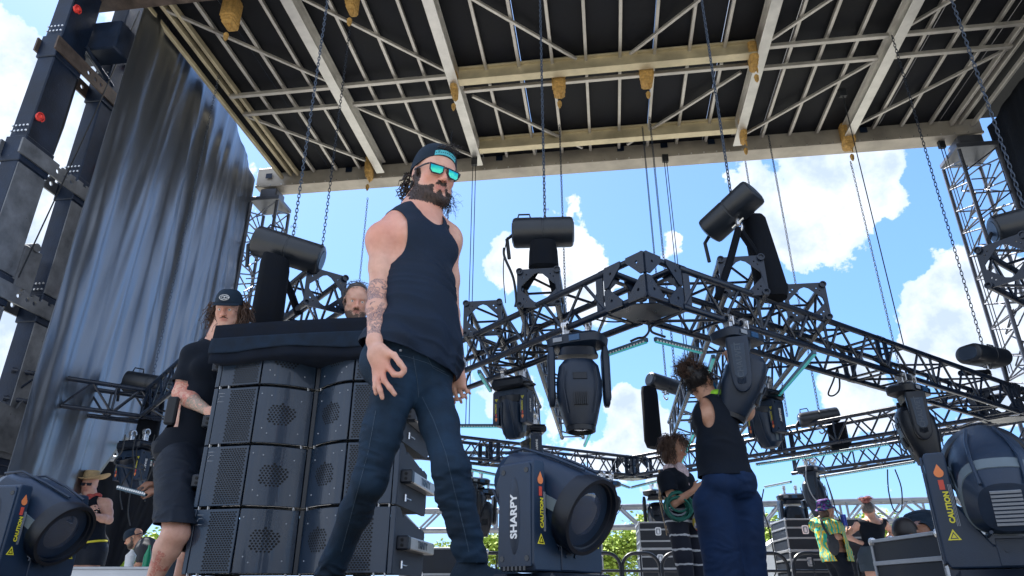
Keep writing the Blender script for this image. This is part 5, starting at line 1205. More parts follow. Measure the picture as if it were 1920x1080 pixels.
def head_prims(S, c, f, u, s=1., jaw=1., beard=0.):
    f = unit(f); u = unit(N3(u)-f*(N3(u) @ f)); x = np.cross(u, f) * -1; x = np.cross(f, u) * -1   # x = the person's left
    x = np.cross(u, f)
    A = (x, f, u); P = lambda a, b, z: N3(c)+s*(a*x+b*f+z*u)
    S.ell(P(0, -.018, .038), (.074*s, .093*s, .082*s), A, .02, tag='head'); S.ell(P(0, .02, -.035), (.062*s, .066*s, .078*s), A, .03, tag='head'); S.ell(P(0, .035, .03), (.062*s, .055*s, .06*s), A, .03, tag='head')
    S.ell(P(0, .058, -.098), (.026*s*jaw, .022*s, .018*s), A, .025, tag='head'); 
    for q in (-1, 1): S.ell(P(q*.044*jaw, .012, -.078), (.018*s, .034*s, .022*s), A, .03, tag='head'); S.ell(P(q*.040, .058, -.022), (.020*s, .020*s, .018*s), A, .02, tag='head')
    S.cap(P(-.036, .078, .02), P(.036, .078, .02), .011*s, .011*s, .018, tag='head')
    for q in (-1, 1): S.ell(P(q*.031, .094, .001), (.020*s, .016*s, .011*s), A, .012, sub=True, tag='head')
    for q in (-1, 1): S.ell(P(q*.031, .072, .0), (.0165*s, .0145*s, .0125*s), A, .006, tag='head')
    S.cap(P(0, .083, .012), P(0, .108, -.030), .0075*s, .0115*s, .012, tag='head')
    for q in (-1, 1): S.ell(P(q*.0125, .096, -.034), (.0085*s, .010*s, .008*s), A, .008, tag='head')
    S.cap(P(-.014, .0865, -.0565), P(.014, .0865, -.0565), .0058*s, .0058*s, .006, tag='head'); S.cap(P(-.012, .0855, -.068), P(.012, .0855, -.068), .0066*s, .0066*s, .006, tag='head')
    for q in (-1, 1): S.ell(P(q*.077, -.008, -.004), (.008*s, .019*s, .031*s), A, .008, tag='head'); S.ell(P(q*.086, -.002, -.002), (.007*s, .010*s, .018*s), A, .004, sub=True, tag='head')
    if beard:
        S.ell(P(0, .050, -.100), (.040*s, .032*s, .030*s), A, .03, tag='head')
        for q in (-1, 1): S.cap(P(q*.066, .012, -.035), P(q*.035, .058, -.092), .012*s, .02*s, .02, tag='head')
        S.cap(P(-.02, .088, -.046), P(.02, .088, -.046), .006*s, .006*s, .008, tag='head')
    return P, A
def trunk_prims(J, b=1., s=1., belly=0., fem=False):
    S = SDF(); g = {k: N3(v) for k, v in J.items()}
    L_ = unit(g['shL']-g['shR']); up = unit(g['neck']-g['pel']); Fw = unit(np.cross(L_, up)); Fw = Fw*(1 if Fw @ N3(J['fwd']) > 0 else -1); L_ = np.cross(up, Fw); A = (L_, Fw, up)
    w = np.linalg.norm(g['shL']-g['shR']); ne, pe = g['neck'], g['pel']; T = lambda t: pe+(ne-pe)*t; H = np.linalg.norm(ne-pe)
    S.ell(T(.70)-Fw*.005, (w*.43, .112*s*b, H*.34), A, .05, tag='torso'); S.ell(T(.82)-Fw*.005, (w*.42, .085*s*b, H*.17), A, .04, tag='torso')
    S.ell(T(.40)+Fw*(.012+belly), (w*(.40 if not fem else .35)*b, (.108+belly)*s*b, H*.28), A, .06, tag='torso'); S.ell(T(.08), (w*(.43 if not fem else .46)*b, .115*s*b, H*.20), A, .05, tag='torso')
    for q in (1, -1):
        S.ell(T(.74)+L_*(q*w*.2)+Fw*.075*b, (.07*s, .035*s+(.02 if fem else 0), .06*s), A, .04, tag='torso'); S.ell(T(.03)+L_*(q*.075*s)-Fw*.065*s, (.085*s*b, .085*s*b, .09*s), A, .04, tag='hips')
        sh = g['shL'] if q == 1 else g['shR']; S.cap(ne-up*.03, sh+up*.005, .055*s, .052*s*b, .05, tag='torso')
    S.cap(ne-up*.05, g['head']-up*.05*s, .064*s*b if not fem else .052*s, (.055 if not fem else .045)*s*b, .025, tag='neck')
    return S, A, g, T
def limbs(S, g, b=1., s=1., fem=False, arms=True, legs=True, bulk=1., lb=1.):
    for q in ('L', 'R'):
        if arms:
            sh, el, wr = g['sh'+q], g['el'+q], g['wr'+q]; u = unit(el-sh); r = .052*s*b*(.85 if fem else 1)
            S.ell(sh, (.062*s*b*(.85 if fem else 1),)*3, None, .03, tag='arm'+q); S.cap(sh, sh+(el-sh)*.55, r*1.02, r*.95*bulk, .03, tag='arm'+q); S.cap(sh+(el-sh)*.5, el, r*.93*bulk, r*.76, .02, tag='arm'+q)
            S.cap(el, el+(wr-el)*.35, r*.78, r*.82, .02, tag='fore'+q); S.cap(el+(wr-el)*.35, wr, r*.82, .026*s*(.9 if fem else 1), .02, tag='fore'+q)
        if legs:
            hp, kn, an = g['hip'+q], g['kn'+q], g['an'+q]; r = .088*s*b*lb; b = b*lb; S.cap(hp, hp+(kn-hp)*.5, r, r*.86, .05, tag='leg'+q); S.cap(hp+(kn-hp)*.5, kn, r*.84, .058*s*b, .03, tag='leg'+q)
            bk = N3(g.get('back', np.zeros(3))); S.cap(kn, kn+(an-kn)*.3+bk*.015, .056*s*b, .058*s*b, .03, tag='shin'+q); S.cap(kn+(an-kn)*.3+bk*.015, an, .057*s*b, .036*s, .03, tag='shin'+q); b = b/lb
def sel(S, *tags): return [p for p in S.p if any(p[8].startswith(t) for t in tags)]
def shoe(parent, an, toe, mname='rubber_black', sole='sticker_white', s=1., name='shoe'):
    an = N3(an); toe = N3(toe); d = unit(toe-an); up = N3((0, 0, 1)); sd_ = unit(np.cross(d, up)); z0 = min(toe[2], an[2]-.07)
    S = SDF(); h_ = N3((an[0], an[1], z0+.05)); S.cap(an+N3((0, 0, -.0)), h_-d*.03, .046*s, .042*s, .02); tp = N3((toe[0], toe[1], z0+.035)); S.cap(h_-d*.03, tp, .042*s, .034*s, .03, (tuple(up), .75)); S.cap(h_+N3((0, 0, .02)), tp, .036*s, .03*s, .03)
    V, Fq = sdf_mesh(S.p, .009*s); V[:, 2] = np.maximum(V[:, 2], z0+.012); sh = np_obj(name, V, Fq, mname, parent)
    S = SDF(); S.cap(N3((*(h_-d*.035)[:2], z0+.014)), N3((*tp[:2], z0+.014)), .045*s, .039*s, .0, (tuple(up), .35)); V, Fq = sdf_mesh(S.p, .009*s); np_obj('sole', V, Fq, sole, sh)
def strands(name, parent, m, roots, n, L, r, curl, seed, grav=.9, amp=.012, seg=7, freq=3., spread=.35):
    """roots: list of (point, outward normal); tufts of thin curved tubes"""
    rnd = random.Random(seed); mb = MB()
    for i in range(n):
        p, nr = rnd.choice(roots); p = Vector(p)+Vector([rnd.gauss(0, .008) for _ in range(3)]); d = (Vector(nr)+Vector([rnd.gauss(0, spread) for _ in range(3)])).normalized(); l = L*rnd.uniform(.6, 1.15); a, b = basis(d); ph = rnd.uniform(0, 6.28); fq = freq*rnd.uniform(.7, 1.3); pts = []
        q = p.copy(); dd = d.copy()
        for k in range(seg+1):
            t = k/seg; o = a*math.cos(ph+fq*6.28*t)+b*math.sin(ph+fq*6.28*t); pts.append(q+o*amp*curl*min(1, t*3)); dd = (dd+Vector((0, 0, -1))*grav*5.0/seg).normalized(); q = q+dd*(l/seg)
        mb.path(pts, r*rnd.uniform(.7, 1.2), 3, r*.35)
    return mb.build(name, m, parent, angle=None)
def skin_mat(name, col, tattoo=False, beard=None):
    m = bpy.data.materials.new(name); m.use_nodes = True; n = NT(m.node_tree); b = n.n['Principled BSDF']; t = n.add('ShaderNodeTexCoord')
    ns = n.add('ShaderNodeTexNoise', i_Scale=14, i_Detail=6.0, i_Roughness=.6); n.ln(t, 'Object', ns, 'Vector')
    c = n.ramp(ns.outputs[0], [(.32, tuple(x*y for x, y in zip(col, (.86, .74, .70)))), (.68, tuple(min(1, x*y) for x, y in zip(col, (1.12, 1.08, 1.06))))])
    def over(base, fac, colr):
        mm = n.add('ShaderNodeMix', data_type='RGBA'); n.l.new(fac, mm.inputs[0]); n.l.new(base, mm.inputs[6])
        if isinstance(colr, tuple): mm.inputs[7].default_value = (*colr, 1)
        else: n.l.new(colr, mm.inputs[7])
        return mm.outputs[2]
    at0 = n.add('ShaderNodeAttribute', attribute_name='flush'); c = over(c, n.math('MULTIPLY', at0.outputs['Fac'], .55), (min(1, col[0]*1.15), col[1]*.62, col[2]*.55))
    atl = n.add('ShaderNodeAttribute', attribute_name='lips'); c = over(c, n.math('MULTIPLY', atl.outputs['Fac'], .7), (.45, .14, .12))
    if beard:
        ab = n.add('ShaderNodeAttribute', attribute_name='beard'); n2 = n.add('ShaderNodeTexNoise', i_Scale=170, i_Detail=3.0); n.ln(t, 'Object', n2, 'Vector')
        n5 = n.add('ShaderNodeTexNoise', i_Scale=55, i_Detail=4.0); n.ln(t, 'Object', n5, 'Vector')
        f = n.math('ADD', ab.outputs['Fac'], n.math('MULTIPLY', n.math('SUBTRACT', n.math('ADD', n.math('MULTIPLY', n2.outputs[0], .6), n.math('MULTIPLY', n5.outputs[0], .4)), .5), 2.2)); f = n.ramp(f, [(.33, (0, 0, 0)), (.6, (1, 1, 1))]); f = n.math('MULTIPLY', f, n.ramp(ab.outputs['Fac'], [(.02, (0, 0, 0)), (.3, (.95,)*3)])); c = over(c, f, beard)
    if tattoo:
        a2 = n.add('ShaderNodeAttribute', attribute_name='ink'); n3 = n.add('ShaderNodeTexNoise', i_Scale=26, i_Detail=3.0, i_Roughness=.5, i_Distortion=1.6); n.ln(t, 'Object', n3, 'Vector')
        n6 = n.add('ShaderNodeTexNoise', i_Scale=70, i_Detail=2.0, i_Distortion=1.0); n.ln(t, 'Object', n6, 'Vector')
        ln_ = n.ramp(n3.outputs[0], [(.44, (0, 0, 0)), (.47, (1, 1, 1)), (.50, (.1,)*3), (.53, (.75,)*3), (.60, (.15,)*3), (.63, (.9,)*3), (.67, (0, 0, 0))])
        f = n.math('MULTIPLY', ln_, n.ramp(n6.outputs[0], [(.35, (.5,)*3), (.5, (1, 1, 1))])); f = n.math('MULTIPLY', f, n.ramp(a2.outputs['Fac'], [(.3, (0, 0, 0)), (.6, (1,)*3)])); 
        a3 = n.add('ShaderNodeAttribute', attribute_name='inkhue'); ic = n.ramp(a3.outputs['Fac'], [(0, (.03, .06, .11)), (.5, (.5, .06, .05)), (1, (.04, .20, .18))])
        c = over(c, f, ic)
    n.l.new(c, b.inputs['Base Color']); b.inputs['Roughness'].default_value = .48; b.inputs['Subsurface Weight'].default_value = .12; b.inputs['Subsurface Radius'].default_value = (.012, .004, .002); b.inputs['Subsurface Scale'].default_value = .5
    n4 = n.add('ShaderNodeTexNoise', i_Scale=220, i_Detail=3.0); n.ln(t, 'Object', n4, 'Vector'); bp = n.add('ShaderNodeBump', i_Strength=.3, i_Distance=.003); n.ln(n4, 0, bp, 'Height'); n.ln(bp, 0, b, 'Normal')
    MAT[name] = m
skin_mat('skin_main', (.70, .43, .34), True, (.022, .017, .016)); skin_mat('skin_light', (.68, .42, .33), True, (.06, .035, .025)); skin_mat('skin_brown', (.26, .13, .08), False, (.02, .015, .012)); skin_mat('skin_tan', (.5, .29, .2), False, (.04, .03, .025))
def hairm(name, col, r=.45):
    mat(name, col, r, 0, .5, 60, 0, spec=.5)
hairm('hair_dark', (.025, .018, .016)); hairm('hair_brown', (.09, .05, .035)); hairm('hair_black', (.010, .008, .010)); hairm('hair_blond', (.42, .29, .16)); hairm('hair_red', (.30, .10, .09)); hairm('hair_grey', (.10, .09, .09))
def clothm(name, col, rough=.85, var=.2, vs=6, bump=.25, bs=260):
    m_ = mat(name, col, rough, 0, var, vs, bump, bs, .25); m_.node_tree.nodes['Principled BSDF'].inputs['Sheen Weight'].default_value = .0; m_.node_tree.nodes['Principled BSDF'].inputs['Sheen Roughness'].default_value = .4
clothm('tank_navy', (.008, .018, .04), .68); clothm('jeans_dark', (.010, .028, .056), .7, .55, 7, .4, 500); clothm('tee_black', (.004, .008, .017)); clothm('shorts_black', (.006, .011, .022), .6); clothm('trousers_blue', (.005, .02, .065), .8, .25); clothm('shorts_grey', (.05, .07, .095)); clothm('straw', (.55, .40, .22), .9, .15, 40, .5, 150); clothm('white_cloth', (.7, .7, .72)); clothm('bandana_pink', (.62, .50, .53), .85, .3, 40); clothm('scarf_green', (.25, .55, .04), .8, .4, 12); clothm('scarf_blue', (.04, .2, .4), .8); clothm('cap_navy', (.008, .020, .038), .7); clothm('strap_aqua', (.10, .50, .60), .5, .05); clothm('tee_grey', (.045, .05, .06)); clothm('bandana_red', (.45, .09, .08), .85, .4, 60); clothm('hood_purple', (.08, .05, .25), .8, .6, 30)
mat('glasses_frame', (.008, .012, .03), .3, 0, .1, 5); mat('eye_white', (.75, .75, .75), .2, 0, .02); mat('eye_dark', (.03, .02, .015), .1, 0, 0); mat('watch_black', (.02, .02, .025), .3, .3, .1)
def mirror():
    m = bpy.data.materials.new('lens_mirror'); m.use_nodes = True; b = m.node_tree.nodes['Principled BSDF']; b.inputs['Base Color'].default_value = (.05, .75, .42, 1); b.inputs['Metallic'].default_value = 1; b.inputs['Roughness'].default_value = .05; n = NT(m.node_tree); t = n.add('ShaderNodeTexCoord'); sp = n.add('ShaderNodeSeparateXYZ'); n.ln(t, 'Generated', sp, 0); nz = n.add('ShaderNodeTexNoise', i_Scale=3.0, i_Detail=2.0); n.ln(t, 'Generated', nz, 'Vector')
    c = n.ramp(n.math('ADD', n.math('SUBTRACT', 1.0, sp.outputs[2]), n.math('MULTIPLY', nz.outputs[0], .5)), [(.2, (.02, .25, .5)), (.55, (.03, .55, .45)), (.85, (.12, .85, .5))]); n.l.new(c, b.inputs['Base Color']); bp = n.add('ShaderNodeBump', i_Strength=.25, i_Distance=.02); n.ln(nz, 0, bp, 'Height'); n.ln(bp, 0, b, 'Normal'); MAT['lens_mirror'] = m  # green-to-blue ramp imitates reflections across the mirrored lenses
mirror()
def tiedye():
    m = bpy.data.materials.new('tie_dye'); m.use_nodes = True; n = NT(m.node_tree); b = n.n['Principled BSDF']; t = n.add('ShaderNodeTexCoord')
    w1 = n.add('ShaderNodeTexWave', i_Scale=6.0, i_Distortion=9.0, i_Detail=3.0); n.ln(t, 'Object', w1, 'Vector')
    c = n.ramp(w1.outputs[1], [(0, (.02, .35, .33)), (.25, (.08, .45, .10)), (.45, (.75, .62, .03)), (.62, (.70, .22, .03)), (.8, (.65, .55, .05)), (1, (.08, .40, .35))]); n.l.new(c, b.inputs['Base Color']); b.inputs['Roughness'].default_value = .85; MAT['tie_dye'] = m
tiedye()
def stripes():
    m = bpy.data.materials.new('striped_leggings'); m.use_nodes = True; n = NT(m.node_tree); b = n.n['Principled BSDF']; t = n.add('ShaderNodeTexCoord'); sp = n.add('ShaderNodeSeparateXYZ'); n.ln(t, 'Object', sp, 0); ns = n.add('ShaderNodeTexNoise', i_Scale=22, i_Detail=3); n.ln(t, 'Object', ns, 'Vector')
    z = n.math('ADD', sp.outputs[2], n.math('MULTIPLY', ns.outputs[0], .028)); z = n.math('MULTIPLY', z, 1/.118); z = n.math('FRACT', z); z = n.math('ABSOLUTE', n.math('SUBTRACT', z, .5)); c = n.ramp(z, [(.05, (.6, .62, .66)), (.085, (.006, .01, .025))]); n.l.new(c, b.inputs['Base Color']); b.inputs['Roughness'].default_value = .8; MAT['striped_leggings'] = m
stripes()
def multi(name, cols, sc=30):
    m = bpy.data.materials.new(name); m.use_nodes = True; n = NT(m.node_tree); b = n.n['Principled BSDF']; t = n.add('ShaderNodeTexCoord'); v = n.add('ShaderNodeTexVoronoi', i_Scale=sc); n.ln(t, 'Object', v, 'Vector'); sp = n.add('ShaderNodeSeparateColor'); n.ln(v, 'Color', sp, 0)
    c = n.ramp(sp.outputs[0], [(i/len(cols), q) for i, q in enumerate(cols)], 'CONSTANT'); n.l.new(c, b.inputs['Base Color']); b.inputs['Roughness'].default_value = .8; MAT[name] = m
multi('pouch_pattern', [(.6, .05, .08), (.05, .35, .4), (.65, .5, .08), (.1, .1, .35), (.6, .6, .6)], 28); multi('bucket_pattern', [(.06, .03, .2), (.02, .02, .08), (.15, .04, .3), (.02, .25, .25), (.05, .03, .12)], 45)
def ellip(c, f, u, s=1.):
    f = unit(f); u = unit(N3(u)-f*(N3(u) @ f)); x = np.cross(u, f); return lambda a, b, z: Vector(N3(c)+s*(a*x+b*f+z*u)), x, f, u
def eyes(parent, P):
    for q in (-1, 1):
        m = MB(); o = P(q*.031, .0735, .001); d = (P(0, 1, 0)-P(0, 0, 0)).normalized(); m.lathe(o, d, [(-.012, .0), (-.009, .009), (.0, .0125), (.009, .009), (.0125, 0)], 14); e = m.build('eye', 'eye_white', parent); m = MB(); m.lathe(o+d*.0085, d, [(0, .0), (.0, .0062), (.0035, .004), (.0042, 0)], 10); m.build('iris', 'eye_dark', e)
def scalp(P, x, f, u, zmin=-.02, front=.06, n=240, seed=1, sc=1., back=True):
    rnd = random.Random(seed); out = []
    while len(out) < n:
        v = Vector((rnd.gauss(0, 1), rnd.gauss(0, 1), rnd.gauss(0, 1))).normalized(); a, b, z = v.x*.078*sc, v.y*.098*sc-.018, v.z*.088*sc+.038
        if z < zmin or (b > front and z < .085): continue
        p = P(a, b, z); nr = (P(v.x, v.y, v.z)-P(0, 0, 0)).normalized(); out.append((p, nr))
    return out
def cap_shell(parent, P, x, f, u, m, name, zlow=0.03, front=True, yaw=0., sc=1., brim=True, back_open=False, brimflat=False, mb_mat=None):
    """baseball cap; yaw=pi puts the peak at the back"""
    cs, sn = math.cos(yaw), math.sin(yaw); Q = lambda a, b, z: P(a*cs-b*sn, a*sn+b*cs, z)
    mb = MB(); n = 32; rings = []
    for k in range(9):
        t = k/8; z = zlow+(.128*sc-zlow)*math.sin(t*math.pi/2); rr = math.cos(t*math.pi/2)**.6 if t < 1 else .02
        rings.append([Q(.083*sc*rr*math.cos(a), -.016+(.104*sc)*rr*math.sin(a), z+(.012*math.sin(a) if t < .3 else 0)*(1-t*3)) for a in [2*math.pi*i/n for i in range(n)]])
    mb.loft(rings, cap=True); c = mb.build(name, m, parent, angle=50)
    if brim:
        mb = MB(); top_, bot_ = [], []; N = 16; rings = []
        for i in range(N+1):
            a = math.pi*(.12+.76*i/N); ca, sa = math.cos(a), math.sin(a); zz = zlow+.010+(0 if brimflat else -.012*abs(ca)**1.5)
            rin = (.080*sc*ca, -.016+.100*sc*sa); rout = (.084*sc*ca, -.016+.10*sc*sa+.072*sa**.6)
            rings.append([Q(rin[0], rin[1], zz+.006), Q(rout[0], rout[1], zz-.006), Q(rout[0], rout[1], zz-.010), Q(rin[0], rin[1], zz+.001)])
        mb.loft(rings); mb.build('peak', mb_mat or m, c, angle=50)
    return c, Q
def smask(V, c, r, soft): d = np.linalg.norm((V-N3(c))/N3(r), axis=1); return np.clip((1-d)/soft+.5, 0, 1)

mat('thread', (.05, .085, .13), .7, 0, .1)
def on_surface(ob, pxs, steps=8, off=.0012):
    from mathutils.bvhtree import BVHTree
    me = ob.data; o = ORG.get(ob.parent, Vector((0, 0, 0))); bv = BVHTree.FromPolygons([v.co+o for v in me.vertices], [tuple(p.vertices) for p in me.polygons]); out = []; C = Vector((0, 0, ZC))
    for i in range(len(pxs)-1):
        for k in range(steps):
            t = k/steps; x = pxs[i][0]*(1-t)+pxs[i+1][0]*t; y = pxs[i][1]*(1-t)+pxs[i+1][1]*t; h = bv.ray_cast(C, ray(x, y).normalized())
            if h[0] is not None: out.append(h[0]+h[1]*(off if h[1].dot(ray(x, y)) < 0 else -off))
    return out
def body(parent, S, h, m, attr=None, rel=2):
    V, Fq = sdf_mesh(S.p, h); V = relax(V, Fq, rel, .4); 
    at_ = attr(V) if attr else None
    if at_:
        for k_ in ('beard', 'ink', 'lips'):
            if k_ in at_: at_[k_] = relax(np.repeat(np.asarray(at_[k_], float)[:, None], 3, 1), Fq, 6 if k_ == 'beard' else 2, .6)[:, 0]
    global FqB; FqB = Fq; return np_obj('body', V, Fq, m, parent, attr=at_), V
def local(V, c, x, f, u, s=1.): q = (V-N3(c))/s; return q @ x, q @ f, q @ u
def beard_mask(a, b, z):
    jaw = (z < -.045+.35*(np.abs(a))*0) & (b > -.01); m = np.zeros(len(a)); 
    m = np.where((z < -.040-.0*a) & (z > -.15) & (b > .0), 1., 0.); m = np.where((np.abs(a) > .043) & (b > -.004) & (b < .034-.25*(z+.04).clip(-.04, .05)) & (z < .015) & (z > -.13), 1., m); m = np.where((z > -.062) & (b > .035) & (np.abs(a) > .03), 0., m)
    m = np.where((z > -.088) & (z < -.046) & (b > .05) & (np.abs(a) < .034) & ~((z < -.0455) & (z > -.054) & (np.abs(a) < .03)) & ~((np.abs(a) < .009) & (z < -.073)), .12, m)
    m = np.where((z < -.0425) & (z > -.0535) & (np.abs(a) < .036) & (b > .05), 1., m); m = np.where((np.abs(a) > .026) & (np.abs(a) < .036) & (z < -.05) & (z > -.09) & (b > .05), .9, m)
    m = np.where((np.abs(a) > .022) & (np.abs(a) < .05) & (z > -.052) & (b > .045), 0, m)
    m = np.where((z < -.112) & (b < .028), 0, m); m = np.where((z < -.128), 0, m); m = np.where((b < .0) & (z < -.03), 0, m)
    return np.where(b < -.02, 0, m)
def lips_mask(a, b, z): return np.where((np.abs(a) < .02) & (z > -.0735) & (z < -.0525) & (b > .07), 1., 0.)

# ================= the walking man =================
def main_man():
    J = dict(head=at(813, 334, 2.56), neck=at(785, 400, 2.575), shR=at(718, 449, 2.46), shL=at(838, 450, 2.70), elR=at(709, 548, 2.42), wrR=at(702, 640, 2.34), elL=at(846, 590, 2.80), wrL=at(857, 690, 2.66), pel=at(772, 690, 2.52),
             hipR=at(738, 728, 2.45), hipL=at(806, 722, 2.57), knR=at(694, 900, 2.42), anR=at(612, 1090, 2.74), knL=at(845, 880, 2.32), anL=at(886, 1044, 2.34), fwd=(.72, -.69, 0), back=N3((-.4, .8, 0)))
    root = thing('person', 'man in black tank top, backwards cap and mirrored sunglasses striding past the speakers', 'person', (-.35, 2.5, .35))
    S, A, g, T = trunk_prims(J, 1.06, 1.0, .012); L_, Fw, up = A
    g['back'] = N3((-.4, .8, 0)); limbs(S, g, .89, 1.0, bulk=1.0, lb=.86)
    w = np.linalg.norm(g['shL']-g['shR'])
    for sh in ('shR', 'shL'): S.ell(g[sh]-N3((0, 0, .02)), (.05, .05, .06), None, .05, tag='arm'+sh[-1])
    # right hand: index and thumb meet, the other fingers hang
    Yh = 2.315
    def fing(pts, r, k=.006, dy=0):
        q = [at(x, y, Yh+dy+d_) for x, y, d_ in pts]
        for i in range(len(q)-1): S.cap(q[i], q[i+1], r*(1-.06*i), r*(.95-.06*i), k, tag='hand')
    S.cap(at(702, 640, 2.335), at(707, 664, Yh+.005), .026, .028, .02, ((0, 1, 0), .72), tag='hand'); S.cap(at(708, 664, Yh), at(721, 686, Yh), .027, .022, .02, ((0, 1, 0), .62), tag='hand'); S.cap(at(705, 666, Yh+.01), at(709, 694, Yh+.012), .028, .020, .02, ((0, 1, 0), .62), tag='hand')
    S.cap(at(714, 655, Yh), at(730, 664, Yh-.01), .020, .0155, .02, tag='hand')
    fing([(725, 684, 0), (739, 702, -.02), (751, 703, -.028), (758, 697, -.03)], .0112); fing([(726, 661, -.01), (739, 666, -.022), (750, 681, -.032), (758, 691, -.034)], .0122)
    fing([(717, 694, 0), (720, 713, -.012), (731, 727, -.012), (740, 739, -.004)], .0108); fing([(709, 696, .01), (708, 716, .0), (713, 732, -.004), (717, 746, .004)], .0104); fing([(702, 694, .02), (703, 712, .014), (703, 726, .01), (705, 738, .014)], .0094)
    hand(S, J['wrL'], at(856, 740, 2.66)-at(857, 690, 2.66), N3((.3, .9, 0)), N3((-.8, .1, 0)), 1.0, (.9, 1., 1.1, 1.1), .5)
    hf, hu = N3((.52, -.80, -.24)), N3((.05, -.02, 1)); P, HA = head_prims(S, J['head'], hf, hu, 1.12, 1.08, beard=1); x, f, u = HA; hc = J['head']
    S.cap(N3(J['neck'])+up*-.02, N3(J['head'])-u*.05-f*.02, .066, .062, .03, tag='neck')
    S.cap(N3(J['shR'])+up*.012+L_*.02, N3(J['neck'])+u*.035-f*.01, .045, .04, .06, tag='neck'); S.cap(N3(J['shL'])+up*.012-L_*.02, N3(J['neck'])+u*.035-f*.01, .045, .04, .06, tag='neck')
    eR, wR = N3(J['elR']), N3(J['wrR'])
    def attr(V):
        a, b, z = local(V, hc, x, f, u, 1.12); near = (np.abs(a) < .12) & (np.abs(b) < .16) & (np.abs(z) < .17)
        bd = np.where(near, beard_mask(a, b, z), 0); lp = np.where(near, lips_mask(a, b, z), 0)
        fl = smask(V, P(0, .1, -.025), (.035,)*3, .9)*.8+smask(V, P(.045, .06, -.02), (.035,)*3, .9)*.5+smask(V, P(-.045, .06, -.02), (.035,)*3, .9)*.6+smask(V, N3(J['shR'])+N3((0, 0, .03)), (.11,)*3, .9)*.8+smask(V, N3(J['neck'])+Fw*.06, (.1,)*3, .9)*.5+smask(V, at(720, 700, 2.31), (.06,)*3, 1)*.5
        d = wR-eR; t = ((V-eR) @ d)/(d @ d); r = np.linalg.norm(V-eR-np.outer(np.clip(t, 0, 1), d), axis=1); ink = np.where((t > -.12) & (t < .93) & (r < .09), 1, 0)*np.where((t > .28) & (t < .36), 0, 1.)
        ink = np.maximum(ink, smask(V, at(768, 418, 2.46), (.022, .03, .055), .3))
        # mask relaxation keeps edges soft
        return dict(beard=bd, lips=lp, flush=np.clip(fl, 0, 1), ink=ink, inkhue=np.where(t < .25, .0, .0))
    bo, V = body(root, S, .0046, 'skin_main', attr, 2)
    # tank top
    t0 = N3(J['pel'])
    def clip(V):
        def el(c, r, ax): q = (V-N3(c)); return np.sqrt(sum((q @ ax[i]/r[i])**2 for i in range(3)))-1
        fR = el(g['shR']+L_*.0-up*.005+Fw*.01, (.076, .125, .145), A); fL = el(g['shL']-L_*.0, (.09, .15, .145), A); fn = el(N3(J['neck'])+Fw*.07+up*.01, (.078, .12, .13), A); fn2 = el(N3(J['neck'])+up*.05, (.082, .082, .11), A)
        hem = ((V-at(770, 668, 2.45)) @ unit((.30, 0, 1.)))
        return np.minimum.reduce([fR*.1, fL*.1, fn*.1, fn2*.1, hem])
    wr1 = wrinkle([((.25, .3, 1), 42, .5), ((.7, .5, 1), 30, .5), ((1, .5, .25), 26, .35)], .012, 3)
    def disp(V): h_ = (V-t0) @ up; return wr1(V)*np.clip(1.25-h_/.45, .15, 1)
    TS = sel(S, 'torso', 'hips')
    X = SDF(); X.p = list(TS); X.ell(t0+up*.13+Fw*.045, (.165, .105, .17), A, .05, tag='torso'); X.cap(t0+up*.05-L_*.08, t0+up*.05+L_*.08, .125, .125, .05, (tuple(Fw), .95))
    garment('tank_top', X.p, .0055, .0075, 'tank_navy', root, clip, disp, 3)
    # jeans
    JS = SDF(); JS.p = sel(S, 'legR', 'legL', 'shinR', 'shinL', 'hips')+[p for p in sel(S, 'torso') if p[0] == 'ell' and p[1] @ up < (t0+up*.2) @ up]
    ks = [(N3(J['knR']), N3(J['hipR']), N3(J['anR'])), (N3(J['knL']), N3(J['hipL']), N3(J['anL']))]
    w2 = wrinkle([((.2, .1, 1), 95, .6), ((-.35, .2, 1), 70, .5), ((.9, .6, .4), 40, .3)], 1, 8)
    def dj(V):
        am = np.full(len(V), .0022)
        for kn, hp, an in ks:
            am += .0085*np.exp(-(np.linalg.norm(V-kn, axis=1)/.13)**2)+.0065*np.exp(-(np.linalg.norm(V-hp, axis=1)/.13)**2)+.008*np.exp(-(np.linalg.norm(V-an-N3((0, 0, .03)), axis=1)/.12)**2)
        return am*(w2(V)*.8+.5)
    def cj(V):
        top_ = ((at(770, 632, 2.45)-Vector((0, 0, 0)))); f1 = -((V-N3(top_)) @ unit((.12, 0, 1))); f2 = V[:, 2]-(.45)
        return np.minimum(f1, np.where(V[:, 0] > -.35, V[:, 2]-(N3(J['anL'])[2]-.02), V[:, 2]-.40))
    jn = garment('jeans', JS.p, .0055, .0075, 'jeans_dark', root, cj, dj, 3)
    for nm, pts in (('side_seam', [(792, 745), (812, 785), (836, 850), (852, 920), (872, 1000), (880, 1040)]), ('side_seam', [(705, 770), (690, 850), (668, 930), (636, 1050)]), ('pocket_seam', [(800, 668), (812, 690), (846, 708)]), ('fly_seam', [(775, 668), (782, 715), (786, 750)]), ('waist_seam', [(735, 664), (760, 668), (800, 680), (838, 700)])):
        q = on_surface(jn, pts)
        if len(q) > 3:
            mb = MB()
            for k in range(0, len(q)-1): mb.tube(q[k], q[k]+(q[k+1]-q[k])*.9, .0011, 4)
            mb.build(nm, 'thread', jn)
    # waistband, button, rivet, stitched side seams
    mb = MB(); o = at(762, 641, 2.385); d = Vector((.1, -1, .1)).normalized(); mb.lathe(o, d, [(0, .0), (.0, .011), (.004, .010), (.005, .006), (.003, .0)], 16); mb.build('button', 'clamp_silver', jn); mb = MB(); mb.lathe(at(751, 657, 2.365), d, [(0, 0), (0, .0055), (.003, .004), (.004, 0)], 10); mb.build('rivet', 'text_mid', jn)
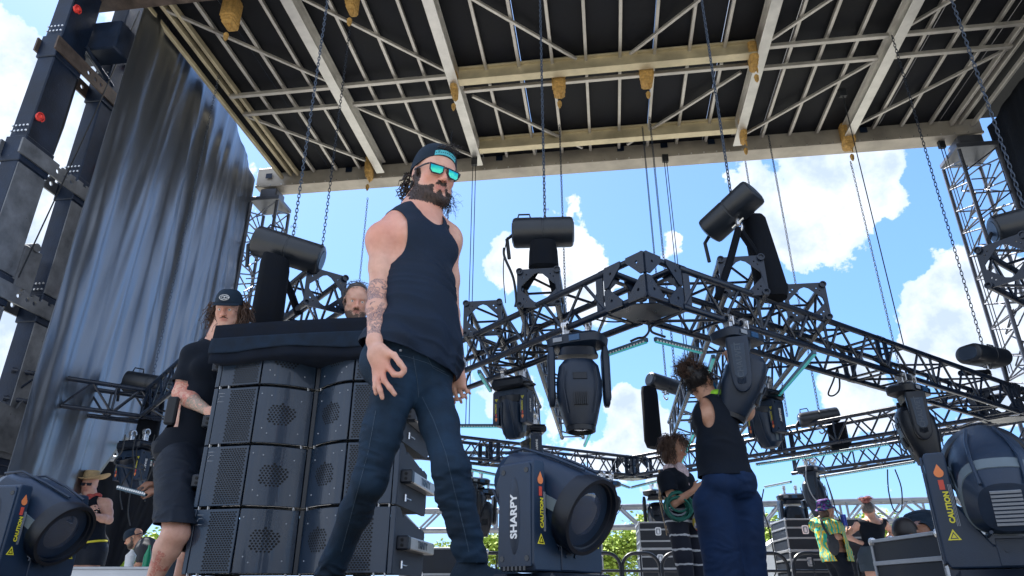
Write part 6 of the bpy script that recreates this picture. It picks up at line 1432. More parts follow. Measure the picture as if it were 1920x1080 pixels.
    shoe(root, J['anL'], N3(J['anL'])+N3((.20, -.10, -.13)), 'cap_navy'); shoe(root, J['anR'], N3(J['anR'])+N3((.12, -.19, -.10)), 'cap_navy')
    # watch
    wl = N3(J['wrL']); dd = unit(wl-N3(J['elL'])); mb = MB(); mb.lathe(Vector(wl-dd*.018), Vector(dd), [(-.011, .031), (-.011, .0345), (.011, .0345), (.011, .031)], 20); wt = mb.build('watch', 'watch_black', root); mb = MB(); sdir = Vector((.75, -.6, 0)); mb.lathe(Vector(wl-dd*.018)+sdir*.030, sdir, [(0, .02), (.008, .019), (.010, .015)], 18); mb.build('watch_case', 'text_mid', wt)
    # hair, cap, strap, glasses
    EP, ex, ef, eu = ellip(hc, hf, hu, 1.12)
    S2 = SDF(); Q = lambda a, b, z: N3(EP(a, b, z)); S2.ell(Q(0, -.022, .04), (.081, .097, .087), (ex, ef, eu), .02); S2.ell(Q(0, -.072, -.035), (.07, .04, .065), (ex, ef, eu), .03)
    Vh, Fh = sdf_mesh(S2.p, .006); 
    def ch(V): a, b, z = local(V, hc, ex, ef, eu, 1.12); return np.minimum(np.where(z > .07, .01, -(b-(-.012+.05*(z > .06)))), .1)
    Th = np.concatenate([Fh[:, [0, 1, 2]], Fh[:, [0, 2, 3]]]); a, b, z = local(Vh, hc, ex, ef, eu, 1.12); Vh2, Th2 = clip_mesh(Vh, Th, np.where(z > .085, (.095-b), -.014-b)); hr = np_obj('hair', Vh2, Th2, 'hair_dark', root)
    roots = [(EP(a_, -.07-.03*math.cos(a_*12), z_), (EP(a_*1.0, -1, -.15)-EP(0, 0, 0)).normalized()) for a_ in [k*.012-.078 for k in range(14)] for z_ in (-.02, -.04, -.06, -.08)]
    roots += [(EP(q*.078, -.045, z_), (EP(q*1, -.8, -.2)-EP(0, 0, 0)).normalized()) for q in (-1, 1) for z_ in (.0, -.02, -.04, -.06)]*3
    strands('curls', hr, 'hair_dark', roots, 200, .06, .0034, 1.0, 4, grav=.5, amp=.008, seg=8, freq=1.1, spread=.4)
    for q, n_ in ((1, 34),): strands('flyaway_curls', hr, 'hair_dark', [(EP(q*.075, -.02, -.05), (EP(1, .1, -.1)-EP(0, 0, 0)).normalized()), (EP(q*.07, -.03, -.075), (EP(.9, 0, -.3)-EP(0, 0, 0)).normalized())], n_, .08, .0013, 1.0, 9, grav=.1, amp=.012, seg=9, freq=1.2, spread=.35)
    nv = vnormals(V, FqB); la, lb_, lz = local(V, hc, x, f, u, 1.12); bm_ = beard_mask(la, lb_, lz)*((np.abs(la) < .12) & (np.abs(lb_) < .16) & (np.abs(lz) < .17)); ix = np.nonzero(bm_ > .5)[0]; rnd = random.Random(3); mbb = MB()
    for i_ in ix:
        for _ in range(2):
            if rnd.random() < .3:
                p_ = Vector(V[i_])+Vector([rnd.gauss(0, .0018) for _ in range(3)]); n_ = (Vector(nv[i_])*.55+Vector((0, 0, -.8))+Vector([rnd.gauss(0, .35) for _ in range(3)])).normalized(); l_ = rnd.uniform(.003, .008); mbb.tube(p_-n_*.001, p_+n_*l_, .0009, 3, .0003, cap=False)
    mbb.build('beard', 'hair_dark', root, angle=None)
    # backwards cap
    mb = MB(); n = 40; rings = []
    for k in range(11):
        t = k/10; rr = math.cos(t*math.pi/2)**.55 if t < 1 else .01; ring = []
        for i in range(n):
            a_ = 2*math.pi*i/n; fr = max(0, math.sin(a_)); zl = .018+.050*fr**1.2-.012*max(0, -math.sin(a_)); z_ = zl+(.134-zl)*math.sin(t*math.pi/2); ring.append(EP(.0855*rr*math.cos(a_), -.018+.105*rr*math.sin(a_), z_))
        rings.append(ring)
    mb.loft(rings); cp = mb.build('cap', 'cap_navy', root, angle=55)
    mb = MB(); N_ = 18; rings = []
    for i in range(N_+1):
        a_ = math.pi*(.33+.34*i/N_)*1.0; rr = [(.0885, .1085)]; z0 = .018+.050*max(0, math.sin(a_))**1.2
        rings.append([EP(.0872*math.cos(a_), -.018+.1068*math.sin(a_), z0+.000), EP(.0850*math.cos(a_), -.018+.1052*math.sin(a_), z0+.020), EP(.0830*math.cos(a_), -.018+.103*math.sin(a_), z0+.020), EP(.0850*math.cos(a_), -.018+.1045*math.sin(a_), z0)])
    mb.loft(rings); st = mb.build('cap_strap', 'strap_aqua', cp, angle=50); mb = MB()
    for i in range(11):
        a_ = math.pi*(.35+.30*i/10); z0 = .018+.050*max(0, math.sin(a_))**1.2+.010; p = EP(.0868*math.cos(a_), -.018+.1068*math.sin(a_), z0); nn_ = (EP(math.cos(a_), math.sin(a_), 0)-EP(0, 0, 0)).normalized(); mb.lathe(p-nn_*.001, nn_, [(0, 0), (0, .0022), (.0018, .0018), (.002, 0)], 8)
    mb.build('strap_studs', 'cap_navy', st)
    mb = MB(); rings = []
    for k in range(6):   # opening above the strap shows the hair
        t = k/5; w_ = .043*math.cos(t*math.pi/2)**.6 if t < 1 else .004; ring = []
        for i in range(13):
            s_ = -1+2*i/12; aa = math.pi/2-s_*w_*12.5; zz = .088+.034*t; rr = math.sqrt(max(.05, 1-((zz-.018)/.122)**2.4)); ring.append(EP(.0885*rr*math.cos(aa), -.018+.108*rr*math.sin(aa)+.0005, zz))
        rings.append(ring)
    vs = [p for r in rings for p in r]; mb.add(vs, [(k*13+i, k*13+i+1, (k+1)*13+i+1, (k+1)*13+i) for k in range(5) for i in range(12)]); mb.build('front_hair', 'hair_dark', hr, angle=None)
    strands('front_tuft', hr, 'hair_dark', [(EP(s_*.03, .078, .100), (EP(.6, .5, .3)-EP(0, 0, 0)).normalized()) for s_ in (-1, -.5, 0, .5, 1)], 70, .035, .0018, .6, 5, grav=.1, amp=.006, spread=.3)
    # sunglasses
    gl = MB(); ln_ = MB()
    for q in (-1, 1):
        o = EP(q*.034, .1035-.004, .0); X_ = (EP(1*1, -q*.26, 0)-EP(0, 0, 0)).normalized(); Y_ = (EP(0, -.10, 1)-EP(0, 0, 0)).normalized(); Z_ = X_.cross(Y_)
        sh_ = lambda s_: [(q*(.0005+.029*s_)*(-1)*-1*-1, .019*s_), (q*.031*s_, .021*s_), (q*.029*s_, -.008*s_), (q*.018*s_, -.021*s_), (-q*.016*s_, -.021*s_), (-q*.027*s_, -.010*s_)]
        outer = [(-.031*q, .019), (.033*q, .022), (.032*q, -.008), (.021*q, -.023), (-.017*q, -.023), (-.029*q, -.010)]; inner = [(-.026*q, .0145), (.028*q, .0165), (.027*q, -.007), (.018*q, -.0185), (-.015*q, -.0185), (-.0245*q, -.008)]
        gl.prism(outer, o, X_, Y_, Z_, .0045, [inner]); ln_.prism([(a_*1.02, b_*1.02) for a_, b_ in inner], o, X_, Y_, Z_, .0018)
        gl.path([EP(q*.066, .092, .014), EP(q*.074, .07, .012), EP(q*.080, .02, .010), EP(q*.080, -.01, .008), EP(q*.078, -.02, -.005)], .0036, 6)
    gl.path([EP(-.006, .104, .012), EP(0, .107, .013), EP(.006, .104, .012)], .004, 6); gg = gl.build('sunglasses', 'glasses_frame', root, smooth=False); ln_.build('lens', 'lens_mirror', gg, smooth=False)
    # radio microphone on the far shoulder and small chest print
    mb = MB(); o = at(829, 428, 2.6); mb.box(o, (.028, .018, .02), (Vector((.9, .2, -.3)).normalized(), Vector((-.2, .95, 0)).normalized(), Vector((.3, 0, .95)).normalized()), .006); rm = mb.build('radio_microphone', 'rubber_black', root); mb = MB(); mb.path([o, o+Vector((-.02, .03, -.05)), o+Vector((-.0, .08, -.12))], .005, 6); mb.build('coiled_lead', 'rubber_black', rm)
    mb = MB(); o = at(851, 478, 2.44); mb.box(o, (.004, .014, .03), None, .002); mb.build('chest_print', 'led_housing', root) if False else None
    return root
main_man()
# ================= the other people =================
def mk(label, J, face, hup, mat_, s=1., b=1., fem=False, h=.009, hs=1., hands=None, group='crew at work on the stage', eyes_=True, beard=0, belly=0., attr=None, name='person', bulk=1.):
    base = Vector((J['pel'][0], J['pel'][1], min(J['anL'][2], J['anR'][2])-.08)); root = thing('person', label, 'person', base, group)
    S, A, g, T = trunk_prims(J, b, s, belly, fem); g['back'] = -A[1]; limbs(S, g, b, s, fem, bulk=bulk); P, HA = head_prims(S, J['head'], face, hup, hs, .92 if fem else 1., beard); S.cap(N3(J['neck']), N3(J['head'])-HA[2]*.05*hs-HA[1]*.015, (.05 if fem else .06)*s, (.045 if fem else .055)*s, .03, tag='neck')
    for q in ('L', 'R'):
        hd = (hands or {}).get(q)
        el, wr = g['el'+q], g['wr'+q]
        if hd is None: hd = (wr-el, A[0]*(-1 if q == 'L' else 1), A[1], (.5, .55, .6, .65), .4)
        hand(S, wr, N3(hd[0]), N3(hd[1]), N3(hd[2]), s*(.9 if fem else 1.), hd[3], hd[4])
    x, f, u = HA; hc = N3(J['head'])
    def at_(V):
        a, b_, z = local(V, hc, x, f, u, hs); near = (np.abs(a) < .12) & (np.abs(b_) < .16) & (np.abs(z) < .17); d = dict(flush=smask(V, P(0, .1, -.02), (.05,)*3, .9)*.6, lips=np.where(near, lips_mask(a, b_, z), 0), beard=np.where(near, beard_mask(a, b_, z), 0)*(1 if beard else 0), ink=np.zeros(len(V)), inkhue=np.zeros(len(V)))
        if attr: attr(V, d)
        return d
    body(root, S, h, mat_, at_)
    EP, ex, ef, eu = ellip(hc, face, hup, hs)
    if eyes_: eyes(root, EP)
    return root, S, A, g, EP, (ex, ef, eu), T
def torso_garment(root, S, A, g, T, m, hem_z, sleeves=0., infl=.012, h=.009, name='shirt', neck=(.075, .085, .06), drop=0., loose=0., amp=.004, seed=2, tank=0.):
    L_, Fw, up = A; X = SDF(); X.p = sel(S, 'torso', 'hips')
    if sleeves:
        for q in ('L', 'R'):
            sh, el = g['sh'+q], g['el'+q]; X.ell(sh, (.07,)*3, None, .03, tag='t'); X.cap(sh, sh+(el-sh)*sleeves, .064, .066, .03, tag='t')
    if loose: pe = g['pel']; X.cap(pe+up*.25, N3((pe[0], pe[1], hem_z-.03)), .13+loose, .14+loose, .05, (tuple(Fw), .78), tag='t')
    wr_ = wrinkle([((.3, .2, 1), 30, .5), ((.8, .3, .8), 22, .4), ((1, .6, .2), 18, .3)], amp, seed)
    def clip(V):
        q = V-(g['neck']+up*.05+Fw*.02); fn = np.sqrt((q @ L_/neck[0])**2+(q @ Fw/neck[1])**2+(q @ up/(neck[2]+.05))**2)-1; r = [fn*.06, V[:, 2]-hem_z]
        if sleeves:
            for k in ('L', 'R'): sh, el = g['sh'+k], g['el'+k]; d = unit(el-sh); L = np.linalg.norm(el-sh)*sleeves+.03; sg = 1 if k == 'L' else -1; q_ = V-sh; al = q_ @ d; rad_ = np.linalg.norm(q_-np.outer(al, d), axis=1); r.append(np.where((np.linalg.norm(q_, axis=1) < .5) & (rad_ < .084) & ((q_ @ L_)*sg > (-.02 if abs(d[2]) > .8 else -1)), L-al, 1))
        if tank:
            for k, sg in (('L', 1), ('R', -1)): q = V-(g['sh'+k]+L_*(sg*.0)); r.append((np.sqrt((q @ L_/tank)**2+(q @ Fw/.13)**2+(q @ up/.13)**2)-1)*.08)
        return np.minimum.reduce(r)
    return garment(name, X.p, h, infl, m, root, clip, wr_, 3)
def leg_garment(root, S, A, g, m, top_z, bot, infl=.012, h=.009, name='trousers', extra=0., amp=.004, seed=4, tight=False):
    X = SDF(); X.p = sel(S, 'legL', 'legR', 'shinL', 'shinR', 'hips')+[p for p in sel(S, 'torso') if p[0] == 'ell' and p[1][2] < top_z+.15]
    if extra:
        for q in ('L', 'R'):
            hp, kn, an = g['hip'+q], g['kn'+q], g['an'+q]; X.cap(hp, kn, .10+extra, .085+extra*1.2, .03); 
            if bot < .4+min(an[2], 0): X.cap(kn, an, .08+extra, .075+extra, .03)
    w_ = wrinkle([((.2, .1, 1), 50, .5), ((-.5, .3, 1), 36, .4), ((1, .4, .2), 30, .3)], amp, seed)
    return garment(name, X.p, h, infl, m, root, lambda V: np.minimum(top_z-V[:, 2], V[:, 2]-bot), w_, 3)
def zz(p, z): p = N3(p).copy(); p[2] = z; return p

# long-haired man with the flat cap behind the speakers
def p_long():
    Y = 4.5; H = at(428, 580, Y); J = dict(head=H, neck=at(402, 648, Y+.05), shR=at(364, 668, Y-.0), shL=at(448, 676, Y+.22), elR=at(338, 738, Y-.02), wrR=at(392, 772, Y-.15), elL=at(470, 760, Y+.15), wrL=at(440, 800, Y), pel=at(352, 850, Y+.1), hipR=at(334, 872, Y-.02), hipL=at(378, 870, Y+.12), knR=at(330, 1000, Y-.35), knL=at(372, 1010, Y-.1), fwd=(.45, -.9, 0))
    J['anR'] = zz(at(280, 1120, Y-.25), .46); J['anL'] = zz(at(330, 1120, Y+.2), .46)
    def ink(V, d):
        e, w_ = N3(J['elR']), N3(J['wrR']); dd = w_-e; t = ((V-e) @ dd)/(dd @ dd); r = np.linalg.norm(V-e-np.outer(np.clip(t, 0, 1), dd), axis=1); s_ = N3(J['shR']); d3 = e-s_; t3 = ((V-s_) @ d3)/(d3 @ d3); r3 = np.linalg.norm(V-s_-np.outer(np.clip(t3, 0, 1), d3), axis=1)
        d['ink'] = np.where((t > -.1) & (t < .95) & (r < .085), 1, 0)+np.where((t3 > .5) & (t3 < 1) & (r3 < .08), 1, 0); d['ink'] = np.clip(d['ink'], 0, 1); d['inkhue'] = np.where(r < .085, np.where(t > .45, 1., .5), 0.)
        kk, aa = N3(J['knR']), N3(J['anR']); dk = aa-kk; Lk = np.linalg.norm(dk); dk = dk/Lk; al = (V-kk) @ dk; sx = unit(np.cross(dk, (0, -1, 0))); lx = (V-kk) @ sx; fr = (V[:, 1] < kk[1]+(aa[1]-kk[1])*np.clip(al/Lk, 0, 1)); c0 = .20
        cr = fr & (((np.abs(lx) < .017) & (np.abs(al-c0) < .10)) | ((np.abs(al-c0+.01) < .016) & (np.abs(lx) < .055)) | ((np.abs(np.abs(al-c0)-.095) < .012) & (np.abs(lx) < .03))) & (np.abs(lx) < .08) & (al > 0); d['ink'] = np.where(cr, 1., d['ink']); d['inkhue'] = np.where(cr, .5, d['inkhue'])
    root, S, A, g, EP, E3, T = mk('long-haired man in a black tee and patched flat-brim cap, left of the speakers', J, (.10, -.95, -.42), (0, 0, 1), 'skin_light', 1.1, 1.12, hs=1.06, h=.0075, beard=0, attr=ink)
    torso_garment(root, S, A, g, T, 'tee_black', J['pel'][2]-.02, .62, .012, .008, loose=.02); leg_garment(root, S, A, g, 'shorts_black', J['pel'][2]+.06, J['knR'][2]+.05, .012, .008, 'shorts', .018, .008)
    x, f, u = E3
    cp, Q = cap_shell(root, EP, x, f, u, 'cap_navy', 'cap', .028, sc=1.06, brimflat=True); o = EP(0, .091, .078); X_ = (EP(1, 0, 0)-EP(0, 0, 0)).normalized(); n_ = (EP(0, 1, .45)-EP(0, 0, 0)).normalized(); Y_ = n_.cross(X_).normalized()*-1; Y_ = X_.cross(-n_).normalized()
    mb = MB()
    for k in range(3):
        q0 = [o+n_*.004+X_*(.030*math.cos(a+k*1.047)*1.15)+Y_*(.017*math.sin(a+k*1.047)) for a in [j*2.094 for j in range(3)]]; mb.path(q0+[q0[0]], .0015, 4)
    mb.path([o+n_*.006+X_*(.033*math.cos(j*.52))+Y_*(.021*math.sin(j*.52)) for j in range(13)], .0016, 4); pt = mb.build('cap_emblem', 'text_white', cp); text_mesh('3', .022, Matrix.Translation(-ORG[cp]) @ frame_mtx(o+n_*.008, -X_ if False else X_, Y_), 'emblem_digit', 'text_white', pt, .001)
    hr = scalp(EP, x, f, u, -.08, .0, 200, 3, 1.06); hr = [(p, n) for p, n in hr if (p-EP(0, 0, 0)).dot(Vector(u)) < .04]
    S2 = SDF(); Qn = lambda a, b, z: N3(EP(a, b, z)); S2.ell(Qn(0, -.035, -.01), (.105, .085, .11), (x, f, u), .02); V, Fq = sdf_mesh(S2.p, .009); hb_ = np_obj('hair', V, Fq, 'hair_brown', root)
    strands('long_curls', hb_, 'hair_brown', hr, 520, .19, .0042, 1., 7, grav=.9, amp=.022, seg=10, freq=2.2, spread=.55)
    # beard shadow, moustache
    mb = MB(); [mb.tube(EP(q*.002, .097, -.046), EP(q*.026, .088, -.056), .0045, 6, .002) for q in (-1, 1)]; mb.build('moustache', 'hair_brown', root)
    # red cross tattoo on the shin
    k, a_ = N3(J['knR']), N3(J['anR']); mb = MB(); d = unit(a_-k); c = k+d*.22; Xs = unit(np.cross(d, (0, -1, 0))); n_ = Vector(unit(np.cross(Xs, d))); n_ = n_ if n_.y < 0 else -n_
    # beltpack and white towel knob
    mb = MB(); p = at(322, 770, Y-.12); mb.box(p, (.035, .02, .09), None, .01); mb.build('belt_pack', 'rubber_black', root)
    return J, g
LJ, LG = p_long()
def cross_tattoo():
    pass
# head of the bearded man behind the cover
def p_grey():
    Y = 5.15; J = dict(head=at(668, 566, Y), neck=at(672, 640, Y+.03), shR=at(625, 665, Y-.03), shL=at(725, 670, Y+.1), elR=at(612, 760, Y), wrR=at(630, 820, Y-.15), elL=at(735, 760, Y), wrL=at(715, 820, Y-.15), pel=at(672, 850, Y), hipR=at(650, 880, Y), hipL=at(695, 880, Y), fwd=(.1, -1, 0))
    for q in ('L', 'R'): p = J['hip'+q]; J['kn'+q] = zz(p, .80); J['an'+q] = zz(p, .42)
    root, S, A, g, EP, E3, T = mk('bearded man with short grey hair looking down behind the speaker cover', J, (.30, -.88, -.36), (0, 0, 1), 'skin_light', 1.12, 1.05, hs=1.24, beard=1, h=.009)
    torso_garment(root, S, A, g, T, 'tee_black', J['pel'][2], .6); leg_garment(root, S, A, g, 'jeans_dark', J['pel'][2]+.05, J['anL'][2]+.03)
    x, f, u = E3; hr = [q for q in scalp(EP, x, f, u, .005, .055, 500, 5, 1.02)]; S2 = SDF(); Qn = lambda a, b, z: N3(EP(a, b, z)); S2.ell(Qn(0, -.025, .045), (.077*1.24, .092*1.24, .085*1.24), (x, f, u), .02); V, Fq = sdf_mesh(S2.p, .009); hb_ = np_obj('hair', V, Fq, 'hair_grey', root); strands('short_hair', hb_, 'hair_grey', hr, 500, .022, .0016, .2, 8, grav=.1, spread=.3, seg=3)
    gl = MB()
    for q in (-1, 1): gl.path([EP(q*.006, .075, .118), EP(q*.03, .078, .128), EP(q*.062, .065, .122), EP(q*.06, .06, .104), EP(q*.03, .078, .100), EP(q*.008, .08, .108)], .003, 5); gl.path([EP(q*.066, .05, .116), EP(q*.084, -.02, .085)], .003, 5)
    gl.build('glasses_on_head', 'glasses_frame', root)
p_grey()
# rigger in blue trousers, seen from the back, arms up
def p_blue():
    Y = 4.85; J = dict(head=at(1312, 716, Y+.02), neck=at(1337, 752, Y+.02), shL=at(1322, 780, Y-.02), shR=at(1396, 772, Y+.0), elL=at(1362, 738, Y+.22), wrL=at(1372, 680, Y+.15), elR=at(1412, 735, Y+.22), wrR=at(1392, 668, Y+.15), pel=at(1362, 915, Y), hipL=at(1337, 945, Y-.02), hipR=at(1392, 945, Y+.05), fwd=(.25, .97, 0))
    J['knL'] = zz(J['hipL'], .50)+N3((.02, 0, 0)); J['knR'] = zz(J['hipR'], .50)+N3((-.02, .02, 0)); J['anL'] = zz(J['hipL'], .09)+N3((.03, -.05, 0)); J['anR'] = zz(J['hipR'], .09)+N3((-.03, -.02, 0))
    hd = {q: ((0, .3, 1), (0, 1, 0), (1 if q == 'L' else -1, 0, 0), (.6, .7, .8, .9), .5) for q in 'LR'}
    root, S, A, g, EP, E3, T = mk('curly-haired rigger in dark tee and blue trousers reaching up, seen from behind', J, (.75, .62, .35), (-.25, -.1, 1), 'skin_tan', 1.08, .98, hs=1.08, hands=hd, eyes_=False, h=.0085)
    torso_garment(root, S, A, g, T, 'tee_black', J['pel'][2]+.07, 0, .014, .008, neck=(.09, .10, .10), loose=.03, amp=.007, seed=9, tank=.055)
    leg_garment(root, S, A, g, 'trousers_blue', J['pel'][2]+.10, .10, .014, .009, 'trousers', .018, .006)
    x, f, u = E3; S2 = SDF(); Qn = lambda a, b, z: N3(EP(a, b, z)); S2.ell(Qn(0, -.02, .035), (.088, .105, .09), (x, f, u), .02); S2.ell(Qn(0, -.06, .10), (.06, .06, .05), (x, f, u), .03); V, Fq = sdf_mesh(S2.p, .009); nr = vnormals(V, Fq)
    a, b, z = local(V, N3(J['head']), x, f, u); Tt = np.concatenate([Fq[:, [0, 1, 2]], Fq[:, [0, 2, 3]]]); V2, T2 = clip_mesh(V, Tt, np.where(z > .06, .02, .045-b-.4*np.abs(z*0))); hb_ = np_obj('hair', V2, T2, 'hair_black', root)
    rnd = random.Random(2); idx = [i for i in range(len(V)) if b[i] < .05 or z[i] > .07]; roots = [(Vector(V[i]), Vector(nr[i])) for i in rnd.sample(idx, min(400, len(idx)))]
    strands('curls', hb_, 'hair_black', roots, 900, .035, .0022, 1., 3, grav=.05, amp=.008, seg=6, freq=1.2, spread=.5)
    tops = [(p, (n+Vector((-.6, 0, .5))).normalized()) for p, n in roots if (p-EP(0, -.06, .10)).length < .075]; strands('curly_bun', hb_, 'hair_brown', tops, 420, .075, .0019, 1., 6, grav=.0, amp=.012, seg=8, freq=1.2, spread=.6)
    S3 = SDF(); nk = N3(J['neck'])+A[2]*.035; L_, Fw, up = A; S3.cap(nk-L_*.02-Fw*.01, nk+L_*.02+Fw*.02, .078, .078, .03, (tuple(up), .5)); S3.ell(nk+Fw*.05, (.07, .05, .03), A, .03); V, Fq = sdf_mesh(S3.p, .007, .004); wv = wrinkle([((0, .2, 1), 120, .6)], .004, 2); V = V+vnormals(V, Fq)*wv(V)[:, None]; nb = np_obj('neck_gaiter', V, Fq, 'scarf_green', root)
    S4 = SDF(); S4.cap(EP(0, .085, -.05), EP(.0, .04, -.12), .05, .055, .03); V, Fq = sdf_mesh(S4.p, .007); np_obj('face_cover', V, Fq, 'scarf_blue', nb)
p_blue()
def p_dread():
    Y = 6.5; J = dict(head=at(1266, 843, Y), neck=at(1262, 882, Y+.02), shR=at(1249, 900, Y-.13), shL=at(1286, 902, Y+.13), elR=at(1263, 945, Y-.2), wrR=at(1302, 918, Y-.26), elL=at(1300, 950, Y+.1), wrL=at(1316, 920, Y-.05), pel=at(1284, 972, Y), hipR=at(1272, 990, Y-.06), hipL=at(1300, 990, Y+.06), fwd=(.85, -.5, 0))
    J['knR'] = zz(J['hipR'], .47)+N3((.03, -.02, 0)); J['knL'] = zz(J['hipL'], .47)+N3((-.0, .0, 0)); J['anR'] = zz(J['hipR'], .09)+N3((.02, .02, 0)); J['anL'] = zz(J['hipL'], .09)
    hd = {'R': ((.8, -.1, .4), (0, .8, 0), (0, 0, 1), (.7, .8, .9, 1.), .5), 'L': ((.5, -.3, .3), (0, -.5, 0), (0, 0, 1), (.7, .8, .9, 1.), .5)}
    root, S, A, g, EP, E3, T = mk('woman with long dreadlocks, pale scarf and striped leggings coiling green rope', J, (.80, -.55, -.28), (0, 0, 1), 'skin_tan', .98, .98, True, hs=.98, hands=hd, h=.008)
    torso_garment(root, S, A, g, T, 'tee_black', J['pel'][2]-.0, .42, .009, .008, 'tee', neck=(.07, .08, .04)); leg_garment(root, S, A, g, 'striped_leggings', J['pel'][2]+.09, .12, .007, .008, 'leggings', amp=.002)
    x, f, u = E3; S2 = SDF(); Qn = lambda a, b, z: N3(EP(a, b, z)); S2.ell(Qn(0, -.03, .03), (.086, .095, .095), (x, f, u), .02); S2.ell(Qn(0, -.06, -.06), (.085, .06, .09), (x, f, u), .03); V, Fq = sdf_mesh(S2.p, .009); a, b, z = local(V, N3(J['head']), x, f, u); Tt = np.concatenate([Fq[:, [0, 1, 2]], Fq[:, [0, 2, 3]]]); V2, T2 = clip_mesh(V, Tt, np.where(z > .085, .02, .035-b)); hb_ = np_obj('hair', V2, T2, 'hair_brown', root)
    roots = [q for q in scalp(EP, x, f, u, -.03, .03, 260, 6, 1.1)]; strands('loose_hair', hb_, 'hair_brown', roots, 420, .16, .0035, .8, 5, grav=.9, amp=.012, seg=8, freq=1.6, spread=.35)
    rnd = random.Random(4); mb = MB(); base_ = at(1254, 880, Y+.06)
    for i in range(26): p = base_+Vector((rnd.gauss(-.01, .035), rnd.gauss(0, .04), rnd.uniform(-.1, 0))); L = rnd.uniform(.35, .58); mb.path([p, p+Vector((rnd.gauss(-.02, .01), 0, -L*.4)), p+Vector((rnd.gauss(.0, .03), rnd.gauss(0, .02), -L))], .008, 6, .004)
    mb.build('dreadlocks', 'hair_blond', hb_)
    S3 = SDF(); nk = N3(J['neck']); L_, Fw, up = A; S3.cap(nk+up*.02-L_*.06, nk+up*.02+L_*.06, .05, .05, .03, (tuple(up), .6)); S3.ell(nk+Fw*.09-up*.05, (.075, .03, .075), A, .04); S3.cap(nk+Fw*.08, nk+Fw*.12-up*.16, .05, .01, .03, (tuple(Fw), .4)); V, Fq = sdf_mesh(S3.p, .008, .004); wv = wrinkle([((.4, .2, 1), 90, .6), ((1, 0, .4), 60, .5)], .005, 6); V = V+vnormals(V, Fq)*wv(V)[:, None]; np_obj('bandana', V, Fq, 'bandana_pink', root)
    S5 = SDF(); o = at(1313, 978, Y-.15); S5.ell(o, (.07, .045, .09), None, .02); V, Fq = sdf_mesh(S5.p, .008); pch = np_obj('waist_pouch', V, Fq, 'pouch_pattern', root); mb = MB(); c = N3(J['pel'])+N3((0, 0, .07)); mb.path([Vector(c+L_*(.16*math.cos(q))+Fw*(.125*math.sin(q))+N3((0, 0, -.015*math.sin(q)))) for q in [k*.33 for k in range(19)]], .012, 6, closed=True); mb.build('belt', 'text_mid', pch)
    rp = thing('rope_coil', 'green rope coiled over the forearm of the woman with dreadlocks', 'rope', at(1272, 945, Y-.22)); rnd = random.Random(8)
    for k in range(9): c = at(1270, 948, Y-.22)+Vector((rnd.gauss(0, .012), rnd.gauss(0, .015), rnd.gauss(-.01, .012))); r = rnd.uniform(.085, .12); MB().path([c+Vector((r*1.0*math.cos(q), .35*r*math.sin(q+k), r*.95*math.sin(q))) for q in [j*.42 for j in range(15)]], .009, 6, closed=True).build('rope_loop', 'rope_green' if k else 'text_mid', rp)
mat('rope_green', (.01, .13, .10), .7)
p_dread()
